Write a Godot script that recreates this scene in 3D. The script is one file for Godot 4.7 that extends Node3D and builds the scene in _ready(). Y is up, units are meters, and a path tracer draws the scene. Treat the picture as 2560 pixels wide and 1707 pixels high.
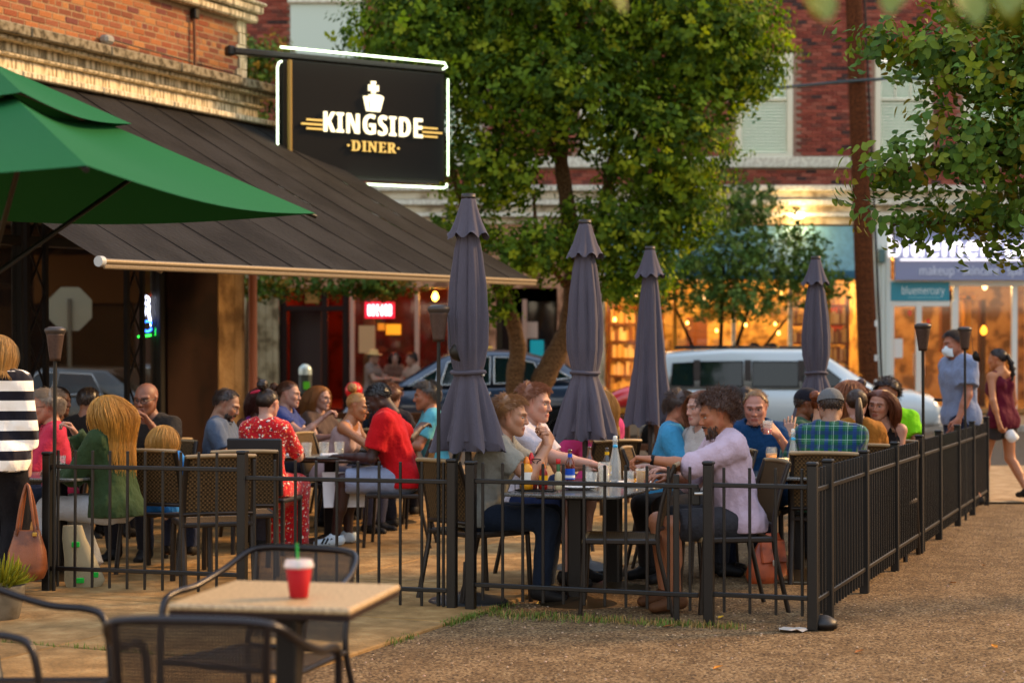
extends Node3D
# Pavement diner on a warm summer evening. Metres, y up. The patio floor falls away from the viewer by about 2 degrees; FLOOR is that tilt.

const FALL := -0.0375
var FLOOR := Basis(Vector3.RIGHT, FALL)
var taken := {}
var M := {}
var T := {}
var rng := RandomNumberGenerator.new()


# ---------------------------------------------------------------- shapes
class Geo:
	var v := PackedVector3Array()
	var n := PackedVector3Array()
	var c := PackedColorArray()
	var u := PackedVector2Array()
	var ix := PackedInt32Array()
	var col := Color.WHITE

	func vert(p: Vector3, q: Vector3, t := Vector2.ZERO) -> int:
		v.append(p); n.append(q); c.append(col); u.append(t)
		return v.size() - 1

	func tri(a: int, b: int, d: int) -> void:
		ix.append(a)
		if (v[b] - v[a]).cross(v[d] - v[a]).dot(n[a] + n[b] + n[d]) > 0.0:
			ix.append(d); ix.append(b)
		else:
			ix.append(b); ix.append(d)

	func face(ps: Array, out := Vector3.ZERO, uvs: Array = []) -> void:  # flat polygon, fan
		var q: Vector3 = (ps[1] - ps[0]).cross(ps[2] - ps[0]).normalized()
		if out != Vector3.ZERO and q.dot(out) < 0.0:
			q = -q
		var b := v.size()
		for i in ps.size():
			vert(ps[i], q, uvs[i] if uvs.size() > i else Vector2.ZERO)
		for i in range(1, ps.size() - 1):
			tri(b, b + i, b + i + 1)

	func box(cen: Vector3, size: Vector3, bev := 0.0, bas := Basis()) -> void:
		var h := size * 0.5
		var e := minf(bev, minf(h.x, minf(h.y, h.z)) * 0.9)
		for ax in 3:
			var i := (ax + 1) % 3
			var j := (ax + 2) % 3
			for s in [-1.0, 1.0]:
				var ps := []
				for k in [[-1, -1], [1, -1], [1, 1], [-1, 1]]:
					var p := Vector3.ZERO
					p[ax] = h[ax] * s
					p[i] = (h[i] - e) * k[0]
					p[j] = (h[j] - e) * k[1]
					ps.append(cen + bas * p)
				var o := Vector3.ZERO
				o[ax] = s
				face(ps, bas * o)
				if e > 0.0:
					for s2 in [-1.0, 1.0]:  # the chamfer shared with the next axis
						var es := []
						for k in [[0, -1], [0, 1], [1, 1], [1, -1]]:
							var p := Vector3.ZERO
							p[ax] = h[ax] * s if k[0] == 0 else (h[ax] - e) * s
							p[i] = (h[i] - e) * s2 if k[0] == 0 else h[i] * s2
							p[j] = (h[j] - e) * k[1]
							es.append(cen + bas * p)
						var o2 := Vector3.ZERO
						o2[ax] = s
						o2[i] = s2
						face(es, bas * o2)
		if e > 0.0:
			for sx in [-1.0, 1.0]:
				for sy in [-1.0, 1.0]:
					for sz in [-1.0, 1.0]:
						var s := Vector3(sx, sy, sz)
						var g := h - Vector3(e, e, e)
						face([cen + bas * (Vector3(h.x, g.y, g.z) * s), cen + bas * (Vector3(g.x, h.y, g.z) * s), cen + bas * (Vector3(g.x, g.y, h.z) * s)], bas * s)

	func rings(rs: Array, closed := true, caps := true, us := 1.0, vs := 1.0) -> void:  # smooth skin through rings of equal count
		var m: int = rs[0].size()
		var cen := Vector3.ZERO
		for r in rs:
			for p in r:
				cen += p
		cen /= float(m * rs.size())
		var b := v.size()
		var total := 0.0
		for i in rs.size():
			var rc := Vector3.ZERO
			for p in rs[i]:
				rc += p
			rc /= float(m)
			for j in m:
				var du: Vector3
				if closed:
					du = rs[i][(j + 1) % m] - rs[i][(j + m - 1) % m]
				else:
					du = rs[i][mini(j + 1, m - 1)] - rs[i][maxi(j - 1, 0)]
				var dv: Vector3 = rs[mini(i + 1, rs.size() - 1)][j] - rs[maxi(i - 1, 0)][j]
				var q := du.cross(dv).normalized()
				total += q.dot(rs[i][j] - (rc if closed else cen))
				vert(rs[i][j], q, Vector2(us * j / float(m if closed else m - 1), vs * i / float(rs.size() - 1)))
		if total < 0.0:
			for k in range(b, v.size()):
				n[k] = -n[k]
		for i in rs.size() - 1:
			for j in (m if closed else m - 1):
				var a0 := b + i * m + j
				var a1 := b + i * m + (j + 1) % m
				tri(a0, a1, a1 + m)
				tri(a0, a1 + m, a0 + m)
		if caps and closed:
			for e in [0, rs.size() - 1]:
				var rc := Vector3.ZERO
				for p in rs[e]:
					rc += p
				rc /= float(m)
				var other: Vector3 = Vector3.ZERO
				for p in rs[1 if e == 0 else rs.size() - 2]:
					other += p
				other /= float(m)
				var q := (rc - other).normalized()
				var k := vert(rc, q)
				for j in m:
					vert(rs[e][j], q)
				for j in m:
					tri(k, k + 1 + j, k + 1 + (j + 1) % m)

	func tube(path: Array, r, sides := 6, caps := true, flat := 1.0) -> void:
		var rs := []
		var t0: Vector3 = (path[1] - path[0]).normalized()
		var up := Vector3.UP if absf(t0.y) < 0.9 else Vector3.RIGHT
		var x := t0.cross(up).normalized()
		for i in path.size():
			var t: Vector3 = (path[mini(i + 1, path.size() - 1)] - path[maxi(i - 1, 0)]).normalized()
			x = (x - t * x.dot(t)).normalized()
			var y := t.cross(x)
			var rad: float = r[i] if r is Array else r
			var ring := PackedVector3Array()
			for j in sides:
				var a := TAU * (j + 0.5) / sides
				ring.append(path[i] + x * cos(a) * rad * flat + y * sin(a) * rad)
			rs.append(ring)
		rings(rs, true, caps)

	func lathe(prof: Array, seg := 16, at := Vector3.ZERO, bas := Basis()) -> void:  # Vector2(r, y)
		var rs := []
		for p in prof:
			var ring := PackedVector3Array()
			for j in seg:
				var a := TAU * j / seg
				ring.append(at + bas * Vector3(cos(a) * maxf(p.x, 0.0002), p.y, sin(a) * maxf(p.x, 0.0002)))
			rs.append(ring)
		rings(rs, true, false)

	func prism(poly: PackedVector2Array, z0: float, z1: float, xf := Transform3D()) -> void:
		var t := Geometry2D.triangulate_polygon(poly)
		for s in [0, 1]:
			var b := v.size()
			var q := xf.basis * Vector3(0, 0, 1 if s else -1)
			for p in poly:
				vert(xf * Vector3(p.x, p.y, z1 if s else z0), q, p)
			for k in range(0, t.size(), 3):
				tri(b + t[k], b + t[k + 1], b + t[k + 2])
		var area := 0.0
		for i in poly.size():
			area += poly[i].cross(poly[(i + 1) % poly.size()])
		for i in poly.size():
			var a := poly[i]
			var d := poly[(i + 1) % poly.size()]
			var o := Vector3(d.y - a.y, a.x - d.x, 0) * signf(area)
			face([xf * Vector3(a.x, a.y, z0), xf * Vector3(d.x, d.y, z0), xf * Vector3(d.x, d.y, z1), xf * Vector3(a.x, a.y, z1)], xf.basis * o)

	func add(o: Geo, xf := Transform3D(), tint := Color.WHITE) -> void:
		var b := v.size()
		var flip := xf.basis.determinant() < 0.0
		var nb := xf.basis.inverse().transposed()
		for i in o.v.size():
			v.append(xf * o.v[i]); n.append((nb * o.n[i]).normalized()); c.append(o.c[i] * tint); u.append(o.u[i])
		for k in range(0, o.ix.size(), 3):
			ix.append(b + o.ix[k])
			ix.append(b + o.ix[k + (2 if flip else 1)])
			ix.append(b + o.ix[k + (1 if flip else 2)])

	func mesh() -> ArrayMesh:
		var a := []
		a.resize(Mesh.ARRAY_MAX)
		a[Mesh.ARRAY_VERTEX] = v
		a[Mesh.ARRAY_NORMAL] = n
		a[Mesh.ARRAY_COLOR] = c
		a[Mesh.ARRAY_TEX_UV] = u
		a[Mesh.ARRAY_INDEX] = ix
		var m := ArrayMesh.new()
		if ix.size():
			m.add_surface_from_arrays(Mesh.PRIMITIVE_TRIANGLES, a)
		return m


# A distance field on a grid: tapered capsules joined by a smooth minimum, meshed as surface nets.
class Field:
	var o: Vector3
	var h: float
	var nx: int
	var ny: int
	var nz: int
	var f := PackedFloat32Array()

	func _init(lo: Vector3, hi: Vector3, cell: float) -> void:
		h = cell
		o = lo - Vector3.ONE * cell * 3.0
		var s := (hi - lo) / cell
		nx = int(s.x) + 8; ny = int(s.y) + 8; nz = int(s.z) + 8
		f.resize(nx * ny * nz)
		f.fill(0.2)

	func cap(a: Vector3, b: Vector3, ra: float, rb: float, k := 0.03, sc := Vector3.ONE, cut := false, minus := false) -> void:
		var m := k + h * 2.5
		var rr := maxf(ra, rb)
		var big := Vector3.ONE * (rr + m) * sc
		var lo := (a.min(b) - big - o) / h
		var hi := (a.max(b) + big - o) / h
		var x0 := maxi(int(lo.x), 0); var x1 := mini(int(hi.x) + 1, nx - 1)
		var y0 := maxi(int(lo.y), 0); var y1 := mini(int(hi.y) + 1, ny - 1)
		var z0 := maxi(int(lo.z), 0); var z1 := mini(int(hi.z) + 1, nz - 1)
		var inv := Vector3.ONE / sc
		var sm := minf(sc.x, minf(sc.y, sc.z))
		var ba := (b - a) * inv
		var l2 := maxf(ba.length_squared(), 1e-9)
		var il := 1.0 / l2
		var bn := ba.normalized()
		var bl := ba.length()
		var dr := rb - ra
		var soft := sc != Vector3.ONE
		for z in range(z0, z1 + 1):
			for y in range(y0, y1 + 1):
				var i := (z * ny + y) * nx + x0
				var p := (o + Vector3(x0, y, z) * h - a) * inv
				var dx := h * inv.x
				for x in range(x0, x1 + 1):
					var t := clampf(p.dot(ba) * il, 0.0, 1.0)
					var d := (p - ba * t).length() - (ra + dr * t)
					if cut:
						d = maxf(d, p.dot(bn) - bl)
					if soft:
						d *= sm
					if minus:
						var e := f[i]
						d = -d
						if d > e - k:
							var q := maxf(k - absf(e - d), 0.0) / k
							f[i] = maxf(e, d) + q * q * k * 0.25
					elif d < m:
						var e := f[i]
						var q := maxf(k - absf(e - d), 0.0) / k
						f[i] = minf(e, d) - q * q * k * 0.25
					i += 1
					p.x += dx

	func keep_above(y0: float) -> void:  # a flat hem
		var i := 0
		for z in nz:
			for y in ny:
				var d := y0 - (o.y + y * h)
				for x in nx:
					f[i] = maxf(f[i], d)
					i += 1

	func ripple(noise: FastNoiseLite, amp: float, sc: float) -> void:
		var i := 0
		for z in nz:
			for y in ny:
				for x in nx:
					if absf(f[i]) < 0.04:
						f[i] += amp * noise.get_noise_3d(x * h * sc, y * h * sc * 0.6, z * h * sc)
					i += 1

	func net(g: Geo) -> void:
		var ids := PackedInt32Array()
		ids.resize(f.size())
		ids.fill(-1)
		var sx := 1
		var sy := nx
		var sz := nx * ny
		var off := [0, 1, sy, sy + 1, sz, sz + 1, sz + sy, sz + sy + 1]
		var corner := [Vector3(0, 0, 0), Vector3(1, 0, 0), Vector3(0, 1, 0), Vector3(1, 1, 0), Vector3(0, 0, 1), Vector3(1, 0, 1), Vector3(0, 1, 1), Vector3(1, 1, 1)]
		var edges := [[0, 1], [2, 3], [4, 5], [6, 7], [0, 2], [1, 3], [4, 6], [5, 7], [0, 4], [1, 5], [2, 6], [3, 7]]
		var lim := h * 2.2
		var val := PackedFloat32Array()
		val.resize(8)
		for z in nz - 1:
			for y in ny - 1:
				var i := (z * ny + y) * nx
				for x in nx - 1:
					if absf(f[i]) < lim:
						var neg := 0
						for k in 8:
							val[k] = f[i + off[k]]
							if val[k] < 0.0:
								neg += 1
						if neg > 0 and neg < 8:
							var p := Vector3.ZERO
							var cnt := 0
							for e in edges:
								var a := val[e[0]]
								var b := val[e[1]]
								if (a < 0.0) != (b < 0.0):
									p += corner[e[0]].lerp(corner[e[1]], a / (a - b))
									cnt += 1
							p /= float(cnt)
							var gr := Vector3(val[1] + val[3] + val[5] + val[7] - val[0] - val[2] - val[4] - val[6], val[2] + val[3] + val[6] + val[7] - val[0] - val[1] - val[4] - val[5], val[4] + val[5] + val[6] + val[7] - val[0] - val[1] - val[2] - val[3])
							ids[i] = g.vert(o + (Vector3(x, y, z) + p) * h, gr.normalized())
					i += 1
		for z in range(1, nz - 1):
			for y in range(1, ny - 1):
				var i := (z * ny + y) * nx + 1
				for x in range(1, nx - 1):
					var a := f[i]
					if absf(a) < lim:
						var neg := a < 0.0
						if neg != (f[i + sx] < 0.0):
							quad(g, ids, i, i - sy, i - sy - sz, i - sz)
						if neg != (f[i + sy] < 0.0):
							quad(g, ids, i, i - sx, i - sx - sz, i - sz)
						if neg != (f[i + sz] < 0.0):
							quad(g, ids, i, i - sx, i - sx - sy, i - sy)
					i += 1

	func quad(g: Geo, ids: PackedInt32Array, a: int, b: int, c: int, d: int) -> void:
		if ids[a] >= 0 and ids[b] >= 0 and ids[c] >= 0 and ids[d] >= 0:
			g.tri(ids[a], ids[b], ids[c])
			g.tri(ids[a], ids[c], ids[d])


# ---------------------------------------------------------------- nodes
func numbered(called: String) -> String:
	var k: int = taken.get(called, -1) + 1
	taken[called] = k
	return called if k == 0 else "%s_%03d" % [called, k]


func thing(called: String, label: String, category: String, xf := Transform3D(), group := "") -> Node3D:
	var o := Node3D.new()
	o.name = numbered(called)
	add_child(o)
	o.transform = xf
	tag(o, label, category, group)
	return o


func tag(o: Node3D, label: String, category: String, group := "") -> Node3D:
	o.set_meta("label", label)
	o.set_meta("category", category)
	if group:
		o.set_meta("group", group)
	return o


func obj(called: String, g, m: Material, parent: Node3D = null, xf := Transform3D()) -> MeshInstance3D:
	var o := MeshInstance3D.new()
	o.mesh = g.mesh() if g is Geo else g
	o.material_override = m
	o.transform = xf
	if parent == null:
		o.name = numbered(called)
		add_child(o)
	else:
		var k := called
		var i := 0
		while parent.has_node(k):
			i += 1
			k = "%s_%03d" % [called, i]
		o.name = k
		parent.add_child(o)
	return o


func struct(called: String, g, m: Material, xf := Transform3D()) -> MeshInstance3D:
	var o := obj(called, g, m, null, xf)
	o.set_meta("kind", "structure")
	return o


func dup(root: Node3D, called: String, xf: Transform3D, label: String, group := "") -> Node3D:
	var r: Node3D = root.duplicate()
	r.name = numbered(called)
	add_child(r)
	r.transform = xf
	r.set_meta("label", label)
	if group:
		r.set_meta("group", group)
	return r


func many(called: String, mesh: Mesh, m: Material, xs: Array, cols: Array, parent: Node3D) -> MultiMeshInstance3D:
	var mm := MultiMesh.new()
	mm.transform_format = MultiMesh.TRANSFORM_3D
	mm.use_colors = cols.size() > 0
	mm.mesh = mesh
	mm.instance_count = xs.size()
	for i in xs.size():
		mm.set_instance_transform(i, xs[i])
		if cols.size():
			mm.set_instance_color(i, cols[i])
	var o := MultiMeshInstance3D.new()
	o.multimesh = mm
	o.material_override = m
	o.name = called if parent != self else numbered(called)
	o.set_meta("kind", "stuff")
	parent.add_child(o, true)
	return o


func on(x: float, d: float, h := 0.0, turn := 0.0) -> Transform3D:  # a place on the patio floor: right, away, up; turn in degrees
	return Transform3D(FLOOR * Basis(Vector3.UP, deg_to_rad(turn)), FLOOR * Vector3(x, h, -d))


func at(x: float, y: float, z: float, turn := 0.0) -> Transform3D:
	return Transform3D(Basis(Vector3.UP, deg_to_rad(turn)), Vector3(x, y, z))


func bx(size: Vector3, cen := Vector3.ZERO, bev := 0.0) -> Geo:
	var g := Geo.new()
	g.box(cen, size, bev)
	return g


func bar(a: Vector3, b: Vector3, r: float, sides := 6) -> Geo:
	var g := Geo.new()
	g.tube([a, b], r, sides)
	return g


func spline(ps: Array, per := 5) -> Array:
	var out := []
	for i in ps.size() - 1:
		for k in per:
			out.append(ps[i].cubic_interpolate(ps[i + 1], ps[maxi(i - 1, 0)], ps[mini(i + 2, ps.size() - 1)], k / float(per)))
	out.append(ps[-1])
	return out


# ---------------------------------------------------------------- materials
func ntex(sd: int, freq: float, cols: Array, size := 512, type := FastNoiseLite.TYPE_SIMPLEX_SMOOTH, oct := 4, normal := 0.0) -> NoiseTexture2D:
	var f := FastNoiseLite.new()
	f.seed = sd
	f.noise_type = type
	f.frequency = freq
	f.fractal_octaves = oct
	if type == FastNoiseLite.TYPE_CELLULAR:
		f.cellular_return_type = FastNoiseLite.RETURN_CELL_VALUE
		f.fractal_type = FastNoiseLite.FRACTAL_NONE
	var t := NoiseTexture2D.new()
	t.noise = f
	t.width = size
	t.height = size
	t.seamless = true
	if normal > 0.0:
		t.as_normal_map = true
		t.bump_strength = normal
	elif cols.size():
		var gr := Gradient.new()
		gr.offsets = PackedFloat32Array(cols.map(func(e): return e[0]))
		gr.colors = PackedColorArray(cols.map(func(e): return Color(e[1])))
		t.color_ramp = gr
	return t


func mat(key: String, hex: String, rough := 0.7, metal := 0.0, grain := "", sc := 2.0, bump := "", bscale := 0.4) -> StandardMaterial3D:
	if M.has(key):
		return M[key]
	var m := StandardMaterial3D.new()
	m.resource_name = key
	m.albedo_color = Color(hex)
	m.roughness = rough
	m.metallic = metal
	m.metallic_specular = 0.28 if rough > 0.55 and metal < 0.2 else 0.5
	m.vertex_color_use_as_albedo = true
	if grain or bump:
		m.uv1_triplanar = true
		m.uv1_scale = Vector3.ONE * sc
	if grain:
		m.albedo_texture = T[grain]
	if bump:
		m.normal_enabled = true
		m.normal_texture = T[bump]
		m.normal_scale = bscale
	M[key] = m
	return m


func glow(key: String, hex: String, energy: float) -> StandardMaterial3D:
	if M.has(key):
		return M[key]
	var m := mat(key, hex, 0.5)
	m.emission_enabled = true
	m.emission = Color(hex)
	m.emission_energy_multiplier = energy
	return m


func pane(key: String, hex: String, alpha: float) -> StandardMaterial3D:
	if M.has(key):
		return M[key]
	var m := StandardMaterial3D.new()
	m.resource_name = key
	m.albedo_color = Color(Color(hex), alpha)
	m.transparency = BaseMaterial3D.TRANSPARENCY_ALPHA
	m.roughness = 0.04
	M[key] = m
	return m


func picture(w: int, hh: int, paint: Callable) -> ImageTexture:
	var im := Image.create(w, hh, false, Image.FORMAT_RGB8)
	for y in hh:
		for x in w:
			im.set_pixel(x, y, paint.call(x, y))
	return ImageTexture.create_from_image(im)


func lettering(called: String, text: String, size: float, depth: float, m: Material, parent: Node3D, xf: Transform3D, font := "Droid Sans", weight := 700, squeeze := 1.0, spacing := 0) -> MeshInstance3D:
	var sf := SystemFont.new()
	sf.font_names = PackedStringArray([font])
	sf.font_weight = weight
	var t := TextMesh.new()
	t.text = text
	var fv := FontVariation.new()
	fv.base_font = sf
	fv.spacing_glyph = spacing
	t.font = fv
	t.font_size = 64
	t.pixel_size = size / 64.0
	t.depth = depth
	t.curve_step = 2.0
	return obj(called, t, m, parent, xf * Transform3D(Basis().scaled(Vector3(squeeze, 1, 1)), Vector3.ZERO))


func textures() -> void:
	T.grain = ntex(3, 0.02, [[0.25, "#dbd7d1"], [0.75, "#ffffff"]], 512)
	T.blotch = ntex(5, 0.006, [[0.3, "#a39a90"], [0.5, "#e4ded6"], [0.72, "#ffffff"]], 512, FastNoiseLite.TYPE_SIMPLEX_SMOOTH, 6)
	T.fine = ntex(8, 0.12, [[0.3, "#c4c0ba"], [0.7, "#ffffff"]], 512, FastNoiseLite.TYPE_SIMPLEX_SMOOTH, 3)
	T.nfine = ntex(9, 0.09, [], 512, FastNoiseLite.TYPE_SIMPLEX_SMOOTH, 3, 5.0)
	T.nfold = ntex(11, 0.012, [], 512, FastNoiseLite.TYPE_SIMPLEX_SMOOTH, 3, 12.0)
	T.stone = ntex(12, 0.1, [[0.0, "#3f332b"], [0.25, "#7d6a58"], [0.5, "#a58f76"], [0.72, "#c6b096"], [0.86, "#8d7c6e"], [1.0, "#e6d6c0"]], 1024, FastNoiseLite.TYPE_CELLULAR)
	T.nstone = ntex(13, 0.14, [], 1024, FastNoiseLite.TYPE_SIMPLEX_SMOOTH, 3, 6.0)
	T.slab = ntex(15, 0.008, [[0.2, "#a8957c"], [0.45, "#bba68b"], [0.6, "#c6b196"], [0.85, "#d6c5ad"]], 1024, FastNoiseLite.TYPE_SIMPLEX_SMOOTH, 6)
	T.bark = ntex(17, 0.03, [[0.25, "#55483c"], [0.5, "#8d7d6c"], [0.75, "#b7a793"]], 512, FastNoiseLite.TYPE_SIMPLEX_SMOOTH, 5)
	T.nbark = ntex(17, 0.03, [], 512, FastNoiseLite.TYPE_SIMPLEX_SMOOTH, 5, 14.0)
	T.granite = ntex(19, 0.2, [[0.0, "#5d5f63"], [0.4, "#9a9b9d"], [0.7, "#b9b9ba"], [1.0, "#dedede"]], 512, FastNoiseLite.TYPE_CELLULAR)
	T.weathered = ntex(21, 0.018, [[0.2, "#8f897c"], [0.42, "#c9c1b0"], [0.55, "#ece5d6"], [0.8, "#fffaf0"]], 512, FastNoiseLite.TYPE_SIMPLEX_SMOOTH, 6)
	T.weave = picture(32, 32, func(x, y):
		var a := sin(TAU * x / 16.0) * (1.0 if (int(y / 8.0) % 2) == 0 else -1.0)
		var q: float = 0.62 + 0.3 * a + (-0.25 if y % 8 == 0 or x % 16 == 0 else 0.0)
		return Color(q, q * 0.97, q * 0.92))
	T.stripes = picture(8, 64, func(_x, y): return Color("#f3ece0") if y % 64 < 34 else Color("#15131c"))
	T.plaid = picture(64, 64, func(x, y):
		var p := Color("#0f4a35")
		if x % 32 < 9: p = p.lerp(Color("#12306e"), 0.75)
		if y % 32 < 9: p = p.lerp(Color("#132a5c"), 0.6)
		if x % 32 == 20 or y % 32 == 20: p = p.lerp(Color("#dfe6e0"), 0.7)
		if x % 32 == 24 or y % 32 == 24: p = p.lerp(Color("#8fb3a0"), 0.5)
		return p)
	var fl := FastNoiseLite.new()
	fl.seed = 40
	fl.frequency = 0.05
	var fl2 := FastNoiseLite.new()
	fl2.seed = 41
	fl2.frequency = 0.09
	T.flowers = picture(128, 128, func(x, y):
		var a := minf(absf(x - 64), 64 - absf(x - 64)) / 64.0
		var q := fl.get_noise_2d(x, y)
		var w := fl2.get_noise_2d(x + 300, y)
		if q > 0.3: return Color("#efe2cf") if w > -0.05 else Color("#2c2430")
		if w > 0.42: return Color("#d8a95e")
		return Color("#b3131c") if a >= 0.0 else Color.RED)
	T.mesh = meshwork()


func meshwork() -> ImageTexture:  # expanded metal: a sheet with lozenge holes
	var im := Image.create(64, 64, false, Image.FORMAT_RGBA8)
	for y in 64:
		for x in 64:
			var a := absf(fposmod(x / 16.0, 1.0) - 0.5)
			var b := absf(fposmod(y / 16.0, 1.0) - 0.5)
			im.set_pixel(x, y, Color(1, 1, 1, 0.0 if a + b < 0.31 else 1.0))
	return ImageTexture.create_from_image(im)


# ---------------------------------------------------------------- the place
func _ready() -> void:
	rng.seed = 7
	# camera: 57 mm lens, wide open, focused on the front tables
	var cam := Camera3D.new()
	cam.name = "camera"
	var ca := CameraAttributesPhysical.new()
	ca.frustum_focal_length = 57.4
	ca.frustum_focus_distance = 9.9
	ca.frustum_near = 0.1
	ca.frustum_far = 400.0
	ca.exposure_aperture = 2.1
	cam.attributes = ca
	cam.fov = 23.63
	cam.near = 0.1
	cam.far = 400.0
	cam.position = Vector3(0, 1.41, 0)
	cam.rotation_degrees = Vector3(-1.02, 0, 0)
	add_child(cam)
	var we := WorldEnvironment.new()
	we.name = "environment"
	var e := Environment.new()
	var sky := Sky.new()
	var sm := ProceduralSkyMaterial.new()
	sm.sky_top_color = Color("#aebfd8")
	sm.sky_horizon_color = Color("#f3dfc0")
	sm.sky_curve = 0.22
	sm.sky_energy_multiplier = 1.0
	sm.ground_bottom_color = Color("#6b5a48")
	sm.ground_horizon_color = Color("#cdb592")
	sky.sky_material = sm
	e.background_mode = Environment.BG_SKY
	e.sky = sky
	e.tonemap_mode = Environment.TONE_MAPPER_LINEAR
	e.tonemap_exposure = 2.5
	e.sdfgi_enabled = true
	e.ssao_enabled = true
	e.ssil_enabled = true
	we.environment = e
	add_child(we)
	var sun := DirectionalLight3D.new()
	sun.name = "sun"
	sun.light_color = Color("#ffcd90")
	sun.light_energy = 0.85
	sun.light_angular_distance = 13.0
	sun.shadow_enabled = true
	add_child(sun)
	sun.look_at_from_position(Vector3.ZERO, -Vector3(0.82, 0.5, -0.3), Vector3.UP)

	textures()
	grounds()
	diner_building()
	awning()
	blade_sign()
	shops()
	trees()
	street()
	patio()
	people()
	table_things()


func gy(d: float) -> float:  # height of the ground, plumb, d metres away
	var ks := [[-60.0, 2.25], [18.0, -0.675], [24.5, -0.9], [33.0, -1.02], [34.0, -1.0], [60.0, -1.0], [260.0, -1.0]]
	for i in ks.size() - 1:
		if d <= ks[i + 1][0]:
			return lerpf(ks[i][1], ks[i + 1][1], (d - ks[i][0]) / (ks[i + 1][0] - ks[i][0]))
	return -1.0


func sheet(x0: float, x1: float, ds: Array, lift: float) -> Geo:
	var g := Geo.new()
	var rs := []
	for d in ds:
		var r := PackedVector3Array()
		for k in 9:
			r.append(Vector3(lerpf(x0, x1, k / 8.0), gy(d) + lift, -d))
		rs.append(r)
	g.rings(rs, false, false)
	if g.n[0].y < 0:
		for k in g.n.size():
			g.n[k] = -g.n[k]
		g.ix.reverse()
	return g


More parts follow.
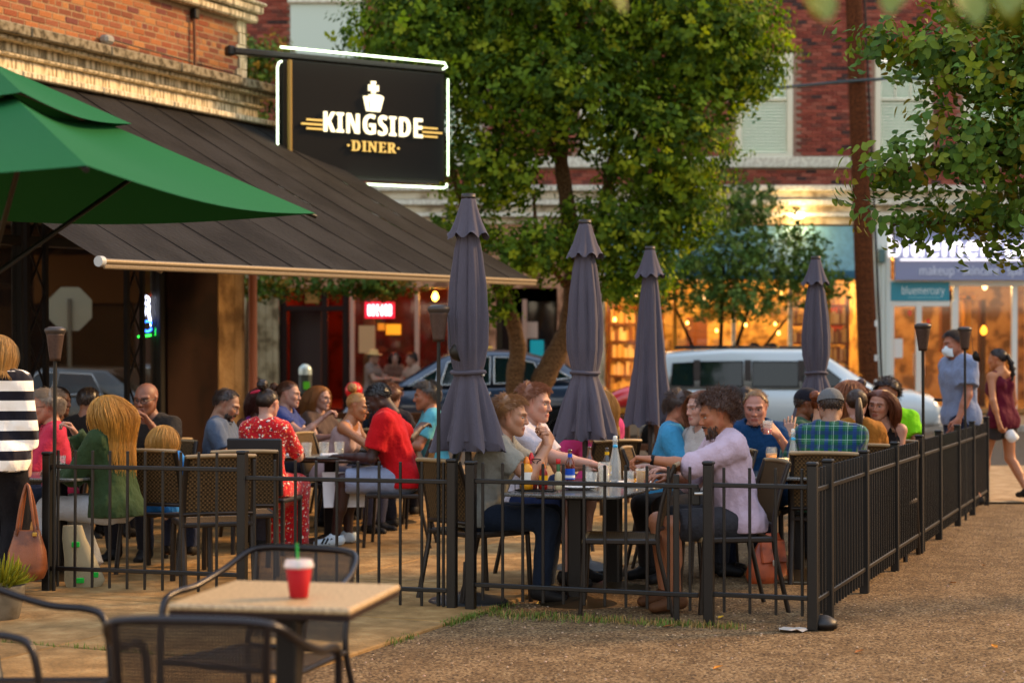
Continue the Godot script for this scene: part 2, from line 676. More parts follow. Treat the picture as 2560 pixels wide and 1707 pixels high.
func grounds() -> void:
	var asphalt := mat("aggregate paving", "#beb094", 0.92)
	asphalt.albedo_texture = T.stone
	asphalt.uv1_triplanar = true
	asphalt.uv1_world_triplanar = true
	asphalt.uv1_scale = Vector3.ONE * 0.9
	asphalt.detail_enabled = true
	asphalt.detail_blend_mode = BaseMaterial3D.BLEND_MODE_MUL
	asphalt.detail_albedo = T.grain
	asphalt.detail_uv_layer = BaseMaterial3D.DETAIL_UV_2
	asphalt.uv2_triplanar = true
	asphalt.uv2_world_triplanar = true
	asphalt.uv2_scale = Vector3.ONE * 0.27
	asphalt.normal_enabled = true
	asphalt.normal_texture = T.nstone
	asphalt.normal_scale = 0.5
	struct("ground", sheet(-130, 130, [-40.0, 0.0, 6.0, 12.0, 18.0, 24.5, 33.0, 34.0, 60.0, 260.0], 0.0), asphalt)
	var walk := mat("sidewalk concrete", "#cdbfa8", 0.9, 0, "slab", 0.4, "nfine", 0.3)
	walk.uv1_world_triplanar = true
	struct("sidewalk", sheet(-40, 40, [17.6, 18.0, 21.0, 24.3], 0.02), walk)
	var road := mat("road asphalt", "#4b4742", 0.85, 0, "grain", 0.8, "nfine", 0.6)
	road.uv1_world_triplanar = true
	struct("road", sheet(-60, 60, [24.5, 28.0, 33.0], 0.004), road)
	var kerb := mat("kerb stone", "#a39a8c", 0.9, 0, "grain", 1.0)
	struct("kerb", bx(Vector3(120, 0.16, 0.18), Vector3(0, gy(33.2) + 0.06, -33.2), 0.02), kerb)
	struct("far_sidewalk", bx(Vector3(120, 0.14, 14.0), Vector3(0, gy(34.0) + 0.06, -40.3), 0.01), walk)
	# patio: cast concrete slabs, joints open, laid along the building
	var deck := Node3D.new()
	deck.name = "pavement"
	deck.set_meta("kind", "structure")
	add_child(deck)
	deck.transform = Transform3D(FLOOR * Basis(Vector3(0.391, 0, -0.92), Vector3.UP, Vector3(0.92, 0, 0.391)), FLOOR * Vector3(-0.158, 0, -9.58))
	var base := mat("patio concrete", "#b79b76", 0.85, 0, "slab", 0.55, "nfine", 0.35)
	for i in range(-5, 9):
		for j in 7:
			var mt := mat("patio concrete %d" % ((i * 3 + j * 5 + 40) % 4), ["#bda77e", "#c4ae86", "#b59f78", "#c0a87c"][(i * 3 + j * 5 + 40) % 4], 0.85, 0, "slab", 0.5 + 0.03 * ((i + 9) % 4), "nfine", 0.35)
			var o := obj("slab", bx(Vector3(1.49, 0.1, 1.49), Vector3.ZERO, 0.008), mt, deck, Transform3D(Basis(), Vector3(-2.02 + 0.75 + 1.5 * i, -0.03 + 0.002 * ((i * 7 + j * 3) % 3), -0.75 - 1.5 * j)))
			o.set_meta("kind", "structure")
	# pebbles, fallen leaves and weeds
	var pb := Geo.new()
	pb.lathe([Vector2(0, -0.5), Vector2(0.42, -0.25), Vector2(0.5, 0.1), Vector2(0.3, 0.42), Vector2(0, 0.5)], 6)
	var xs := []
	var cs := []
	for i in 5200:
		var d := 6.0 + 12.0 * pow(rng.randf(), 1.4)
		var x := rng.randf_range(-0.9, 4.8 + 0.1 * d)
		if x < -0.158 + (d - 9.58) * 0.425 + 0.03 or x / d > 0.36:
			continue
		var s := rng.randf_range(0.004, 0.013)
		xs.append(on(x, d, s * 0.15, rng.randf() * 360) * Transform3D(Basis().scaled(Vector3(s, s * 0.7, s * 1.2)), Vector3.ZERO))
		var k := rng.randf_range(0.35, 1.15)
		cs.append(Color(k, k * rng.randf_range(0.85, 0.98), k * rng.randf_range(0.7, 0.95)))
	var grit := many("gravel", pb.mesh(), mat("pebble", "#b6a188", 0.9), xs, cs, self)
	tag(grit, "loose grit lying on the aggregate paving outside the fence", "gravel")
	var blade := Geo.new()
	blade.rings([PackedVector3Array([Vector3(-0.004, 0, 0), Vector3(0.004, 0, 0)]), PackedVector3Array([Vector3(-0.0035, 0.03, 0.006), Vector3(0.0035, 0.03, 0.006)]), PackedVector3Array([Vector3(-0.0005, 0.05, 0.02), Vector3(0.0005, 0.05, 0.02)])], false, false)
	xs = []
	cs = []
	for i in 2600:
		var x: float
		var d: float
		if i % 3 == 0:  # along the edge of the slabs
			var s := rng.randf_range(-1.25, 0.4)
			if s > -0.95 and s < -0.55 or rng.randf() < 0.35 and s < -0.5:
				s = rng.randf_range(-0.55, -0.2)
			x = -0.158 + 0.391 * s + rng.randfn(0, 0.022)
			d = 9.58 + 0.92 * s + rng.randfn(0, 0.02)
		else:
			var s := pow(rng.randf(), 1.2)
			x = lerpf(-0.1, 1.25, s) + rng.randfn(0, 0.03)
			d = lerpf(9.5, 9.0, s) + rng.randfn(0, 0.035 + 0.05 * (1.0 - s))
		xs.append(on(x, d, 0.0, rng.randf() * 360) * Transform3D(Basis(Vector3.RIGHT, rng.randf_range(-0.5, 0.9)).scaled(Vector3.ONE * rng.randf_range(0.2, 0.8)), Vector3.ZERO))
		var dry := rng.randf() < (0.45 if i % 3 else 0.1)
		cs.append(Color(0.32, 0.2, 0.07) if dry else Color(0.11, rng.randf_range(0.13, 0.19), 0.025))
	for s in 30:
		for k in 26:  # the weedy joint across the patio
			var p := Vector3(-0.158, 0, -9.58) + Vector3(0.391, 0, -0.92) * -2.02 + Vector3(-0.92, 0, -0.391) * (0.3 + s * 0.075 + rng.randf() * 0.07) + Vector3(rng.randfn(0, 0.012), 0, rng.randfn(0, 0.012))
			if rng.randf() < 0.5:
				xs.append(on(p.x, -p.z, 0.0, rng.randf() * 360) * Transform3D(Basis(Vector3.RIGHT, rng.randf_range(-0.7, 1.0)).scaled(Vector3.ONE * rng.randf_range(0.5, 0.9)), Vector3.ZERO))
				cs.append(Color(0.13, rng.randf_range(0.15, 0.22), 0.03))
	var gm := mat("grass", "#ffffff", 0.7)
	gm.backlight_enabled = true
	gm.backlight = Color(0.5, 0.5, 0.2)
	tag(many("grass", blade.mesh(), gm, xs, cs, self), "weeds and dry grass in the gap along the slab edge and fence foot", "grass")
	var lf := Geo.new()
	lf.rings([PackedVector3Array([Vector3(0, 0.003, -0.03), Vector3(0, 0.003, -0.03), Vector3(0, 0.003, -0.03)]), PackedVector3Array([Vector3(-0.017, 0.012, 0), Vector3(0, 0.004, 0), Vector3(0.018, 0.01, 0)]), PackedVector3Array([Vector3(-0.002, 0.014, 0.032), Vector3(0, 0.01, 0.034), Vector3(0.002, 0.014, 0.032)])], false, false)
	var leafm := [mat("fallen leaf orange", "#b8741d", 0.7), mat("fallen leaf brown", "#8a5428", 0.75), mat("fallen leaf yellow", "#c9a031", 0.7)]
	var spots := [[2.48, 8.35, 0, "orange fallen leaf lying alone on the paving right of the fence corner"], [0.98, 7.75, 0, "small orange leaf on the open paving nearest the bottom edge"], [1.75, 8.2, 1, "brown fallen leaf on paving just before the fence corner post"], [-2.2, 8.6, 2, "small yellow leaf on the patio slab beside the mesh chairs"], [1.2, 9.35, 2, "pale yellow leaf just behind the gate post"], [0.86, 9.02, 1, "curled brown leaf in the weeds at the gate foot"], [2.95, 10.9, 0, "orange leaf at the foot of the side fence"], [3.45, 11.9, 0, "orange leaf lying farther along the side fence"]]
	for s in spots:
		tag(obj("fallen_leaf", lf, leafm[s[2]], null, on(s[0], s[1], 0.004, rng.randf() * 360)), s[3], "leaf", "leaves fallen on the paving")


# ---------------------------------------------------------------- the diner: brick upper wall over a stone cornice, glazed ground floor
func diner_building() -> void:
	var b := thing("diner_building", "corner diner building of orange brick over a stained stone cornice", "building", Transform3D(Basis(Vector3(0.401, 0, -0.916), Vector3.UP, Vector3(0.916, 0, 0.401)), Vector3(-3.17, 0, -21.0)))
	var mortar := mat("mortar", "#9c8264", 0.95, 0, "grain", 3)
	var stone := mat("cornice stone", "#dcd2b8", 0.85, 0, "weathered", 0.5, "nfine", 0.12)
	stone.uv1_scale = Vector3(1.6, 0.25, 1.6)
	var cap := mat("weathered cap stone", "#8a8371", 0.9, 0, "weathered", 1.0, "nfine", 0.25)
	obj("wall", bx(Vector3(9.5, 2.9, 0.3), Vector3(-5.25, 5.6, -0.17)), mortar, b)
	obj("return_wall", bx(Vector3(0.3, 2.9, 6.0), Vector3(-0.66, 5.6, -3.32)), mortar, b)
	# bricks: running bond with a header course every sixth
	var tones := ["#9c5f3c", "#92543a", "#a86c44", "#824e3a", "#9d6748", "#784740", "#ae794c", "#925a42"]
	var bms := []
	for k in tones.size():
		bms.append(mat("diner brick %d" % k, tones[k], 0.85, 0, "grain", 4, "nfine", 0.4))
	var full := bx(Vector3(0.203, 0.062, 0.1), Vector3.ZERO, 0.006).mesh()
	var half := bx(Vector3(0.096, 0.062, 0.1), Vector3.ZERO, 0.006).mesh()
	var cells := []
	for r in 34:
		var y := 4.305 + r * 0.074
		if y > 5.04 and y < 5.32:
			continue
		var header := r % 6 == 5
		var x := -0.6 - (0.107 if r % 2 else 0.0) - (0.05 if header else 0.0)
		while x > -9.6:
			var w := 0.107 if header else 0.214
			var hole := y > 5.3 and x > -2.75 and x < -1.35
			if not hole:
				cells.append([x - w / 2, y, header])
			x -= w
	cells.sort_custom(func(a, c): return a[1] + absf(a[0] + 2.0) * 0.16 < c[1] + absf(c[0] + 2.0) * 0.16)
	var rest := []
	var tint := []
	for i in cells.size():
		var q: Array = cells[i]
		var xf := at(q[0], q[1], -0.068 + rng.randf() * 0.005)
		var k := rng.randi() % tones.size()
		if i < 300:
			obj("brick", half if q[2] else full, bms[k], b, xf)
		elif not q[2]:
			rest.append(xf)
			tint.append(Color(tones[k]).srgb_to_linear())
		else:
			rest.append(xf * Transform3D(Basis().scaled(Vector3(0.48, 1, 1)), Vector3.ZERO))
			tint.append(Color(tones[k]).srgb_to_linear())
	many("bricks", full, mat("diner bricks", "#ffffff", 0.85, 0, "grain", 4, "nfine", 0.4), rest, tint, b)
	# window above the string course
	var glass := pane("dark window glass", "#20252a", 0.85)
	obj("window", bx(Vector3(1.4, 1.4, 0.05), Vector3(-2.05, 6.05, -0.03)), stone, b)
	obj("window_pane", bx(Vector3(1.2, 1.3, 0.03), Vector3(-2.05, 6.05, 0.0)), glass, b)
	# string course: two rolls
	for s in [[5.1, 0.1, 0.14], [5.21, 0.1, 0.2], [5.28, 0.04, 0.24]]:
		obj("string_course", bx(Vector3(9.3, s[1], s[2]), Vector3(-5.05 + s[2] * 0.5, s[0], s[2] * 0.5 - 0.02), 0.02), stone, b)
	# corner blocks, long and short
	for k in 11:
		var y := 4.38 + k * 0.15
		if y < 5.05 or y > 5.33:
			obj("corner_block", bx(Vector3(0.16 if k % 2 else 0.22, 0.144, 0.16), Vector3(-0.52 - (0.0 if k % 2 else 0.03), y, -0.07), 0.006), stone, b)
	# cornice, in lengths with open joints
	var runs := [[3.79, 0.07, 0.3, "cornice_roll"], [3.9, 0.15, 0.1, "frieze"], [3.995, 0.04, 0.16, "moulding"], [4.07, 0.11, 0.12, "frieze"], [4.14, 0.05, 0.26, "moulding"], [4.215, 0.11, 0.36, "cap"]]
	for rr in runs:
		var x: float = -0.42 + rr[2]
		var k := 0
		while x > -9.6:
			var l := 1.28 if k else 1.0
			obj(rr[3], bx(Vector3(l - 0.006, rr[1], rr[2] + 0.3), Vector3(x - l / 2, rr[0], rr[2] / 2 - 0.15 + 0.002 * (k % 2)), 0.014), cap if rr[3] == "cap" else stone, b)
			x -= l
			k += 1
	# floodlight bracket and wiring on the brick
	var black := mat("black iron", "#15140f", 0.5, 0.3)
	obj("pipe", bar(Vector3(-1.6, 4.3, 0.03), Vector3(-1.62, 5.0, 0.03), 0.018), mat("rusty pipe", "#6b4a36", 0.8), b)
	obj("junction_box", bx(Vector3(0.09, 0.12, 0.08), Vector3(-1.6, 4.97, 0.03), 0.01), black, b)
	obj("lamp_head", bx(Vector3(0.16, 0.1, 0.12), Vector3(-3.3, 4.4, 0.05), 0.03), mat("grey fitting", "#8d8a80", 0.6), b)
	obj("wire", bar(Vector3(-3.3, 4.42, 0.03), Vector3(-0.6, 4.36, 0.03), 0.008), black, b)
	# ground floor: stone piers, timber bay, glass
	var pier := mat("pier stone", "#a98a5e", 0.85, 0, "blotch", 0.35, "nfine", 0.2)
	var brown := mat("brown render", "#27150c", 0.9, 0, "blotch", 0.3)
	var frame := mat("dark bronze frame", "#17130e", 0.5, 0.4)
	obj("pier", bx(Vector3(0.36, 4.6, 0.32), Vector3(-0.9, 1.5, -0.16), 0.01), pier, b)
	obj("pier", bx(Vector3(0.24, 4.6, 0.26), Vector3(-0.58, 1.5, -0.15), 0.01), pier, b)
	obj("downpipe", bar(Vector3(-0.4, -0.75, 0.06), Vector3(-0.4, 3.76, 0.06), 0.055, 10), mat("painted downpipe", "#a86f57", 0.6), b)
	obj("bay_panel", bx(Vector3(1.03, 4.4, 0.25), Vector3(-1.605, 1.5, -0.13)), brown, b)
	obj("soffit", bx(Vector3(9.0, 0.4, 0.5), Vector3(-4.9, 3.55, -0.28)), brown, b)
	for x in [-2.17, -4.55, -6.4, -8.6]:
		obj("mullion", bx(Vector3(0.12, 4.2, 0.14), Vector3(x, 1.35, -0.1), 0.01), frame, b)
	obj("transom", bx(Vector3(6.2, 0.1, 0.12), Vector3(-5.5, 2.15, -0.1), 0.01), frame, b)
	obj("stall_riser", bx(Vector3(6.3, 0.6, 0.16), Vector3(-5.6, -0.45, -0.1)), frame, b)
	var clear := pane("shop glass", "#2a2118", 0.3)
	obj("glass_pane", bx(Vector3(2.26, 3.3, 0.012), Vector3(-3.36, 1.5, -0.1)), clear, b)
	obj("glass_pane", bx(Vector3(1.74, 3.3, 0.012), Vector3(-5.48, 1.5, -0.1)), clear, b)
	obj("shutter", bx(Vector3(2.1, 3.6, 0.1), Vector3(-7.5, 1.4, -0.12)), mat("dark timber door", "#33261a", 0.8, 0, "grain", 1), b)
	for k in 3:
		obj("shutter_rail", bx(Vector3(2.1, 0.12, 0.14), Vector3(-7.5, 0.55 + k * 0.62, -0.1), 0.01), frame, b)
	obj("ceiling", bx(Vector3(9, 0.2, 6.0), Vector3(-5.0, 3.3, -3.3)), mat("dark ceiling", "#2a221a", 0.9), b)
	obj("end_wall", bx(Vector3(0.3, 4.6, 6.0), Vector3(-9.6, 1.4, -3.2)), brown, b)
	# neon in the window: a white and blue pawn on a green board with a red bar
	var neon := thing("neon_sign", "small neon window sign of a blue and white pawn on green", "neon sign", b.transform * at(-2.3, 1.13, -0.17))
	var pw := Geo.new()
	for rad in [0.045]:
		var ps := []
		for k in 13:
			ps.append(Vector3(cos(TAU * k / 12) * rad, 0.42 + sin(TAU * k / 12) * rad, 0))
		pw.tube(ps, 0.012, 6)
	pw.tube(spline([Vector3(-0.05, 0.36, 0), Vector3(-0.035, 0.28, 0), Vector3(-0.08, 0.16, 0), Vector3(-0.09, 0.12, 0)], 4), 0.013)
	pw.tube(spline([Vector3(0.05, 0.36, 0), Vector3(0.035, 0.28, 0), Vector3(0.08, 0.16, 0), Vector3(0.09, 0.12, 0)], 4), 0.013)
	obj("neon_tube", pw, glow("white neon", "#dfe6ff", 7.0), neon)
	var bl := Geo.new()
	var ps2 := []
	for k in 13:
		ps2.append(Vector3(cos(TAU * k / 12) * 0.09, 0.12 + sin(TAU * k / 12) * 0.06, 0.01))
	bl.tube(ps2, 0.013)
	obj("neon_tube", bl, glow("blue neon", "#2a6cff", 7.0), neon)
	var gr := Geo.new()
	gr.tube([Vector3(-0.16, 0, 0), Vector3(0.16, 0.02, 0), Vector3(0.15, 0.1, 0)], 0.013)
	obj("neon_tube", gr, glow("green neon", "#27d13a", 6.0), neon)
	obj("neon_tube", bar(Vector3(0.1, 0.5, 0), Vector3(0.11, 0.3, 0), 0.013), glow("red neon", "#ff3a12", 7.0), neon)
	# iron trellis posts that carry the awning
	for q in [[-4.17, 1.05, "iron trellis post carrying the awning beside the pawn neon"], [-5.68, 1.05, "iron trellis post at the dark left end of the awning"]]:
		var p := thing("trellis_post", q[2], "post", b.transform * at(q[0], -0.75, q[1]), "trellis posts under the awning")
		var im := mat("wrought iron", "#120c0a", 0.55, 0.4)
		for sx in [-0.13, 0.13]:
			obj("upright", bx(Vector3(0.045, 3.7, 0.045), Vector3(sx, 1.85, 0)), im, p)
		var lat := Geo.new()
		for k in 8:
			for s in [-1, 1]:
				lat.tube([Vector3(-0.12 * s, 0.1 + k * 0.45, 0), Vector3(0.12 * s, 0.55 + k * 0.45, 0)], 0.012, 5)
		var lo := obj("lattice", lat, im, p)
		lo.set_meta("kind", "stuff")


func awning() -> void:
	var X := Transform3D(Basis(Vector3(0.401, 0, -0.916), Vector3.UP, Vector3(0.916, 0, 0.401)), Vector3(-3.17, 0, -21.0))
	var a := thing("awning", "long charcoal canvas awning sloping down from the diner cornice", "awning", X)
	var cloth := mat("charcoal canvas", "#23211f", 0.85, 0, "blotch", 0.35, "nfine", 0.3)
	cloth.backlight_enabled = true
	cloth.backlight = Color(0.04, 0.035, 0.03)
	var n := 12
	var w := 8.18 / n
	for k in n:
		var g := Geo.new()
		var rs := []
		for i in 13:
			var t := i / 12.0
			var r := PackedVector3Array()
			for j in 7:
				var s := j / 6.0
				var sag := -0.035 * sin(PI * t) - 0.003 * sin(PI * s) + 0.006 * sin((k + s) * 5.3 + t * 4.0) * sin(t * 9.0 + k)
				r.append(Vector3(-8.18 + (k + s) * w, lerpf(3.74, 1.8, t) + sag, lerpf(0.22, 3.74, t)))
			rs.append(r)
		g.rings(rs, false, false)
		obj("canvas_panel", g, cloth, a)
		if k:
			var ps := []
			for i in 9:
				var t := i / 8.0
				ps.append(Vector3(-8.18 + k * w, lerpf(3.745, 1.805, t) - 0.035 * sin(PI * t), lerpf(0.22, 3.74, t)))
			var sg := Geo.new()
			sg.tube(ps, 0.005, 4)
			obj("seam", sg, mat("seam", "#191614", 0.9), a)
	var cream := mat("cream awning bar", "#7f7056", 0.5, 0.3, "grain", 5)
	var br := Geo.new()
	br.tube([Vector3(-8.2, 1.784, 3.76), Vector3(0.02, 1.784, 3.76)], 0.023, 12)
	br.box(Vector3(-4.1, 1.745, 3.775), Vector3(8.2, 0.035, 0.02), 0.01)
	obj("front_bar", br, cream, a)
	var cp := Geo.new()
	cp.tube([Vector3(-8.24, 1.784, 3.76), Vector3(-8.19, 1.784, 3.76)], 0.04, 14)
	obj("end_cap", cp, mat("grey end cap", "#a5a8a4", 0.5), a)
	obj("wall_box", bx(Vector3(8.3, 0.16, 0.2), Vector3(-4.1, 3.68, 0.12), 0.03), mat("awning box", "#2a2622", 0.7), a)
	for x in [-7.3, -3.4, -0.3]:
		var arm := Geo.new()
		arm.tube([Vector3(x, 3.4, 0.1), Vector3(x - 0.6, 2.55, 1.9), Vector3(x, 1.74, 3.65)], 0.03, 6)
		obj("arm", arm, cream, a)


func blade_sign() -> void:
	var B := Basis(Vector3(0.836, 0, -0.548), Vector3.UP, Vector3(0.548, 0, 0.836))
	var s := thing("diner_sign", "black hanging diner sign outlined in white neon with a chess king", "sign", Transform3D(B, Vector3(-2.86, 0, -20.0)))
	var W := 2.41
	var y0 := 3.13
	var y1 := 4.5
	obj("board", bx(Vector3(W - 0.08, y1 - y0 + 0.03, 0.16), Vector3(W / 2 + 0.02, (y0 + y1) / 2, -0.1), 0.015), mat("black sign board", "#0d0d0b", 0.6), s)
	obj("arm", bx(Vector3(W + 0.55, 0.07, 0.14), Vector3(W / 2 - 0.28, y1 + 0.07, -0.1), 0.01), mat("black iron", "#15140f", 0.5, 0.3), s)
	obj("wall_plate", bx(Vector3(0.1, 0.12, 0.14), Vector3(-0.58, y1 + 0.07, -0.12), 0.02), mat("black iron", "#15140f", 0.5, 0.3), s)
	obj("bottom_channel", bx(Vector3(W - 0.2, 0.05, 0.12), Vector3(W / 2, y0 - 0.025, -0.1)), mat("black iron", "#15140f", 0.5, 0.3), s)
	obj("pole", bar(Vector3(0.13, y0, 0.05), Vector3(0.13, y1, 0.05), 0.03, 10), mat("brass pole", "#94783a", 0.4, 0.5), s)
	var tube_m := glow("sign tube", "#e6ffd2", 1.3)
	var tubes := [[Vector3(0.02, y1 + 0.15, 0.02), Vector3(W - 0.05, y1 + 0.15, 0.02), Vector3(W - 0.02, y1 + 0.1, 0.02), Vector3(W - 0.08, y1 + 0.07, 0.02)], [Vector3(0.04, y1 - 0.02, 0.02), Vector3(0.0, y1 - 0.04, 0.02), Vector3(-0.02, y1 - 0.1, 0.02), Vector3(-0.02, y0, 0.02)], [Vector3(W, y1 - 0.05, 0.02), Vector3(W, y0 + 0.06, 0.02)], [Vector3(0.4, y0 - 0.1, 0.02), Vector3(W - 0.08, y0 - 0.1, 0.02), Vector3(W - 0.02, y0 - 0.08, 0.02), Vector3(W - 0.02, y0 - 0.04, 0.02)]]
	for t in tubes:
		var g := Geo.new()
		g.tube(t, 0.0135, 8)
		obj("neon_tube", g, tube_m, s)
		for p in [t[0], t[-1]]:
			pass
	for q in [[W / 2, y1 + 0.2, 0.12, W, 0.06], [W / 2 + 0.2, y0 - 0.16, 0.12, W - 0.5, 0.06]]:
		var l := AreaLight3D.new()
		l.name = "sign_light"
		l.area_size = Vector2(q[3], q[4])
		l.light_color = Color("#f2ffe6")
		l.light_energy = 0.25
		l.area_range = 30.0
		l.shadow_enabled = true
		s.add_child(l, true)
		l.position = Vector3(q[0], q[1], q[2])
	var lit := glow("lit letters", "#fbefc4", 0.62)
	var dim := glow("dim letters", "#d9b15a", 0.32)
	lettering("letters", "KINGSIDE", 0.345, 0.03, lit, s, at(1.32, 3.78, 0.0), "Droid Sans", 700, 0.84, 3)
	lettering("letters", "·DINER·", 0.18, 0.02, dim, s, at(1.32, 3.505, 0.0), "Droid Serif", 700, 1.0, 4)
	for sd in [-1.0, 1.0]:
		for k in 3:
			var l: float = [0.22, 0.29, 0.22][k]
			var x0: float = 1.32 + sd * 0.72
			obj("speed_line", bx(Vector3(l, 0.022, 0.02), Vector3(x0 + sd * l / 2, 3.74 + (k - 1) * 0.055, 0.0)), dim, s)
	# the chess king: a flared crown body under a cross
	var kg := Geo.new()
	var X := Transform3D(Basis(), Vector3(1.32, 3.95, 0))
	kg.prism(PackedVector2Array([Vector2(-0.045, 0.005), Vector2(0.09, 0.005), Vector2(0.145, 0.19), Vector2(0.1, 0.215), Vector2(0.0, 0.222), Vector2(-0.07, 0.212), Vector2(-0.04, 0.1)]), -0.015, 0.015, X)
	kg.prism(PackedVector2Array([Vector2(-0.1, 0.005), Vector2(-0.065, 0.005), Vector2(-0.08, 0.19), Vector2(-0.145, 0.19)]), -0.015, 0.015, X)
	kg.prism(PackedVector2Array([Vector2(-0.03, 0.235), Vector2(0.03, 0.235), Vector2(0.02, 0.27), Vector2(0.07, 0.262), Vector2(0.07, 0.34), Vector2(0.02, 0.325), Vector2(0.035, 0.385), Vector2(-0.035, 0.385), Vector2(-0.02, 0.325), Vector2(-0.07, 0.34), Vector2(-0.07, 0.262), Vector2(-0.02, 0.27)]), -0.015, 0.015, X)
	obj("chess_king_emblem", kg, lit, s)


func wall_grid(g: Geo, x0: float, x1: float, y0: float, y1: float, holes: Array, z: float, th: float) -> void:  # a wall of boxes round rectangular holes [x0, x1, y0, y1]
	var ys := [y0, y1]
	for q in holes:
		for yy in [q[2], q[3]]:
			if yy > y0 and yy < y1 and not ys.has(yy):
				ys.append(yy)
	ys.sort()
	for i in ys.size() - 1:
		var cut := []
		for q in holes:
			if q[2] < ys[i + 1] - 0.001 and q[3] > ys[i] + 0.001:
				cut.append(q)
		cut.sort_custom(func(a, b): return a[0] < b[0])
		var x := x0
		for q in cut:
			if q[0] > x:
				g.box(Vector3((x + q[0]) / 2, (ys[i] + ys[i + 1]) / 2, z - th / 2), Vector3(q[0] - x, ys[i + 1] - ys[i], th))
			x = q[1]
		if x < x1:
			g.box(Vector3((x + x1) / 2, (ys[i] + ys[i + 1]) / 2, z - th / 2), Vector3(x1 - x, ys[i + 1] - ys[i], th))


# ---------------------------------------------------------------- the brick block across the street
func bulb_light(parent: Node3D, p: Vector3, energy: float, hex := "#ffb14a", r := 0.06, glowk := 6.0) -> void:
	var g := Geo.new()
	g.lathe([Vector2(0, -r * 1.3), Vector2(r * 0.8, -r * 0.8), Vector2(r, 0), Vector2(r * 0.7, r * 0.8), Vector2(r * 0.3, r * 1.4), Vector2(0, r * 1.5)], 10)
	obj("bulb", g, glow("bulb " + hex + str(glowk), hex, glowk), parent, at(p.x, p.y, p.z))
	if energy > 0.0:
		var l := OmniLight3D.new()
		l.name = "bulb_light"
		l.light_color = Color(hex)
		l.light_energy = energy
		l.light_size = r
		l.omni_range = 12.0
		l.omni_attenuation = 2.0
		l.shadow_enabled = true
		parent.add_child(l, true)
		l.position = p


func sash_window(b: Node3D, x0: float, x1: float, y0: float, y1: float, z: float) -> void:
	var white := mat("white window paint", "#d8d6bd", 0.6)
	var w := x1 - x0
	var fr := Node3D.new()
	var g := Geo.new()
	for s in [[x0 + 0.06, (y0 + y1) / 2, 0.12, y1 - y0], [x1 - 0.06, (y0 + y1) / 2, 0.12, y1 - y0]]:
		g.box(Vector3(s[0], s[1], z - 0.02), Vector3(s[2], s[3], 0.16), 0.01)
	for s in [[y0 + 0.05, 0.1], [y1 - 0.06, 0.12]]:
		g.box(Vector3((x0 + x1) / 2, s[0], z - 0.022), Vector3(w - 0.24, s[1], 0.15), 0.01)
	fr.free()
	var win := obj("window", g, white, b)
	var ym := y0 + (y1 - y0) * 0.56
	var sash := Geo.new()
	sash.box(Vector3((x0 + x1) / 2, ym, z - 0.05), Vector3(w - 0.24, 0.06, 0.06), 0.008)
	for k in 2:
		sash.box(Vector3(lerpf(x0 + 0.12, x1 - 0.12, (k + 1) / 3.0), (ym + y1) / 2, z - 0.055), Vector3(0.03, y1 - ym - 0.1, 0.04))
	obj("sash", sash, white, win)
	pane("window glass", "#9fc3ac", 0.2).metallic_specular = 0.2
	obj("pane", bx(Vector3(w - 0.26, y1 - y0 - 0.24, 0.01), Vector3((x0 + x1) / 2, (y0 + y1) / 2, z - 0.08)), pane("window glass", "#9fc3ac", 0.2), win)
	var n := int((y1 - y0 - 0.2) / 0.07)
	var bl := Geo.new()
	for k in n:
		bl.box(Vector3((x0 + x1) / 2, y0 + 0.12 + 0.07 * k, z - 0.15), Vector3(w - 0.2, 0.055, 0.012), 0.0, Basis(Vector3.RIGHT, 0.35))
	var bo := obj("blind", bl, mat("green blind", "#86ad8e", 0.8), win)
	bo.set_meta("kind", "stuff")


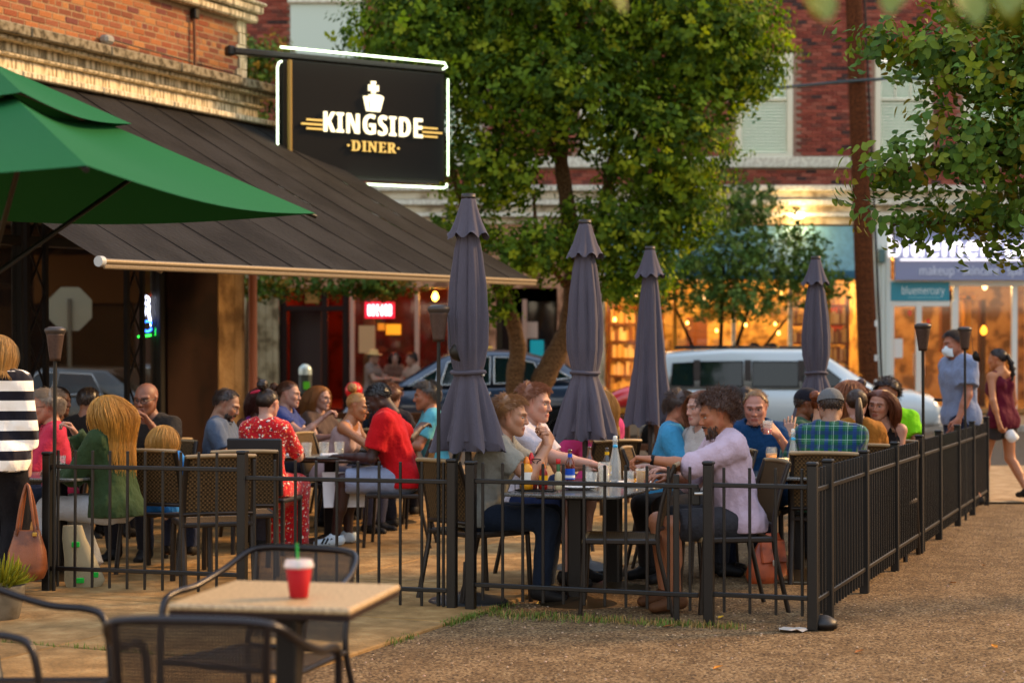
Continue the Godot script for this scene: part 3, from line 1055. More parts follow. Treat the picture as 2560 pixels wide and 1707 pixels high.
func shops() -> void:
	var Z := -36.0
	var b := thing("brick_shop_building", "red brick building with white sash windows above a row of shops", "building")
	var mortar := mat("red brick mortar", "#a88d7c", 0.95, 0, "grain", 2)
	var cream := mat("cream trim", "#cfc7ac", 0.75, 0, "blotch", 0.4)
	var white := mat("white trim", "#d9d8c6", 0.7, 0, "grain", 1)
	var pink := mat("pink plaster", "#b78a6c", 0.9, 0, "blotch", 0.5)
	var wins := [[4.93, 6.18, 4.82, 7.1], [8.0, 9.25, 4.82, 7.1], [9.95, 11.2, 4.82, 7.1], [1.5, 2.75, 4.82, 7.1], [-1.9, -0.65, 4.82, 7.1], [-4.75, -3.3, 4.82, 9.2]]
	var g := Geo.new()
	wall_grid(g, -13.5, 17.0, 4.14, 10.5, wins, Z - 0.03, 0.35)
	obj("wall", g, mortar, b)
	obj("attic_wall", bx(Vector3(30.5, 2.2, 0.3), Vector3(1.75, 11.6, Z - 0.2)), mortar, b)
	var xs := []
	var cs := []
	var tones := ["#8f4a3c", "#9a5242", "#824338", "#a35f4e", "#74463c", "#965042"]
	for r in 64:
		var y := 4.2 + r * 0.078
		var x := -6.6 - (0.11 if r % 2 else 0.0)
		while x < 12.6:
			x += 0.22
			var hole := y > 4.56 and y < 4.83
			for w in wins:
				if x > w[0] - 0.1 and x < w[1] + 0.1 and y > w[2] - 0.02 and y < w[3] + 0.02:
					hole = true
			if not hole:
				xs.append(at(x, y, Z - 0.028 + rng.randf() * 0.006))
				cs.append((Color(tones[rng.randi() % 6]) if rng.randf() > 0.06 else Color("#4a3a38")).srgb_to_linear() * rng.randf_range(0.85, 1.15))
	many("bricks", bx(Vector3(0.21, 0.066, 0.06), Vector3.ZERO, 0.004).mesh(), mat("red bricks", "#ffffff", 0.85, 0, "grain", 3), xs, cs, b)
	for w in wins:
		sash_window(b, w[0], w[1], w[2], w[3], Z)
	obj("bay_front", bx(Vector3(1.5, 2.9, 0.9), Vector3(-4.03, 8.0, Z + 0.3), 0.02), mat("pale bay paint", "#bccbbd", 0.6), b)
	obj("bay_moulding", bx(Vector3(1.62, 0.1, 1.0), Vector3(-4.03, 8.1, Z + 0.32), 0.03), white, b)
	for s in [[4.71, 0.23, 0.1, white, "sill_band"], [4.13, 0.12, 0.3, white, "cornice"], [3.98, 0.18, 0.2, cream, "cornice"], [3.82, 0.12, 0.26, white, "cornice"], [3.68, 0.16, 0.16, cream, "fascia"], [3.55, 0.09, 0.22, white, "cornice"], [3.42, 0.16, 0.12, cream, "fascia"]]:
		obj(s[4], bx(Vector3(24, s[1], s[2] + 0.3), Vector3(5.2, s[0], Z + s[2] / 2 - 0.15), 0.012), s[3], b)
	# piers between the shops
	var grey := mat("grey pilaster", "#93886a", 0.8, 0, "blotch", 0.6)
	for p in [[-5.75, -5.15, grey], [-1.31, -0.35, pink], [1.0, 2.0, pink], [1.78, 2.05, cream], [7.95, 8.34, mat("white pilaster", "#cdd6cf", 0.6)]]:
		var big: bool = p[1] - p[0] > 0.3
		obj("pier", bx(Vector3(p[1] - p[0], 4.2, 0.4 if big else 0.46), Vector3((p[0] + p[1]) / 2, 1.25, Z - 0.1), 0.015), p[2], b)
		if p[0] < -5 or p[0] > 7:
			for k in 3:
				obj("pier_flute", bx(Vector3(0.04, 3.4, 0.05), Vector3(lerpf(p[0], p[1], (k + 1) / 4.0), 1.2, Z + 0.11), 0.008), p[2], b)
	obj("lintel", bx(Vector3(7.3, 1.55, 0.4), Vector3(-1.6, 2.72, Z - 0.12), 0.01), pink, b)
	obj("side_wall", bx(Vector3(1.2, 5.4, 0.4), Vector3(-6.4, 1.4, Z - 0.2)), grey, b)
	obj("end_wall", bx(Vector3(5.5, 5.4, 0.4), Vector3(14.2, 1.4, Z - 0.2)), cream, b)
	# interiors: floor, back and side walls, ceiling
	var rooms := [[-5.15, -1.31, "#3a120c", "#4a1a10", -0.8], [-0.35, 1.0, "#241510", "#2a1810", -0.8], [2.05, 7.95, "#c8a458", "#cdb070", -0.8], [8.34, 13.0, "#b08a58", "#b8935c", -0.8]]
	for r in rooms:
		var w: float = r[1] - r[0]
		var xc: float = (r[0] + r[1]) / 2
		var wm := mat("room wall " + r[2], r[2], 0.85, 0, "blotch", 0.6)
		var cm := mat("room ceiling " + r[3], r[3], 0.85, 0, "grain", 0.6)
		obj("room_back", bx(Vector3(w + 0.4, 3.6, 0.15), Vector3(xc, 1.0, Z - 4.6)), wm, b)
		for x in [r[0] - 0.08, r[1] + 0.08]:
			obj("room_side", bx(Vector3(0.14, 3.6, 4.3), Vector3(x, 1.0, Z - 2.42)), wm, b)
		obj("room_floor", bx(Vector3(w, 0.1, 4.4), Vector3(xc, -0.78, Z - 2.4)), cm, b)
		obj("room_ceiling", bx(Vector3(w, 0.14, 4.4), Vector3(xc, 2.72, Z - 2.4)), cm, b)
	obj("roof_slab", bx(Vector3(32, 0.3, 8.0), Vector3(1.7, 3.9, Z - 4.4)), mortar, b)
	obj("rear_wall", bx(Vector3(32, 6.0, 0.3), Vector3(1.7, 1.2, Z - 8.3)), mortar, b)
	var glass := pane("shopfront glass", "#2c2a26", 0.1)
	# dark restaurant with red walls: door, mullions, window
	var dark := mat("dark brown joinery", "#1d0f0a", 0.6)
	for x in [-5.06, -4.15, -3.68]:
		obj("door_post", bx(Vector3(0.14, 2.8, 0.16), Vector3(x, 0.55, Z - 0.15), 0.01), dark, b)
	obj("door", bx(Vector3(0.78, 2.3, 0.07), Vector3(-4.6, 0.3, Z - 0.6), 0.01), mat("dark door leaf", "#25110b", 0.5), b)
	obj("door_stile", bx(Vector3(0.05, 2.2, 0.05), Vector3(-4.2, 0.35, Z - 0.1), 0.01), mat("worn orange wood", "#7a3d16", 0.6), b)
	obj("door_head", bx(Vector3(1.4, 0.12, 0.16), Vector3(-4.37, 1.5, Z - 0.14), 0.01), dark, b)
	obj("transom_panel", bx(Vector3(0.32, 0.34, 0.04), Vector3(-4.42, 1.78, Z - 0.08), 0.01), mat("tan panel", "#85602f", 0.8), b)
	var mull := mat("pinkish mullion", "#a58471", 0.6)
	for x in [-3.53, -2.1, -1.36]:
		obj("mullion", bx(Vector3(0.1, 2.75, 0.12), Vector3(x, 0.55, Z - 0.05), 0.01), mull, b)
	obj("inner_post", bx(Vector3(0.26, 2.6, 0.14), Vector3(-3.2, 0.5, Z - 0.5)), mat("olive post", "#6b512c", 0.7), b)
	obj("window_pane", bx(Vector3(1.33, 2.6, 0.012), Vector3(-2.81, 0.6, Z - 0.12)), glass, b)
	obj("window_pane", bx(Vector3(0.64, 2.6, 0.012), Vector3(-1.73, 0.6, Z - 0.12)), glass, b)
	obj("notice", bx(Vector3(0.36, 0.6, 0.02), Vector3(-3.2, 0.82, Z + 0.03)), mat("paper notice", "#b08a60", 0.8), b)
	for q in [[-2.72, 1.02, 0.34, 0.24, "#c98a1d"], [-3.0, 1.08, 0.16, 0.16, "#a86a1a"]]:
		obj("menu_panel", bx(Vector3(q[2], q[3], 0.03), Vector3(q[0], q[1], Z - 1.4)), glow("amber panel " + q[4], q[4], 0.7), b)
	# red room lamp and the bare bulb
	bulb_light(b, Vector3(-2.9, 2.3, Z - 2.0), 5.0, "#ff5a28", 0.05, 3.0)
	bulb_light(b, Vector3(-1.72, 1.76, Z - 0.5), 1.2, "#ffc04a", 0.075, 9.0)
	var open := thing("open_sign", "glowing red and white open sign hung in the red restaurant window", "neon sign", at(-2.92, 1.46, Z + 0.02))
	obj("back_plate", bx(Vector3(0.66, 0.36, 0.03), Vector3(0, 0, -0.03), 0.01), glow("open sign red", "#e0102f", 0.5), open)
	var dots := Geo.new()
	for k in 22:
		var a := TAU * k / 22.0
		dots.lathe([Vector2(0, -0.03), Vector2(0.03, 0), Vector2(0, 0.03)], 8, Vector3(clampf(cos(a) * 0.34, -0.24, 0.24), clampf(sin(a) * 0.16, -0.1, 0.1), 0.02))
	obj("bulb_row", dots, glow("open sign white", "#ffd9dc", 2.2), open).set_meta("kind", "stuff")
	lettering("letters", "OPEN", 0.17, 0.02, glow("open letters", "#fff0e4", 1.6), open, at(0, 0, 0.02), "Droid Sans", 700, 0.9)
	# dark doorway in the pink wall
	obj("door_frame", bx(Vector3(0.12, 2.6, 0.2), Vector3(-0.28, 0.4, Z - 0.1)), mat("dark green frame", "#2f2618", 0.6), b)
	obj("door_frame", bx(Vector3(0.1, 2.6, 0.2), Vector3(0.28, 0.4, Z - 0.1)), mat("pinkish frame", "#a58471", 0.6), b)
	obj("door", bx(Vector3(0.5, 2.2, 0.08), Vector3(0.0, 0.3, Z - 0.3)), dark, b)
	obj("door_glass", bx(Vector3(0.6, 2.5, 0.012), Vector3(0.66, 0.4, Z - 0.16)), glass, b)
	obj("poster", bx(Vector3(0.3, 0.36, 0.02), Vector3(0.42, 1.02, Z - 0.14)), mat("pale poster", "#b59c8a", 0.8), b)
	obj("hanging_pennant", bx(Vector3(0.3, 0.36, 0.02), Vector3(0.55, 0.62, Z + 0.05)), mat("turquoise cloth", "#1fa8b4", 0.7), b)
	# the warm bookshop front: blue fascia under a lamp
	var fas := Geo.new()
	fas.rings([PackedVector3Array([Vector3(2.0, 3.3, Z + 0.16), Vector3(7.8, 3.3, Z + 0.16)]), PackedVector3Array([Vector3(2.0, 2.3, Z + 0.75), Vector3(7.8, 2.3, Z + 0.75)])], false, false)
	obj("fascia_board", fas, mat("teal fascia", "#5f8f9b", 0.55, 0, "grain", 0.5), b)
	obj("fascia_edge", bx(Vector3(5.8, 0.19, 0.06), Vector3(4.9, 2.22, Z + 0.76), 0.01), mat("deep teal edge", "#0f5a74", 0.5), b)
	obj("shop_soffit", bx(Vector3(5.8, 0.05, 0.9), Vector3(4.9, 2.14, Z + 0.3)), mat("amber soffit", "#b8741c", 0.7), b)
	var warm := mat("warm frame", "#b8842f", 0.6)
	for x in [3.6, 4.9, 6.15, 7.0]:
		obj("shop_mullion", bx(Vector3(0.09, 2.95, 0.1), Vector3(x, 0.65, Z - 0.06), 0.01), white if x == 6.15 or x == 4.9 else warm, b)
	for q in [[2.1, 3.56], [3.64, 4.86], [4.94, 6.11], [6.19, 6.96], [7.04, 7.9]]:
		obj("shop_pane", bx(Vector3(q[1] - q[0], 2.9, 0.012), Vector3((q[0] + q[1]) / 2, 0.68, Z - 0.08)), glass, b)
	obj("stall_riser", bx(Vector3(5.9, 0.5, 0.14), Vector3(5.0, -0.55, Z - 0.05)), warm, b)
	for p in [Vector3(2.9, 1.75, Z - 1.5), Vector3(4.4, 1.75, Z - 1.2), Vector3(5.6, 2.2, Z - 2.0), Vector3(7.0, 2.2, Z - 2.0)]:
		bulb_light(b, p, 2.2, "#ffd08a", 0.06, 3.0)
	for p in [Vector3(2.3, 1.25, Z - 0.5), Vector3(6.0, 1.83, Z - 0.3), Vector3(5.85, 1.88, Z - 0.3), Vector3(6.27, 1.88, Z - 0.3), Vector3(5.95, 0.95, Z - 0.4), Vector3(6.8, 1.3, Z - 0.4), Vector3(4.65, 1.22, Z - 0.3)]:
		bulb_light(b, p, 0.0, "#ffc45e", 0.04, 4.0)
	# lamp over the fascia
	var lamp := thing("wall_lamp", "lit oval wall lamp above the teal shop fascia", "lamp", at(6.24, 3.52, Z + 0.45))
	var lg := Geo.new()
	lg.lathe([Vector2(0, -0.07), Vector2(0.1, -0.055), Vector2(0.145, 0.0), Vector2(0.13, 0.05), Vector2(0, 0.07)], 14)
	obj("diffuser", lg, glow("lamp diffuser", "#ffd9a0", 5.0), lamp)
	obj("bracket", bar(Vector3(0, 0.06, 0), Vector3(0, 0.12, -0.3), 0.03), white, lamp)
	var sl := OmniLight3D.new()
	sl.name = "lamp_light"
	sl.light_color = Color("#ffcf8a")
	sl.light_energy = 0.9
	sl.light_size = 0.1
	sl.omni_range = 20.0
	sl.omni_attenuation = 2.0
	sl.shadow_enabled = true
	lamp.add_child(sl, true)
	# shelves, books, paintings, a lamp and a rack in the warm shop
	var sh := thing("bookshelf", "tall warm lit bookshelf full of pale books inside the bookshop", "shelf", at(6.95, -0.75, Z - 1.0))
	var wood := mat("shelf wood", "#6b3a12", 0.7)
	for k in 6:
		obj("shelf", bx(Vector3(1.3, 0.05, 0.3), Vector3(0, 0.2 + k * 0.42, 0)), wood, sh)
	for x in [-0.65, 0.0, 0.65]:
		obj("side_panel", bx(Vector3(0.05, 2.5, 0.3), Vector3(x, 1.25, 0)), wood, sh)
	var bk := Geo.new()
	for k in 5:
		var x := -0.6
		while x < 0.58:
			var w := rng.randf_range(0.03, 0.07)
			var hh := rng.randf_range(0.2, 0.34)
			bk.col = [Color(0.7, 0.45, 0.15), Color(0.5, 0.3, 0.08), Color(0.8, 0.6, 0.3), Color(0.25, 0.1, 0.04)][rng.randi() % 4]
			bk.box(Vector3(x + w / 2, 0.225 + k * 0.42 + hh / 2, 0.04), Vector3(w - 0.005, hh, 0.2))
			x += w
	obj("books", bk, mat("books", "#ffffff", 0.7), sh).set_meta("kind", "stuff")
	dup(sh, "bookshelf", at(3.0, -0.75, Z - 3.6), "dim bookshelf at the back left of the amber bookshop")
	for q in [[3.15, 1.05, "#3a200c"], [4.35, 0.9, "#5a3010"], [7.55, 1.2, "#7a2a10"]]:
		obj("hanging_picture", bx(Vector3(0.5, 0.8, 0.04), Vector3(q[0], q[1], Z - 2.4)), mat("picture " + q[2], q[2], 0.6), b)
	# chemist's: white framed double door under a teal transom, lit fascia
	var wf := mat("white shop frame", "#d5d6cb", 0.5)
	var door := thing("shop_door", "white framed double glass door under the teal transom sign", "door", at(8.95, -0.83, Z + 0.02))
	for x in [-0.6, 0.0, 0.78]:
		obj("stile", bx(Vector3(0.11 if x != 0.0 else 0.13, 2.5, 0.1), Vector3(x + 0.02, 1.25, 0), 0.01), wf, door)
	obj("head_rail", bx(Vector3(1.3, 0.14, 0.09), Vector3(0.06, 2.44, 0), 0.01), wf, door)
	obj("kick_rail", bx(Vector3(1.3, 0.16, 0.09), Vector3(0.06, 0.08, 0), 0.01), wf, door)
	for x in [-0.29, 0.42]:
		obj("door_pane", bx(Vector3(0.56 if x < 0 else 0.62, 2.3, 0.012), Vector3(x, 1.25, 0)), glass, door)
	for x in [-0.1, 0.13]:
		obj("handle", bar(Vector3(x, 0.85, 0.07), Vector3(x, 1.35, 0.07), 0.014), mat("steel", "#b9b6ad", 0.3, 0.8), door)
	obj("notice", bx(Vector3(0.18, 0.42, 0.01), Vector3(-0.42, 1.45, 0.012)), mat("white notice", "#d9d9d2", 0.7), door)
	var tr := thing("transom_sign", "teal transom sign reading bluemercury over the white door", "sign", at(8.99, 1.87, Z + 0.06))
	obj("panel", bx(Vector3(1.3, 0.42, 0.04), Vector3.ZERO, 0.005), mat("teal sign", "#1f8496", 0.5), tr)
	lettering("letters", "bluemercury", 0.23, 0.012, mat("white letters", "#d9e6e4", 0.6), tr, at(0.06, 0.02, 0.024), "Droid Sans", 400, 0.72)
	obj("small_print", bx(Vector3(0.7, 0.02, 0.006), Vector3(0.08, -0.13, 0.023)), mat("small print", "#7fb8bf", 0.6), tr)
	var fa := thing("fascia_sign", "slate blue fascia with glowing white letters and makeup lettering", "sign", at(9.9, 2.72, Z + 0.2))
	obj("board", bx(Vector3(3.1, 1.22, 0.12), Vector3(0.05, 0, -0.02), 0.01), mat("slate fascia", "#7f87a6", 0.5), fa)
	lettering("letters", "bluemercury", 0.62, 0.05, glow("sign white", "#f4eef4", 0.42), fa, at(0.02, 0.12, 0.07), "Droid Sans", 700, 0.9)
	obj("light_strip", bx(Vector3(2.9, 0.05, 0.05), Vector3(0.05, -0.16, 0.08), 0.01), glow("sign white", "#f4eef4", 0.42), fa)
	lettering("letters", "makeup · skincare · spa", 0.27, 0.015, mat("pale letters", "#d3dae6", 0.6), fa, at(0.15, -0.4, 0.05), "Droid Sans", 400, 0.8)
	var al := AreaLight3D.new()
	al.name = "fascia_light"
	al.area_size = Vector2(2.9, 0.3)
	al.light_color = Color("#fff0ee")
	al.light_energy = 0.15
	al.area_range = 20.0
	al.shadow_enabled = true
	fa.add_child(al, true)
	al.position = Vector3(0.05, 0.1, 0.14)
	obj("shop_mullion", bx(Vector3(0.12, 3.0, 0.12), Vector3(11.1, 0.6, Z - 0.04), 0.01), wf, b)
	obj("shop_mullion", bx(Vector3(0.12, 3.0, 0.12), Vector3(9.8, 0.6, Z - 0.04), 0.01), wf, b)
	obj("shop_header", bx(Vector3(5.0, 0.14, 0.14), Vector3(10.8, 2.06, Z), 0.01), wf, b)
	obj("shop_pane", bx(Vector3(1.2, 2.8, 0.012), Vector3(10.45, 0.62, Z - 0.05)), glass, b)
	obj("shop_pane", bx(Vector3(1.8, 2.8, 0.012), Vector3(12.1, 0.62, Z - 0.05)), glass, b)
	for q in [[9.95, 1.2, 0.3, 1.4, "#7a4a14"], [10.4, 0.5, 0.12, 2.6, "#c98a1c"], [10.75, 0.4, 0.1, 2.6, "#5a3a12"], [10.2, 1.75, 0.7, 0.1, "#d9981c"]]:
		obj("display_unit", bx(Vector3(q[2], q[3], 0.3), Vector3(q[0], q[1], Z - 1.3), 0.01), mat("display " + q[4], q[4], 0.7), b)
	bulb_light(b, Vector3(9.2, 2.2, Z - 2.2), 2.0, "#ffd08a", 0.06, 3.0)
	bulb_light(b, Vector3(10.9, 2.0, Z - 1.6), 2.0, "#ffd08a", 0.06, 3.0)
	bulb_light(b, Vector3(10.62, 1.0, Z - 0.7), 0.0, "#ff9a2a", 0.08, 2.5)
	for q in [[8.55, 1.45], [8.98, 1.4], [9.4, 1.2]]:
		obj("red_tag", bx(Vector3(0.08, 0.12, 0.02), Vector3(q[0], q[1], Z - 0.8)), mat("red tag", "#d0141c", 0.5), b)
	obj("meter_box", bx(Vector3(0.14, 0.3, 0.1), Vector3(8.12, 2.65, Z + 0.16), 0.01), mat("meter grey", "#55706f", 0.6), b)
	# the next street, seen through the diner's glass
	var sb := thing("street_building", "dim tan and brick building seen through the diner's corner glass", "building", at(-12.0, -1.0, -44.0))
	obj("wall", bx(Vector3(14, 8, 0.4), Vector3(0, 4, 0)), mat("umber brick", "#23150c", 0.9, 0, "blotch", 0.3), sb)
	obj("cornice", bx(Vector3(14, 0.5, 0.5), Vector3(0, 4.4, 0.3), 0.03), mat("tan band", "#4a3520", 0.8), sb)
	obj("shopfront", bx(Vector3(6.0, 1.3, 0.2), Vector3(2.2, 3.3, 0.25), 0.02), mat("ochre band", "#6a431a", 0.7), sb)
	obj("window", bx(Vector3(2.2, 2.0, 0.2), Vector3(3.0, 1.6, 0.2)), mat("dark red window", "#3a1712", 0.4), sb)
	# the block along the side street at right, mirrored in the diner's glass
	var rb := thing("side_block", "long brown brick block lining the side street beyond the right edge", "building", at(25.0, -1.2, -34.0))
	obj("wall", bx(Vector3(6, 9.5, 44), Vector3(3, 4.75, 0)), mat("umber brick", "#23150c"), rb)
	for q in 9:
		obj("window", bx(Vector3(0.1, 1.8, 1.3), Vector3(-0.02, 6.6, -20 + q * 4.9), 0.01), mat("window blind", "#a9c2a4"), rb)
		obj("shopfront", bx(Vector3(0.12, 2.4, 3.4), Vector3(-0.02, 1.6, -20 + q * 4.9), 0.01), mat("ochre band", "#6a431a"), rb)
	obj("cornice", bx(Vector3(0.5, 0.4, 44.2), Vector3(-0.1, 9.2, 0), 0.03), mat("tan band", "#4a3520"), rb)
	var ss := thing("stop_sign", "pale blank back of an octagonal road sign behind the diner glass", "road sign", at(-7.7, gy(28.0), -28.4))
	var oc := PackedVector2Array()
	for k in 8:
		oc.append(Vector2(cos(TAU * (k + 0.5) / 8), sin(TAU * (k + 0.5) / 8)) * 0.41)
	var og := Geo.new()
	og.prism(oc, -0.006, 0.006, at(0, 2.42, 0))
	obj("plate", og, mat("bare aluminium", "#a8a68c", 0.6, 0.2), ss)
	obj("post", bx(Vector3(0.06, 2.6, 0.05), Vector3(0, 1.3, 0.035), 0.005), mat("galvanised post", "#6f6a58", 0.6, 0.3), ss)


# ---------------------------------------------------------------- trees
func leaf_mesh(w: float, l: float) -> Mesh:
	var g := Geo.new()
	g.rings([PackedVector3Array([Vector3(-0.02 * w, 0, 0), Vector3(0, 0, 0), Vector3(0.02 * w, 0, 0)]), PackedVector3Array([Vector3(-0.46 * w, 0.1 * w, 0.3 * l), Vector3(0, 0, 0.32 * l), Vector3(0.46 * w, 0.1 * w, 0.3 * l)]), PackedVector3Array([Vector3(-0.4 * w, 0.06 * w, 0.62 * l), Vector3(0, -0.01, 0.66 * l), Vector3(0.4 * w, 0.06 * w, 0.62 * l)]), PackedVector3Array([Vector3(-0.02 * w, -0.06 * l, l), Vector3(0, -0.06 * l, l), Vector3(0.02 * w, -0.06 * l, l)])], false, false)
	return g.mesh()


func sprig(w: float, l: float, n: int) -> Mesh:  # a twig with a handful of leaves
	var one := Geo.new()
	var lr := []
	for q in [[0.0, 0.03], [0.16, 0.36], [0.4, 0.5], [0.66, 0.4], [0.88, 0.16], [1.0, 0.02]]:
		var e: float = q[1] * w
		lr.append(PackedVector3Array([Vector3(-e, e * 0.25 - 0.1 * l * q[0] * q[0], q[0] * l), Vector3(0, -0.1 * l * q[0] * q[0], q[0] * l), Vector3(e, e * 0.25 - 0.1 * l * q[0] * q[0], q[0] * l)]))
	one.rings(lr, false, false)
	var g := Geo.new()
	for k in n:
		var a := k * 2.4 + rng.randf() * 0.6
		var y := l * 2.2 * k / n
		g.add(one, Transform3D(Basis(Vector3.UP, a) * Basis(Vector3.RIGHT, rng.randf_range(-0.5, 0.7)), Vector3(0, 0, 0) + Vector3(sin(a) * 0.01, y, cos(a) * 0.01)), Color.WHITE * rng.randf_range(0.8, 1.15))
	return g.mesh()


func limb(g: Geo, ps: Array, r0: float, r1: float, sides := 9) -> void:
	var s := spline(ps, 5)
	var rs := []
	for i in s.size():
		rs.append(lerpf(r0, r1, i / float(s.size() - 1)) * (1.0 + 0.06 * sin(i * 2.1)))
	g.tube(s, rs, sides)


func clumps(blobs: Array, n: int, fill: float, sc: float, up: float, tones: Array) -> Array:  # leaf sprays through a crown made of blobs [centre, radius vector]
	var xs := []
	var cs := []
	var tot := 0.0
	for b in blobs:
		tot += pow(b[1].x * b[1].y * b[1].z, 0.7)
	for b in blobs:
		var m := int(n * pow(b[1].x * b[1].y * b[1].z, 0.7) / tot)
		for i in m:
			var dir := Vector3(rng.randfn(), rng.randfn(), rng.randfn()).normalized()
			var rad := pow(rng.randf(), fill) * rng.randf_range(0.88, 1.12)
			var p: Vector3 = b[0] + dir * b[1] * rad
			var out := (dir + Vector3(0, up, 0) + Vector3(rng.randfn(), rng.randfn(), rng.randfn()) * 0.45).normalized()
			var x := out.cross(Vector3(rng.randfn(), rng.randfn(), rng.randfn())).normalized()
			xs.append(Transform3D(Basis(x, out, x.cross(out)).scaled(Vector3.ONE * sc * rng.randf_range(0.7, 1.3)), p))
			cs.append((Color(tones[rng.randi() % tones.size()]).srgb_to_linear()) * rng.randf_range(0.75, 1.2))
	return [xs, cs]


func leafy(key: String, light: Color) -> StandardMaterial3D:
	var m := mat(key, "#ffffff", 0.62)
	m.backlight_enabled = true
	m.backlight = light
	return m


func trees() -> void:
	var bark := mat("grey bark", "#a08a6c", 0.9, 0, "bark", 2.0, "nbark", 0.8)
	# the big street tree between patio and road
	var d := 23.5
	var t := thing("street_tree", "large full leafed street tree with forked trunk beside the dark car", "tree", at(0.2, gy(d), -d))
	var g := Geo.new()
	limb(g, [Vector3(0.02, -0.1, 0), Vector3(0.0, 0.5, 0), Vector3(-0.04, 0.95, 0)], 0.3, 0.24, 12)
	limb(g, [Vector3(-0.1, 0.8, 0), Vector3(-0.16, 1.3, 0.02), Vector3(-0.12, 1.8, 0), Vector3(-0.28, 2.4, 0.1), Vector3(-0.6, 3.0, 0.2)], 0.15, 0.09)
	limb(g, [Vector3(0.08, 0.75, 0), Vector3(0.2, 1.2, 0.0), Vector3(0.42, 1.65, 0), Vector3(0.62, 2.1, 0.02), Vector3(0.68, 2.9, 0.0), Vector3(0.6, 3.8, 0.0), Vector3(0.5, 4.6, 0), Vector3(0.62, 5.6, 0), Vector3(0.8, 6.6, 0)], 0.19, 0.07)
	limb(g, [Vector3(0.6, 2.2, 0), Vector3(0.95, 3.0, -0.2), Vector3(1.15, 3.9, -0.2), Vector3(1.35, 4.8, -0.1), Vector3(1.9, 5.6, 0)], 0.12, 0.05)
	limb(g, [Vector3(0.5, 4.4, 0), Vector3(0.0, 5.2, 0.3), Vector3(-0.7, 5.9, 0.4)], 0.07, 0.03)
	limb(g, [Vector3(1.2, 4.2, -0.2), Vector3(1.9, 4.7, 0.3), Vector3(2.6, 4.9, 0.3)], 0.06, 0.025)
	limb(g, [Vector3(-0.5, 2.8, 0.2), Vector3(-0.9, 3.8, 0.4), Vector3(-1.2, 4.9, 0.4)], 0.08, 0.03)
	limb(g, [Vector3(0.62, 2.6, 0.0), Vector3(0.2, 3.2, 0.4), Vector3(0.1, 4.0, 0.5)], 0.05, 0.02)
	limb(g, [Vector3(-0.14, 0.95, 0.14), Vector3(-0.16, 1.02, 0.19)], 0.09, 0.05)
	obj("trunk", g, bark, t)
	var blobs := [[Vector3(0.2, 6.8, 0), Vector3(2.2, 1.7, 1.7)], [Vector3(-1.3, 6.1, 0.3), Vector3(1.35, 1.3, 1.2)], [Vector3(2.3, 6.2, 0.2), Vector3(1.35, 1.35, 1.3)], [Vector3(2.95, 5.95, 0.3), Vector3(0.8, 0.8, 0.9)], [Vector3(0.3, 5.3, 0.8), Vector3(1.5, 0.85, 0.9)], [Vector3(1.9, 4.6, 0.5), Vector3(1.1, 0.9, 1.0)], [Vector3(2.15, 3.75, 0.3), Vector3(0.66, 0.62, 0.8)], [Vector3(-0.5, 4.3, 0.5), Vector3(0.85, 0.6, 0.8)], [Vector3(1.2, 3.4, 0.5), Vector3(0.9, 0.5, 0.8)], [Vector3(0.0, 3.1, 0.7), Vector3(0.8, 0.4, 0.7)], [Vector3(-0.95, 3.35, 0.4), Vector3(0.5, 0.36, 0.5)], [Vector3(1.5, 2.75, 0.5), Vector3(0.6, 0.4, 0.6)], [Vector3(-0.4, 2.4, 0.4), Vector3(0.22, 0.3, 0.25)], [Vector3(0.4, 8.6, 0), Vector3(2.6, 1.2, 1.8)], [Vector3(-2.0, 5.3, 0.3), Vector3(0.55, 0.6, 0.6)]]
	var got := clumps(blobs, 17000, 0.42, 1.0, 0.2, ["#557220", "#46621c", "#688424", "#7c9628", "#3c581e", "#98a62c"])
	many("crown", sprig(0.058, 0.074, 6), leafy("street tree leaves", Color(0.95, 1.0, 0.25)), got[0], got[1], t)
	# slender tree by the bookshop
	d = 32.2
	t = thing("young_tree", "slender multi stemmed young tree standing before the amber bookshop", "tree", at(4.3, gy(33.6) + 0.1, -d - 1.6))
	g = Geo.new()
	for s in [[Vector3(-0.1, 0, 0), Vector3(-0.4, 1.2, 0), Vector3(-0.9, 2.4, 0)], [Vector3(0, 0, 0), Vector3(0.0, 1.2, 0.1), Vector3(0.1, 3.4, 0)], [Vector3(0.1, 0, 0), Vector3(0.5, 1.0, 0), Vector3(1.4, 2.2, 0)], [Vector3(0.05, 0.2, 0), Vector3(0.3, 1.4, -0.1), Vector3(0.9, 3.2, 0)]]:
		limb(g, s, 0.07, 0.02, 6)
	obj("trunk", g, mat("dark bark", "#4a3826", 0.9, 0, "bark", 3.0), t)
	blobs = [[Vector3(-0.6, 3.3, 0), Vector3(1.1, 0.9, 0.8)], [Vector3(0.7, 3.6, 0), Vector3(1.2, 1.2, 0.9)], [Vector3(0.3, 2.6, 0.1), Vector3(1.4, 0.5, 0.8)], [Vector3(1.7, 3.2, 0), Vector3(0.7, 0.8, 0.6)], [Vector3(2.2, 2.9, 0), Vector3(0.55, 0.4, 0.4)], [Vector3(-1.5, 2.8, 0), Vector3(0.6, 0.5, 0.5)], [Vector3(0.4, 4.6, 0), Vector3(0.9, 0.6, 0.6)]]
	got = clumps(blobs, 2300, 0.5, 1.0, 0.1, ["#46632a", "#3a5524", "#587230", "#6a7f3a"])
	many("crown", sprig(0.06, 0.085, 5), leafy("young tree leaves", Color(0.55, 0.6, 0.2)), got[0], got[1], t)
	var wire := Geo.new()
	wire.tube(spline([Vector3(-1.4, 2.1, 0.3), Vector3(0.2, 1.9, 0.4), Vector3(1.9, 2.35, 0.3)], 5), 0.006, 4)
	obj("light_wire", wire, mat("black iron", "#15140f"), t)
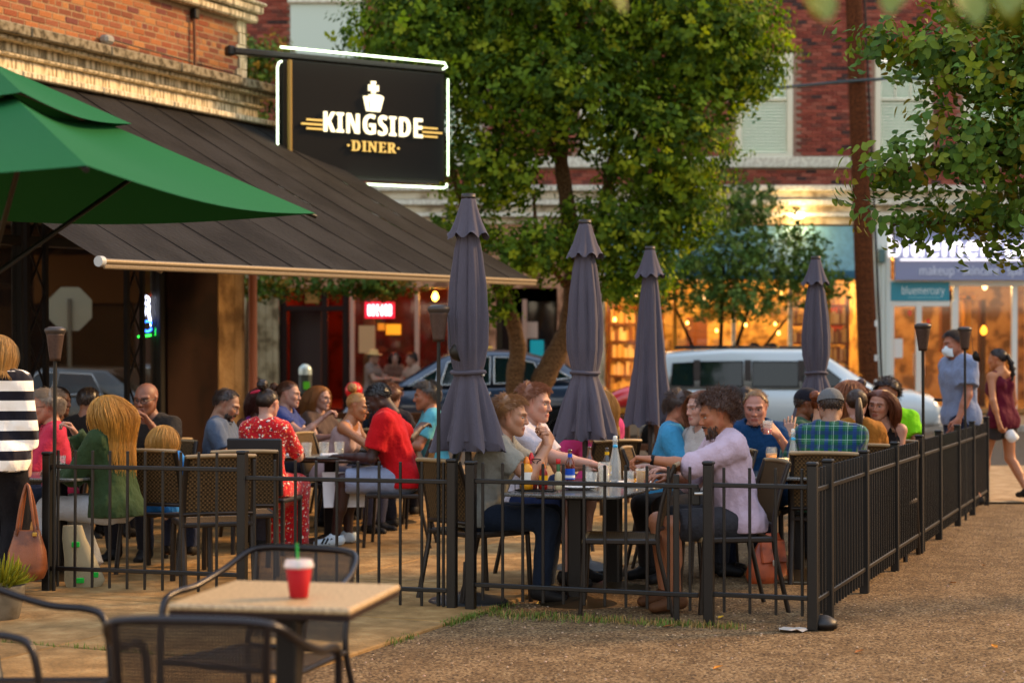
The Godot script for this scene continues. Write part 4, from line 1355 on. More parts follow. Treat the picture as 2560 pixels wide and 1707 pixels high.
	for k in 6:
		bulb_light(t, Vector3(-1.3 + k * 0.6, 2.03 + 0.09 * sin(k * 2.2), 0.34), 0.0, "#ffc45e", 0.028, 4.0)
	# small growth behind the hanging sign
	t = thing("sapling", "thin leafy sapling growing behind the hanging sign and cornice", "tree", at(-5.0, gy(30.0), -30.0))
	g = Geo.new()
	limb(g, [Vector3(0, 0, 0), Vector3(0.2, 3.0, 0), Vector3(0.3, 6.2, 0)], 0.1, 0.02, 7)
	obj("trunk", g, bark, t)
	got = clumps([[Vector3(0.4, 6.9, 0), Vector3(0.6, 0.6, 0.5)], [Vector3(0.0, 5.8, 0), Vector3(0.7, 0.8, 0.5)], [Vector3(0.1, 4.6, 0), Vector3(0.8, 0.9, 0.6)], [Vector3(0.9, 6.4, 0), Vector3(0.4, 0.5, 0.4)], [Vector3(1.6, 3.9, 0), Vector3(1.2, 0.8, 0.6)], [Vector3(2.6, 3.4, 0), Vector3(0.9, 0.7, 0.6)], [Vector3(0.6, 2.9, 0.2), Vector3(1.2, 0.28, 0.5)], [Vector3(2.4, 2.85, 0.2), Vector3(1.2, 0.2, 0.5)]], 2400, 0.5, 1.0, 0.1, ["#3f5a1e", "#4a6622", "#5f7428", "#8a6a1e"])
	many("crown", sprig(0.06, 0.085, 5), leafy("young tree leaves", Color(0.55, 0.6, 0.2)), got[0], got[1], t)
	# the branch that hangs in from the right, and its trunk beyond the frame
	t = thing("roadside_tree", "broad leaved tree reaching into view from the right side", "tree", on(5.38, 10.8))
	g = Geo.new()
	limb(g, [Vector3(0, -0.05, 0), Vector3(0.05, 1.5, 0), Vector3(-0.1, 3.2, 0), Vector3(-0.3, 5.0, 0)], 0.2, 0.1, 10)
	var twigs := [[Vector3(-0.05, 2.2, 0), Vector3(-1.1, 2.9, 0.1), Vector3(-2.2, 3.35, 0.1), Vector3(-3.0, 3.6, 0.1)], [Vector3(-0.1, 2.6, 0), Vector3(-1.2, 2.9, 0.3), Vector3(-2.2, 2.85, 0.3), Vector3(-3.0, 2.7, 0.2)], [Vector3(0, 2.0, 0), Vector3(-0.9, 2.4, 0.0), Vector3(-1.8, 2.45, 0), Vector3(-2.85, 2.4, 0)], [Vector3(-0.2, 3.4, 0), Vector3(-1.2, 4.0, 0.2), Vector3(-2.0, 4.2, 0.2)], [Vector3(0, 2.0, 0.1), Vector3(-0.9, 2.1, 0.3), Vector3(-1.5, 1.75, 0.35)], [Vector3(-0.1, 2.8, -0.2), Vector3(-1.1, 3.5, -0.4), Vector3(-2.2, 4.0, -0.4)]]
	for s in twigs:
		limb(g, s, 0.045, 0.008, 6)
	obj("trunk", g, bark, t)
	var bl := []
	for s in twigs:
		var sp := spline(s, 6)
		for i in range(5, sp.size()):
			bl.append([sp[i], Vector3.ONE * (0.2 if i > 14 else 0.34)])
	for q in [[Vector3(-0.8, 3.1, 0.1), 0.75], [Vector3(-0.7, 2.4, 0.1), 0.6], [Vector3(-1.5, 3.0, 0.1), 0.5], [Vector3(-0.9, 3.9, 0), 0.7], [Vector3(-1.5, 2.6, 0.2), 0.4], [Vector3(-0.5, 1.9, 0.2), 0.34], [Vector3(-2.0, 3.5, 0.1), 0.36], [Vector3(-2.2, 3.0, 0.1), 0.24], [Vector3(-1.9, 2.9, 0.3), 0.34], [Vector3(-1.6, 3.7, 0), 0.5]]:
		bl.append([q[0], Vector3.ONE * q[1]])
	got = clumps(bl, 3400, 0.8, 1.0, 0.0, ["#546e28", "#426024", "#667f2a", "#7a8c2e", "#587a30", "#7c7222"])
	many("crown", sprig(0.044, 0.066, 7), leafy("roadside leaves", Color(0.7, 0.75, 0.2)), got[0], got[1], t)
	# a few leaves right in front of the lens' upper edge, far out of focus
	t = thing("overhanging_twig", "blurred yellow green twig hanging in at the top edge close by", "twig", at(0.6, 1.905, -2.6))
	g = Geo.new()
	limb(g, [Vector3(0.5, 0.12, 0), Vector3(0.1, 0.06, 0), Vector3(-0.5, 0.05, 0.0)], 0.004, 0.002, 5)
	obj("stem", g, mat("dark bark", "#4a3826"), t)
	var lm := leaf_mesh(0.06, 0.075)
	var near := mat("near leaf", "#6f7a1e", 0.5)
	near.backlight_enabled = true
	near.backlight = Color(0.6, 0.6, 0.1)
	for q in [[-0.12, -0.01, 20], [-0.15, 0.0, 100], [0.02, 0.0, -40], [0.07, -0.02, 70], [0.12, -0.015, 10], [0.2, 0.0, -30], [0.17, -0.01, 120], [-0.46, 0.01, 60], [0.24, -0.01, 150]]:
		obj("leaf", lm, near, t, Transform3D(Basis(Vector3.UP, deg_to_rad(q[2])) * Basis(Vector3.RIGHT, 0.9), Vector3(q[0], q[1] + 0.03, 0)))
	# utility pole and cable
	var up := thing("utility_pole", "leaning brown timber utility pole behind the white car", "pole", at(7.35, gy(33.3) - 0.1, -33.3))
	g = Geo.new()
	g.tube([Vector3(0, 0, 0), Vector3(-0.14, 3, 0), Vector3(-0.27, 6, 0), Vector3(-0.42, 9.5, 0)], [0.21, 0.2, 0.19, 0.17], 14)
	obj("shaft", g, mat("pole timber", "#96603a", 0.85, 0, "bark", 1.2, "nbark", 0.5), up)
	g = Geo.new()
	g.tube([Vector3(0.2, 1, 0.06), Vector3(0.06, 4, 0.06), Vector3(-0.22, 9.5, 0.06)], 0.025, 6)
	obj("conduit", g, mat("black iron", "#15140f"), up)
	g = Geo.new()
	g.tube(spline([Vector3(-9.0, 6.6, 1.2), Vector3(-3.2, 6.95, 0.4), Vector3(-0.15, 7.22, 0.24), Vector3(1.6, 7.25, 0.2), Vector3(9.0, 7.4, -1)], 6), 0.032, 6)
	obj("cable", g, mat("cable sheath", "#2b3b3c", 0.5), up)
	for y in [1.9, 1.2, 0.7]:
		obj("staple", bx(Vector3(0.05, 0.12, 0.02), Vector3(0.04, y + 0.4, 0.205)), mat("white notice", "#d9d9d2", 0.7), up)


# ---------------------------------------------------------------- road: cars, motorcycle, meter
func wheel(parent: Node3D, p: Vector3, r: float) -> void:
	var w := Geo.new()
	w.lathe([Vector2(r * 0.62, -0.1), Vector2(r * 0.94, -0.11), Vector2(r, -0.07), Vector2(r, 0.07), Vector2(r * 0.94, 0.11), Vector2(r * 0.62, 0.1)], 24, p, Basis(Vector3.RIGHT, PI / 2))
	var o := obj("wheel", w, mat("tyre", "#141414", 0.9), parent)
	var s := Geo.new()
	s.lathe([Vector2(0.0, 0.07), Vector2(r * 0.15, 0.075), Vector2(r * 0.2, 0.04), Vector2(r * 0.58, 0.05), Vector2(r * 0.64, 0.09)], 24, p, Basis(Vector3.RIGHT, PI / 2))
	s.lathe([Vector2(0.0, -0.07), Vector2(r * 0.15, -0.075), Vector2(r * 0.2, -0.04), Vector2(r * 0.58, -0.05), Vector2(r * 0.64, -0.09)], 24, p, Basis(Vector3.RIGHT, PI / 2))
	obj("rim", s, mat("alloy rim", "#9a9c9e", 0.3, 0.8), o)


func car(called: String, label: String, xf: Transform3D, paint: Material, lower: Array, cabin: Array, sides: Array, wheels: Array, wr: float, trim: Material) -> Node3D:
	# lower: [x, sill y, belt y, half width]; cabin: [x, base y, roof y, half width below, half width at roof]; x runs forward
	var c := thing(called, label, "car", xf)
	var rs := []
	for s in lower:
		var y0: float = s[1]
		var y1: float = s[2]
		var w: float = s[3]
		var r := PackedVector3Array()
		for p in [[0.0, y0], [w * 0.86, y0], [w * 0.97, lerpf(y0, y1, 0.18)], [w, lerpf(y0, y1, 0.5)], [w * 0.985, lerpf(y0, y1, 0.75)], [w * 0.93, lerpf(y0, y1, 0.94)], [w * 0.84, y1], [w * 0.4, y1 + 0.025], [0.0, y1 + 0.03]]:
			r.append(Vector3(s[0], p[1], p[0]))
		for k in range(7, 0, -1):
			r.append(r[k] * Vector3(1, 1, -1))
		rs.append(r)
	var g := Geo.new()
	g.rings(rs)
	var body := obj("body", g, paint, c)
	rs = []
	for s in cabin:
		var y0: float = s[1]
		var y1: float = s[2]
		var r := PackedVector3Array()
		for p in [[0.0, y0], [s[3], y0], [lerpf(s[3], s[4], 0.45), lerpf(y0, y1, 0.45)], [s[4], lerpf(y0, y1, 0.86)], [s[4] * 0.9, lerpf(y0, y1, 0.97)], [s[4] * 0.6, y1], [0.0, y1 + 0.01]]:
			r.append(Vector3(s[0], p[1], p[0]))
		for k in range(5, 0, -1):
			r.append(r[k] * Vector3(1, 1, -1))
		rs.append(r)
	g = Geo.new()
	g.rings(rs)
	obj("roof", g, paint, c)
	var glass := mat("car glass", "#10201f", 0.05)
	glass.metallic_specular = 0.5
	var side_at := func(x: float, y: float) -> float:
		for k in cabin.size() - 1:
			var a: Array = cabin[k]
			var b: Array = cabin[k + 1]
			if (x - a[0]) * (x - b[0]) <= 0.0:
				var t: float = (x - a[0]) / (b[0] - a[0])
				var y0: float = lerpf(a[1], b[1], t)
				var y1: float = lerpf(a[2], b[2], t)
				return lerpf(lerpf(a[3], b[3], t), lerpf(a[4], b[4], t), clampf((y - y0) / (y1 - y0), 0, 1))
		return cabin[0][3]
	for q in sides:
		for sg in [-1.0, 1.0]:
			var ps := []
			for p in q:
				ps.append(Vector3(p[0], p[1], sg * (side_at.call(p[0], p[1]) + 0.012)))
			g = Geo.new()
			g.face(ps, Vector3(0, 0.2, sg))
			var inner := []
			for p in ps:
				inner.append(p - Vector3(0, 0, sg * 0.02))
			g.face(inner, Vector3(0, -0.2, -sg))
			var wn := obj("side_window", g, glass, c)
			var t := Geo.new()
			ps.append(ps[0])
			t.tube(ps, 0.013, 5, false)
			obj("window_trim", t, trim, wn)
	for e in [[cabin[0], cabin[1], "rear_window"], [cabin[-1], cabin[-2], "windscreen"]]:
		var a: Array = e[0]
		var b: Array = e[1]
		var off := Vector3(0.03 if e[2] == "windscreen" else -0.03, 0.03, 0)
		g = Geo.new()
		var ps := [Vector3(a[0], a[2] + 0.02, a[3] * 0.86), Vector3(a[0], a[2] + 0.02, -a[3] * 0.86), Vector3(lerpf(a[0], b[0], 0.92), lerpf(a[2], b[2], 0.92), -b[4] * 0.86), Vector3(lerpf(a[0], b[0], 0.92), lerpf(a[2], b[2], 0.92), b[4] * 0.86)]
		for k in 4:
			ps[k] += off
		g.face(ps, off)
		obj(e[2], g, glass, c)
	for w in wheels:
		for sg in [-1.0, 1.0]:
			var ar := Geo.new()
			ar.lathe([Vector2(0.0, 0), Vector2(wr * 1.14, 0.0), Vector2(wr * 1.2, -0.02)], 24, Vector3(w, wr, sg * (lower[3][3] + 0.004)), Basis(Vector3.RIGHT, PI / 2 * sg))
			obj("wheel_arch", ar, mat("wheel arch", "#0d0d0d", 0.9), body)
			wheel(c, Vector3(w, wr, sg * (lower[3][3] - 0.06)), wr)
	return c


func car_paint(key: String, hex: String, metal: float) -> StandardMaterial3D:
	var m := mat(key, hex, 0.35, metal)
	m.clearcoat_enabled = true
	m.clearcoat = 1.0
	m.clearcoat_roughness = 0.05
	return m


func street() -> void:
	var chrome := mat("chrome trim", "#cfd6d6", 0.25, 0.85)
	var black := mat("black rubber", "#131313", 0.6)
	var blue := car_paint("dark blue paint", "#182c42", 0.3)
	var c := car("car", "dark blue hatchback facing left, parked behind the patio", at(-0.62, gy(29.0), -29.0, 180), blue,
		[[-2.36, 0.45, 0.8, 0.7], [-2.3, 0.35, 1.0, 0.84], [-1.9, 0.28, 1.12, 0.92], [-0.6, 0.25, 1.1, 0.94], [0.9, 0.25, 1.06, 0.94], [1.3, 0.26, 1.04, 0.93], [1.9, 0.28, 0.9, 0.9], [2.25, 0.33, 0.74, 0.8], [2.36, 0.4, 0.62, 0.62]],
		[[-2.2, 1.0, 1.06, 0.74, 0.7], [-1.5, 1.06, 1.5, 0.8, 0.62], [-0.7, 1.06, 1.7, 0.84, 0.62], [0.2, 1.05, 1.72, 0.85, 0.63], [0.6, 1.04, 1.6, 0.85, 0.64], [1.5, 1.02, 1.05, 0.84, 0.78]],
		[[[0.62, 1.12], [-0.24, 1.14], [-0.24, 1.6], [0.2, 1.62], [0.5, 1.5]], [[-0.31, 1.14], [-1.16, 1.18], [-1.0, 1.5], [-0.6, 1.59], [-0.31, 1.6]], [[0.7, 1.12], [1.18, 1.1], [0.66, 1.4]], [[-1.24, 1.19], [-1.66, 1.24], [-1.28, 1.43], [-1.08, 1.49]]], [-1.45, 1.45], 0.35, chrome)
	for s in [-1, 1]:
		obj("mirror", bx(Vector3(0.16, 0.14, 0.2), Vector3(0.92, 1.16, s * 1.02), 0.04), blue, c)
		obj("headlight", bx(Vector3(0.4, 0.12, 0.2), Vector3(2.0, 0.76, s * 0.78), 0.05), mat("amber headlight", "#b06a3a", 0.2), c)
		obj("tail_light", bx(Vector3(0.2, 0.2, 0.3), Vector3(-2.2, 0.9, s * 0.68), 0.04), mat("tail light", "#8c1410", 0.2), c)
		obj("door_handle", bx(Vector3(0.2, 0.03, 0.03), Vector3(-0.15, 0.98, s * 0.95), 0.01), chrome, c)
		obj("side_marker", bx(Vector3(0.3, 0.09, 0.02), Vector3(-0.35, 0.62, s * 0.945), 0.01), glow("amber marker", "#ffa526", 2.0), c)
		obj("sill_trim", bx(Vector3(2.4, 0.1, 0.04), Vector3(0, 0.36, s * 0.93), 0.01), black, c)
	obj("roof_panel", bx(Vector3(0.34, 0.03, 0.4), Vector3(-0.1, 1.745, 0.2), 0.01), mat("yellow roof card", "#c9a63a", 0.5), c)
	var white := car_paint("white paint", "#b3c0c4", 0.0)
	c = car("car", "white boxy estate car facing right with black pillars", at(5.25, gy(30.4), -30.4, -7), white,
		[[-2.55, 0.45, 0.8, 0.8], [-2.5, 0.32, 0.98, 0.92], [-1.9, 0.27, 1.02, 0.96], [-0.4, 0.25, 1.02, 0.97], [1.0, 0.25, 1.02, 0.97], [1.5, 0.27, 1.0, 0.96], [2.1, 0.3, 0.95, 0.94], [2.45, 0.34, 0.86, 0.87], [2.56, 0.42, 0.72, 0.78]],
		[[-2.46, 0.98, 1.0, 0.88, 0.8], [-2.34, 1.0, 1.66, 0.9, 0.76], [-1.2, 1.0, 1.74, 0.9, 0.76], [0.2, 1.0, 1.74, 0.9, 0.76], [0.55, 1.0, 1.62, 0.9, 0.77], [1.46, 0.99, 1.02, 0.9, 0.86]],
		[[[0.05, 1.05], [-0.78, 1.05], [-0.78, 1.5], [0.05, 1.5]], [[-0.95, 1.05], [-1.72, 1.05], [-1.72, 1.49], [-0.95, 1.5]], [[0.13, 1.05], [0.98, 1.06], [0.55, 1.38], [0.32, 1.5], [0.13, 1.5]], [[-1.84, 1.05], [-2.25, 1.06], [-2.22, 1.46], [-1.84, 1.48]]], [-1.5, 1.5], 0.37, black)
	for s in [-1, 1]:
		obj("mirror", bx(Vector3(0.16, 0.15, 0.22), Vector3(0.85, 1.12, s * 1.06), 0.04), white, c)
		obj("headlight", bx(Vector3(0.22, 0.16, 0.34), Vector3(2.4, 0.72, s * 0.66), 0.05), glow("headlight", "#ffd9a0", 2.5), c)
		obj("door_handle", bx(Vector3(0.2, 0.03, 0.03), Vector3(-0.6, 0.9, s * 0.975), 0.01), chrome, c)
		obj("roof_rail", bx(Vector3(2.4, 0.04, 0.05), Vector3(-1.0, 1.74, s * 0.62), 0.015), black, c)
		for x in [0.1, -0.86, -1.78]:
			obj("pillar", bx(Vector3(0.12, 0.5, 0.03), Vector3(x, 1.28, s * 0.858), 0.005, ), mat("black pillar", "#20242a", 0.3), c)
	obj("bumper", bx(Vector3(0.2, 0.24, 1.6), Vector3(2.5, 0.46, 0), 0.06), mat("pale bumper", "#b9bdba", 0.5), c)
	obj("licence_plate", bx(Vector3(0.02, 0.14, 0.32), Vector3(2.61, 0.5, 0.0), 0.005), mat("plate", "#cdd2d0", 0.5), c)
	# two cars beyond the diner's corner glass
	var dk := car_paint("dark green paint", "#26302a", 0.3)
	var rd := car_paint("grey paint", "#3a3a38", 0.3)
	for q in [[-7.5, -27.6, dk, "dark saloon seen through the diner's corner glass beside the road sign"], [-6.7, -31.5, rd, "grey car with red tail lights farthest behind the diner's glass"]]:
		c = car("car", q[3], at(q[0], gy(-q[1]), q[1], 160), q[2],
			[[-2.3, 0.4, 0.8, 0.7], [-2.2, 0.3, 0.95, 0.84], [-1.6, 0.26, 1.0, 0.9], [0, 0.25, 0.98, 0.9], [1.0, 0.25, 0.96, 0.9], [1.7, 0.28, 0.85, 0.88], [2.2, 0.35, 0.7, 0.75]],
			[[-1.9, 0.9, 0.98, 0.8, 0.7], [-1.1, 0.95, 1.42, 0.8, 0.6], [0.1, 0.95, 1.46, 0.8, 0.6], [1.1, 0.93, 0.97, 0.8, 0.7]],
			[[[0.6, 1.0], [-0.2, 1.0], [-0.2, 1.36], [0.12, 1.36]], [[-0.27, 1.0], [-1.2, 1.02], [-0.9, 1.34], [-0.27, 1.36]]], [-1.4, 1.4], 0.32, chrome)
		for s in [-1, 1]:
			obj("tail_light", bx(Vector3(0.1, 0.16, 0.34), Vector3(-2.22, 0.82, s * 0.6), 0.03), glow("tail light lit", "#c01a12", 0.6), c)
	# motorcycle
	var mb := thing("motorcycle", "red and white motorcycle parked behind the second grey parasol", "motorcycle", at(1.75, gy(26.0), -26.0, 25))
	var red := car_paint("red paint", "#b01420", 0.1)
	for x in [-0.7, 0.7]:
		wheel(mb, Vector3(x, 0.31, 0), 0.31)
	var g := Geo.new()
	g.tube(spline([Vector3(-0.35, 0.82, 0), Vector3(-0.05, 0.95, 0), Vector3(0.25, 0.98, 0), Vector3(0.42, 0.85, 0)], 4), [0.08, 0.1, 0.13, 0.14, 0.15, 0.16, 0.17, 0.17, 0.17, 0.16, 0.13, 0.1, 0.06], 10)
	obj("tank", g, red, mb)
	obj("tank_band", bx(Vector3(0.2, 0.12, 0.345), Vector3(0.12, 0.98, 0), 0.05), mat("white enamel", "#d8d6cc", 0.3), mb)
	obj("seat", bx(Vector3(0.6, 0.1, 0.26), Vector3(-0.5, 0.82, 0), 0.04), black, mb)
	obj("engine", bx(Vector3(0.42, 0.34, 0.3), Vector3(0.05, 0.5, 0), 0.05), mat("engine metal", "#6f6a62", 0.4, 0.7), mb)
	g = Geo.new()
	g.tube([Vector3(0.7, 0.31, 0.09), Vector3(0.45, 1.0, 0.09)], 0.025)
	g.tube([Vector3(0.7, 0.31, -0.09), Vector3(0.45, 1.0, -0.09)], 0.025)
	g.tube([Vector3(-0.7, 0.31, 0.1), Vector3(-0.2, 0.5, 0.12)], 0.025)
	obj("fork", g, chrome, mb)
	obj("handlebar", bar(Vector3(0.35, 1.1, -0.36), Vector3(0.35, 1.1, 0.36), 0.015), chrome, mb)
	g = Geo.new()
	g.lathe([Vector2(0, -0.06), Vector2(0.08, -0.04), Vector2(0.1, 0.05), Vector2(0, 0.07)], 14, Vector3(0.55, 1.0, 0), Basis(Vector3.FORWARD, PI / 2))
	obj("headlight", g, chrome, mb)
	obj("exhaust", bar(Vector3(0.0, 0.3, 0.18), Vector3(-0.9, 0.34, 0.2), 0.045, 8), chrome, mb)
	var hm := thing("red_helmet", "round red helmet beside the bonnet of the dark blue car", "helmet", at(-2.67, gy(27.5) + 0.0, -27.5))
	g = Geo.new()
	g.lathe([Vector2(0.1, 0.92), Vector2(0.145, 1.0), Vector2(0.14, 1.08), Vector2(0.09, 1.16), Vector2(0, 1.18)], 16)
	obj("shell", g, mat("bright red shell", "#d80f12", 0.35), hm)
	obj("stand", bar(Vector3(0, 0, 0), Vector3(0, 0.94, 0), 0.05, 8), black, hm)
	# parking meter
	var pm := thing("parking_meter", "grey parking meter with a bright green sticker by the dark doorway", "parking meter", at(-3.3, gy(26.0), -26.0))
	obj("post", bar(Vector3(0, 0, 0), Vector3(0, 1.05, 0), 0.04, 10), mat("meter post", "#4c5252", 0.5, 0.3), pm)
	obj("housing", bx(Vector3(0.2, 0.36, 0.14), Vector3(0, 1.18, 0), 0.04), mat("meter body", "#39423f", 0.5, 0.2), pm)
	g = Geo.new()
	g.lathe([Vector2(0.105, -0.06), Vector2(0.105, 0.02), Vector2(0.09, 0.06), Vector2(0.05, 0.1), Vector2(0, 0.11)], 16, Vector3(0, 1.4, 0))
	obj("dome", g, mat("meter dome", "#aebfbb", 0.3, 0.2), pm)
	obj("sticker", bx(Vector3(0.1, 0.12, 0.01), Vector3(0.03, 1.17, 0.073)), mat("green sticker", "#55c01e", 0.5), pm)
	# leaning scooter beyond the fence end
	var sc := thing("scooter", "pale electric scooter leaning past the end of the side fence", "scooter", at(5.35, gy(20.0), -20.0, 60))
	g = Geo.new()
	g.tube([Vector3(0.45, 0.12, 0), Vector3(0.3, 1.05, 0)], 0.03, 8)
	obj("stem", g, mat("pale scooter frame", "#b9c0b6", 0.5), sc)
	obj("handlebar", bar(Vector3(0.3, 1.06, -0.25), Vector3(0.3, 1.06, 0.25), 0.02), black, sc)
	obj("deck", bx(Vector3(0.8, 0.06, 0.18), Vector3(0, 0.14, 0), 0.02), black, sc)
	for x in [-0.45, 0.5]:
		wheel(sc, Vector3(x, 0.11, 0), 0.11)


# ---------------------------------------------------------------- patio: fence, parasols, torches, furniture
func iron_run(label: String, a: Array, b: Array, posts: Array, top: float, low: float, tip: float, foot: float, gap: float, gate := false) -> Node3D:
	var pa := Vector3(a[0], 0, -a[1])
	var pb := Vector3(b[0], 0, -b[1])
	var dir := (pb - pa).normalized()
	var len := pa.distance_to(pb)
	var f := thing("iron_gate" if gate else "iron_fence", label, "gate" if gate else "fence", Transform3D(FLOOR * Basis(dir, Vector3.UP, dir.cross(Vector3.UP)), FLOOR * pa))
	var iron := mat("black fence paint", "#0e0c0a", 0.4, 0.15, "fine", 3.0)
	var picket := bx(Vector3(0.016, tip - foot, 0.016), Vector3(0, (tip + foot) / 2, 0), 0.003).mesh()
	for y in [top, low]:
		obj("rail", bx(Vector3(len, 0.026, 0.026), Vector3(len / 2, y, 0), 0.004), iron, f)
	for q in posts:
		obj("post", bx(Vector3(0.056, q[1], 0.056), Vector3(q[0] * len, q[1] / 2, 0), 0.005), iron, f)
		obj("post_cap", bx(Vector3(0.066, 0.022, 0.066), Vector3(q[0] * len, q[1] + 0.008, 0), 0.007), iron, f)
	var n := int(len / gap)
	for k in n:
		var x := (k + 0.6) * len / n
		var ok := true
		for q in posts:
			if absf(q[0] * len - x) < 0.05:
				ok = false
		if ok:
			obj("picket", picket, iron, f, at(x, 0, 0))
	return f


func parasol(x: float, d: float, label: String, tied: bool, turn: float) -> void:
	var p := thing("closed_parasol", label, "parasol", on(x, d, 0, turn), "grey closed parasols on the patio")
	var cloth := mat("grey parasol cloth", "#585561", 0.85, 0, "fine", 3, "nfine", 0.25)
	cloth.rim_enabled = true
	cloth.rim = 0.4
	var dark := mat("dark parasol pole", "#2b2622", 0.5, 0.2)
	var fn := FastNoiseLite.new()
	fn.seed = int(x * 100)
	fn.frequency = 1.0
	var prof: Array
	if tied:
		prof = [[2.3, 0.062, 0.1], [2.2, 0.082, 0.16], [2.0, 0.105, 0.2], [1.8, 0.118, 0.22], [1.62, 0.116, 0.2], [1.52, 0.102, 0.12], [1.47, 0.092, 0.07], [1.42, 0.092, 0.08], [1.36, 0.112, 0.16], [1.25, 0.142, 0.26], [1.12, 0.172, 0.32], [1.02, 0.19, 0.36], [0.96, 0.198, 0.4]]
	else:
		prof = [[2.3, 0.06, 0.1], [2.1, 0.082, 0.14], [1.8, 0.108, 0.18], [1.5, 0.132, 0.2], [1.25, 0.165, 0.24], [1.08, 0.19, 0.28], [0.98, 0.205, 0.3]]
	var fold := func(a: float, amp: float, y: float) -> float:
		var b := a * 8.0 / TAU + 0.35 * fn.get_noise_2d(cos(a) * 2.0, sin(a) * 2.0 + y * 0.5)
		var s := absf(fposmod(b, 1.0) - 0.5) * 2.0
		return 1.0 + amp * (pow(s, 0.7) - 0.55) * 1.1 + 0.05 * fn.get_noise_2d(a * 1.5, y * 2.0)
	var g := Geo.new()
	var rs := []
	var fine := []
	for k in prof.size() - 1:
		for j in 3:
			fine.append([lerpf(prof[k][0], prof[k + 1][0], j / 3.0), lerpf(prof[k][1], prof[k + 1][1], j / 3.0), lerpf(prof[k][2], prof[k + 1][2], j / 3.0)])
	fine.append(prof[-1])
	for q in fine:
		var r := PackedVector3Array()
		for j in 96:
			var a := TAU * j / 96.0
			var rad: float = q[1] * fold.call(a, q[2] * 1.5, q[0])
			var drop: float = 0.0
			if q == prof[-1]:
				drop = 0.07 * absf(sin(a * 4.0 + 0.4))
			r.append(Vector3(cos(a) * rad, q[0] - 0.04 + drop, sin(a) * rad))
		rs.append(r)
	g.rings(rs, true, false)
	obj("canopy", g, cloth, p)
	var inner := Geo.new()
	rs = []
	for q in [[1.5, 0.05], [1.2, 0.08], [1.0, 0.12]]:
		var r := PackedVector3Array()
		for j in 32:
			var a := TAU * j / 32.0
			r.append(Vector3(cos(a) * q[1] * (1.0 + 0.4 * absf(sin(a * 4.0))), q[0], sin(a) * q[1] * (1.0 + 0.4 * absf(sin(a * 4.0)))))
		rs.append(r)
	inner.rings(rs, true, false)
	obj("lining", inner, cloth, p)
	g = Geo.new()
	rs = []
	for q in [[2.485, 0.042, 0.02], [2.42, 0.06, 0.1], [2.34, 0.084, 0.16], [2.28, 0.108, 0.22], [2.25, 0.124, 0.26]]:
		var r := PackedVector3Array()
		for j in 64:
			var a := TAU * j / 64.0 + 0.3
			var rad: float = q[1] * fold.call(a, q[2], 5.0)
			r.append(Vector3(cos(a) * rad, q[0] + (0.018 * sin(a * 8.0) if q[0] < 2.26 else 0.0), sin(a) * rad))
		rs.append(r)
	g.rings(rs, true, false)
	obj("vent_cap", g, cloth, p)
	g = Geo.new()
	g.lathe([Vector2(0, 2.48), Vector2(0.044, 2.48), Vector2(0.046, 2.49), Vector2(0.044, 2.512), Vector2(0, 2.515)], 14)
	obj("finial", g, dark, p)
	if tied:
		g = Geo.new()
		var ps := []
		for j in 33:
			var a := TAU * j / 32.0
			ps.append(Vector3(cos(a) * 0.101, 1.415 + 0.004 * sin(a * 2), sin(a) * 0.101))
		g.tube(ps, 0.014, 5, false)
		obj("strap", g, cloth, p)
		obj("strap_button", bx(Vector3(0.02, 0.018, 0.02), Vector3(0.07, 1.4, 0.078), 0.006), mat("steel", "#b9b6ad", 0.3, 0.8), p)
	obj("pole", bar(Vector3(0, 0, 0), Vector3(0, 2.4, 0), 0.021, 10), dark, p)
	g = Geo.new()
	g.lathe([Vector2(0.0, 0.0), Vector2(0.245, 0.0), Vector2(0.25, 0.018), Vector2(0.23, 0.035), Vector2(0.15, 0.045), Vector2(0.12, 0.06), Vector2(0.05, 0.075), Vector2(0.035, 0.12), Vector2(0.03, 0.26), Vector2(0, 0.26)], 28)
	obj("base", g, mat("cast iron base", "#20201f", 0.5, 0.3), p)


func torch(x: float, d: float, top: float, label: String, snuff: bool, foot := 0.0) -> void:
	var t := thing("torch", label, "torch", on(x, d), "oil torches on the fence posts")
	var rust := mat("brown torch metal", "#4a3830", 0.5, 0.35, "grain", 4)
	var dk := mat("black iron", "#15140f", 0.5, 0.3)
	obj("pole", bar(Vector3(0, foot, 0), Vector3(0, top - 0.2, 0), 0.012, 8), dk, t)
	var g := Geo.new()
	g.lathe([Vector2(0.0, top - 0.22), Vector2(0.034, top - 0.22), Vector2(0.036, top - 0.2), Vector2(0.056, top - 0.055), Vector2(0.06, top - 0.045), Vector2(0.0, top - 0.045)], 20)
	obj("bowl", g, rust, t)
	g = Geo.new()
	g.lathe([Vector2(0.058, top - 0.05), Vector2(0.068, top - 0.03), Vector2(0.066, top - 0.012), Vector2(0.04, top), Vector2(0.0, top)], 20)
	obj("cap", g, mat("torch cap", "#3c3530", 0.45, 0.4), t)
	if snuff:
		g = Geo.new()
		g.lathe([Vector2(0.0, 0.0), Vector2(0.03, 0.008), Vector2(0.055, 0.04), Vector2(0.056, 0.05)], 18, Vector3(0.068, top - 0.3, 0.02), Basis(Vector3.FORWARD, 1.25))
		obj("snuffer", g, dk, t)
		obj("chain", bar(Vector3(0.06, top - 0.06, 0), Vector3(0.075, top - 0.25, 0.02), 0.003, 4), dk, t)


var chair_proto: Node3D


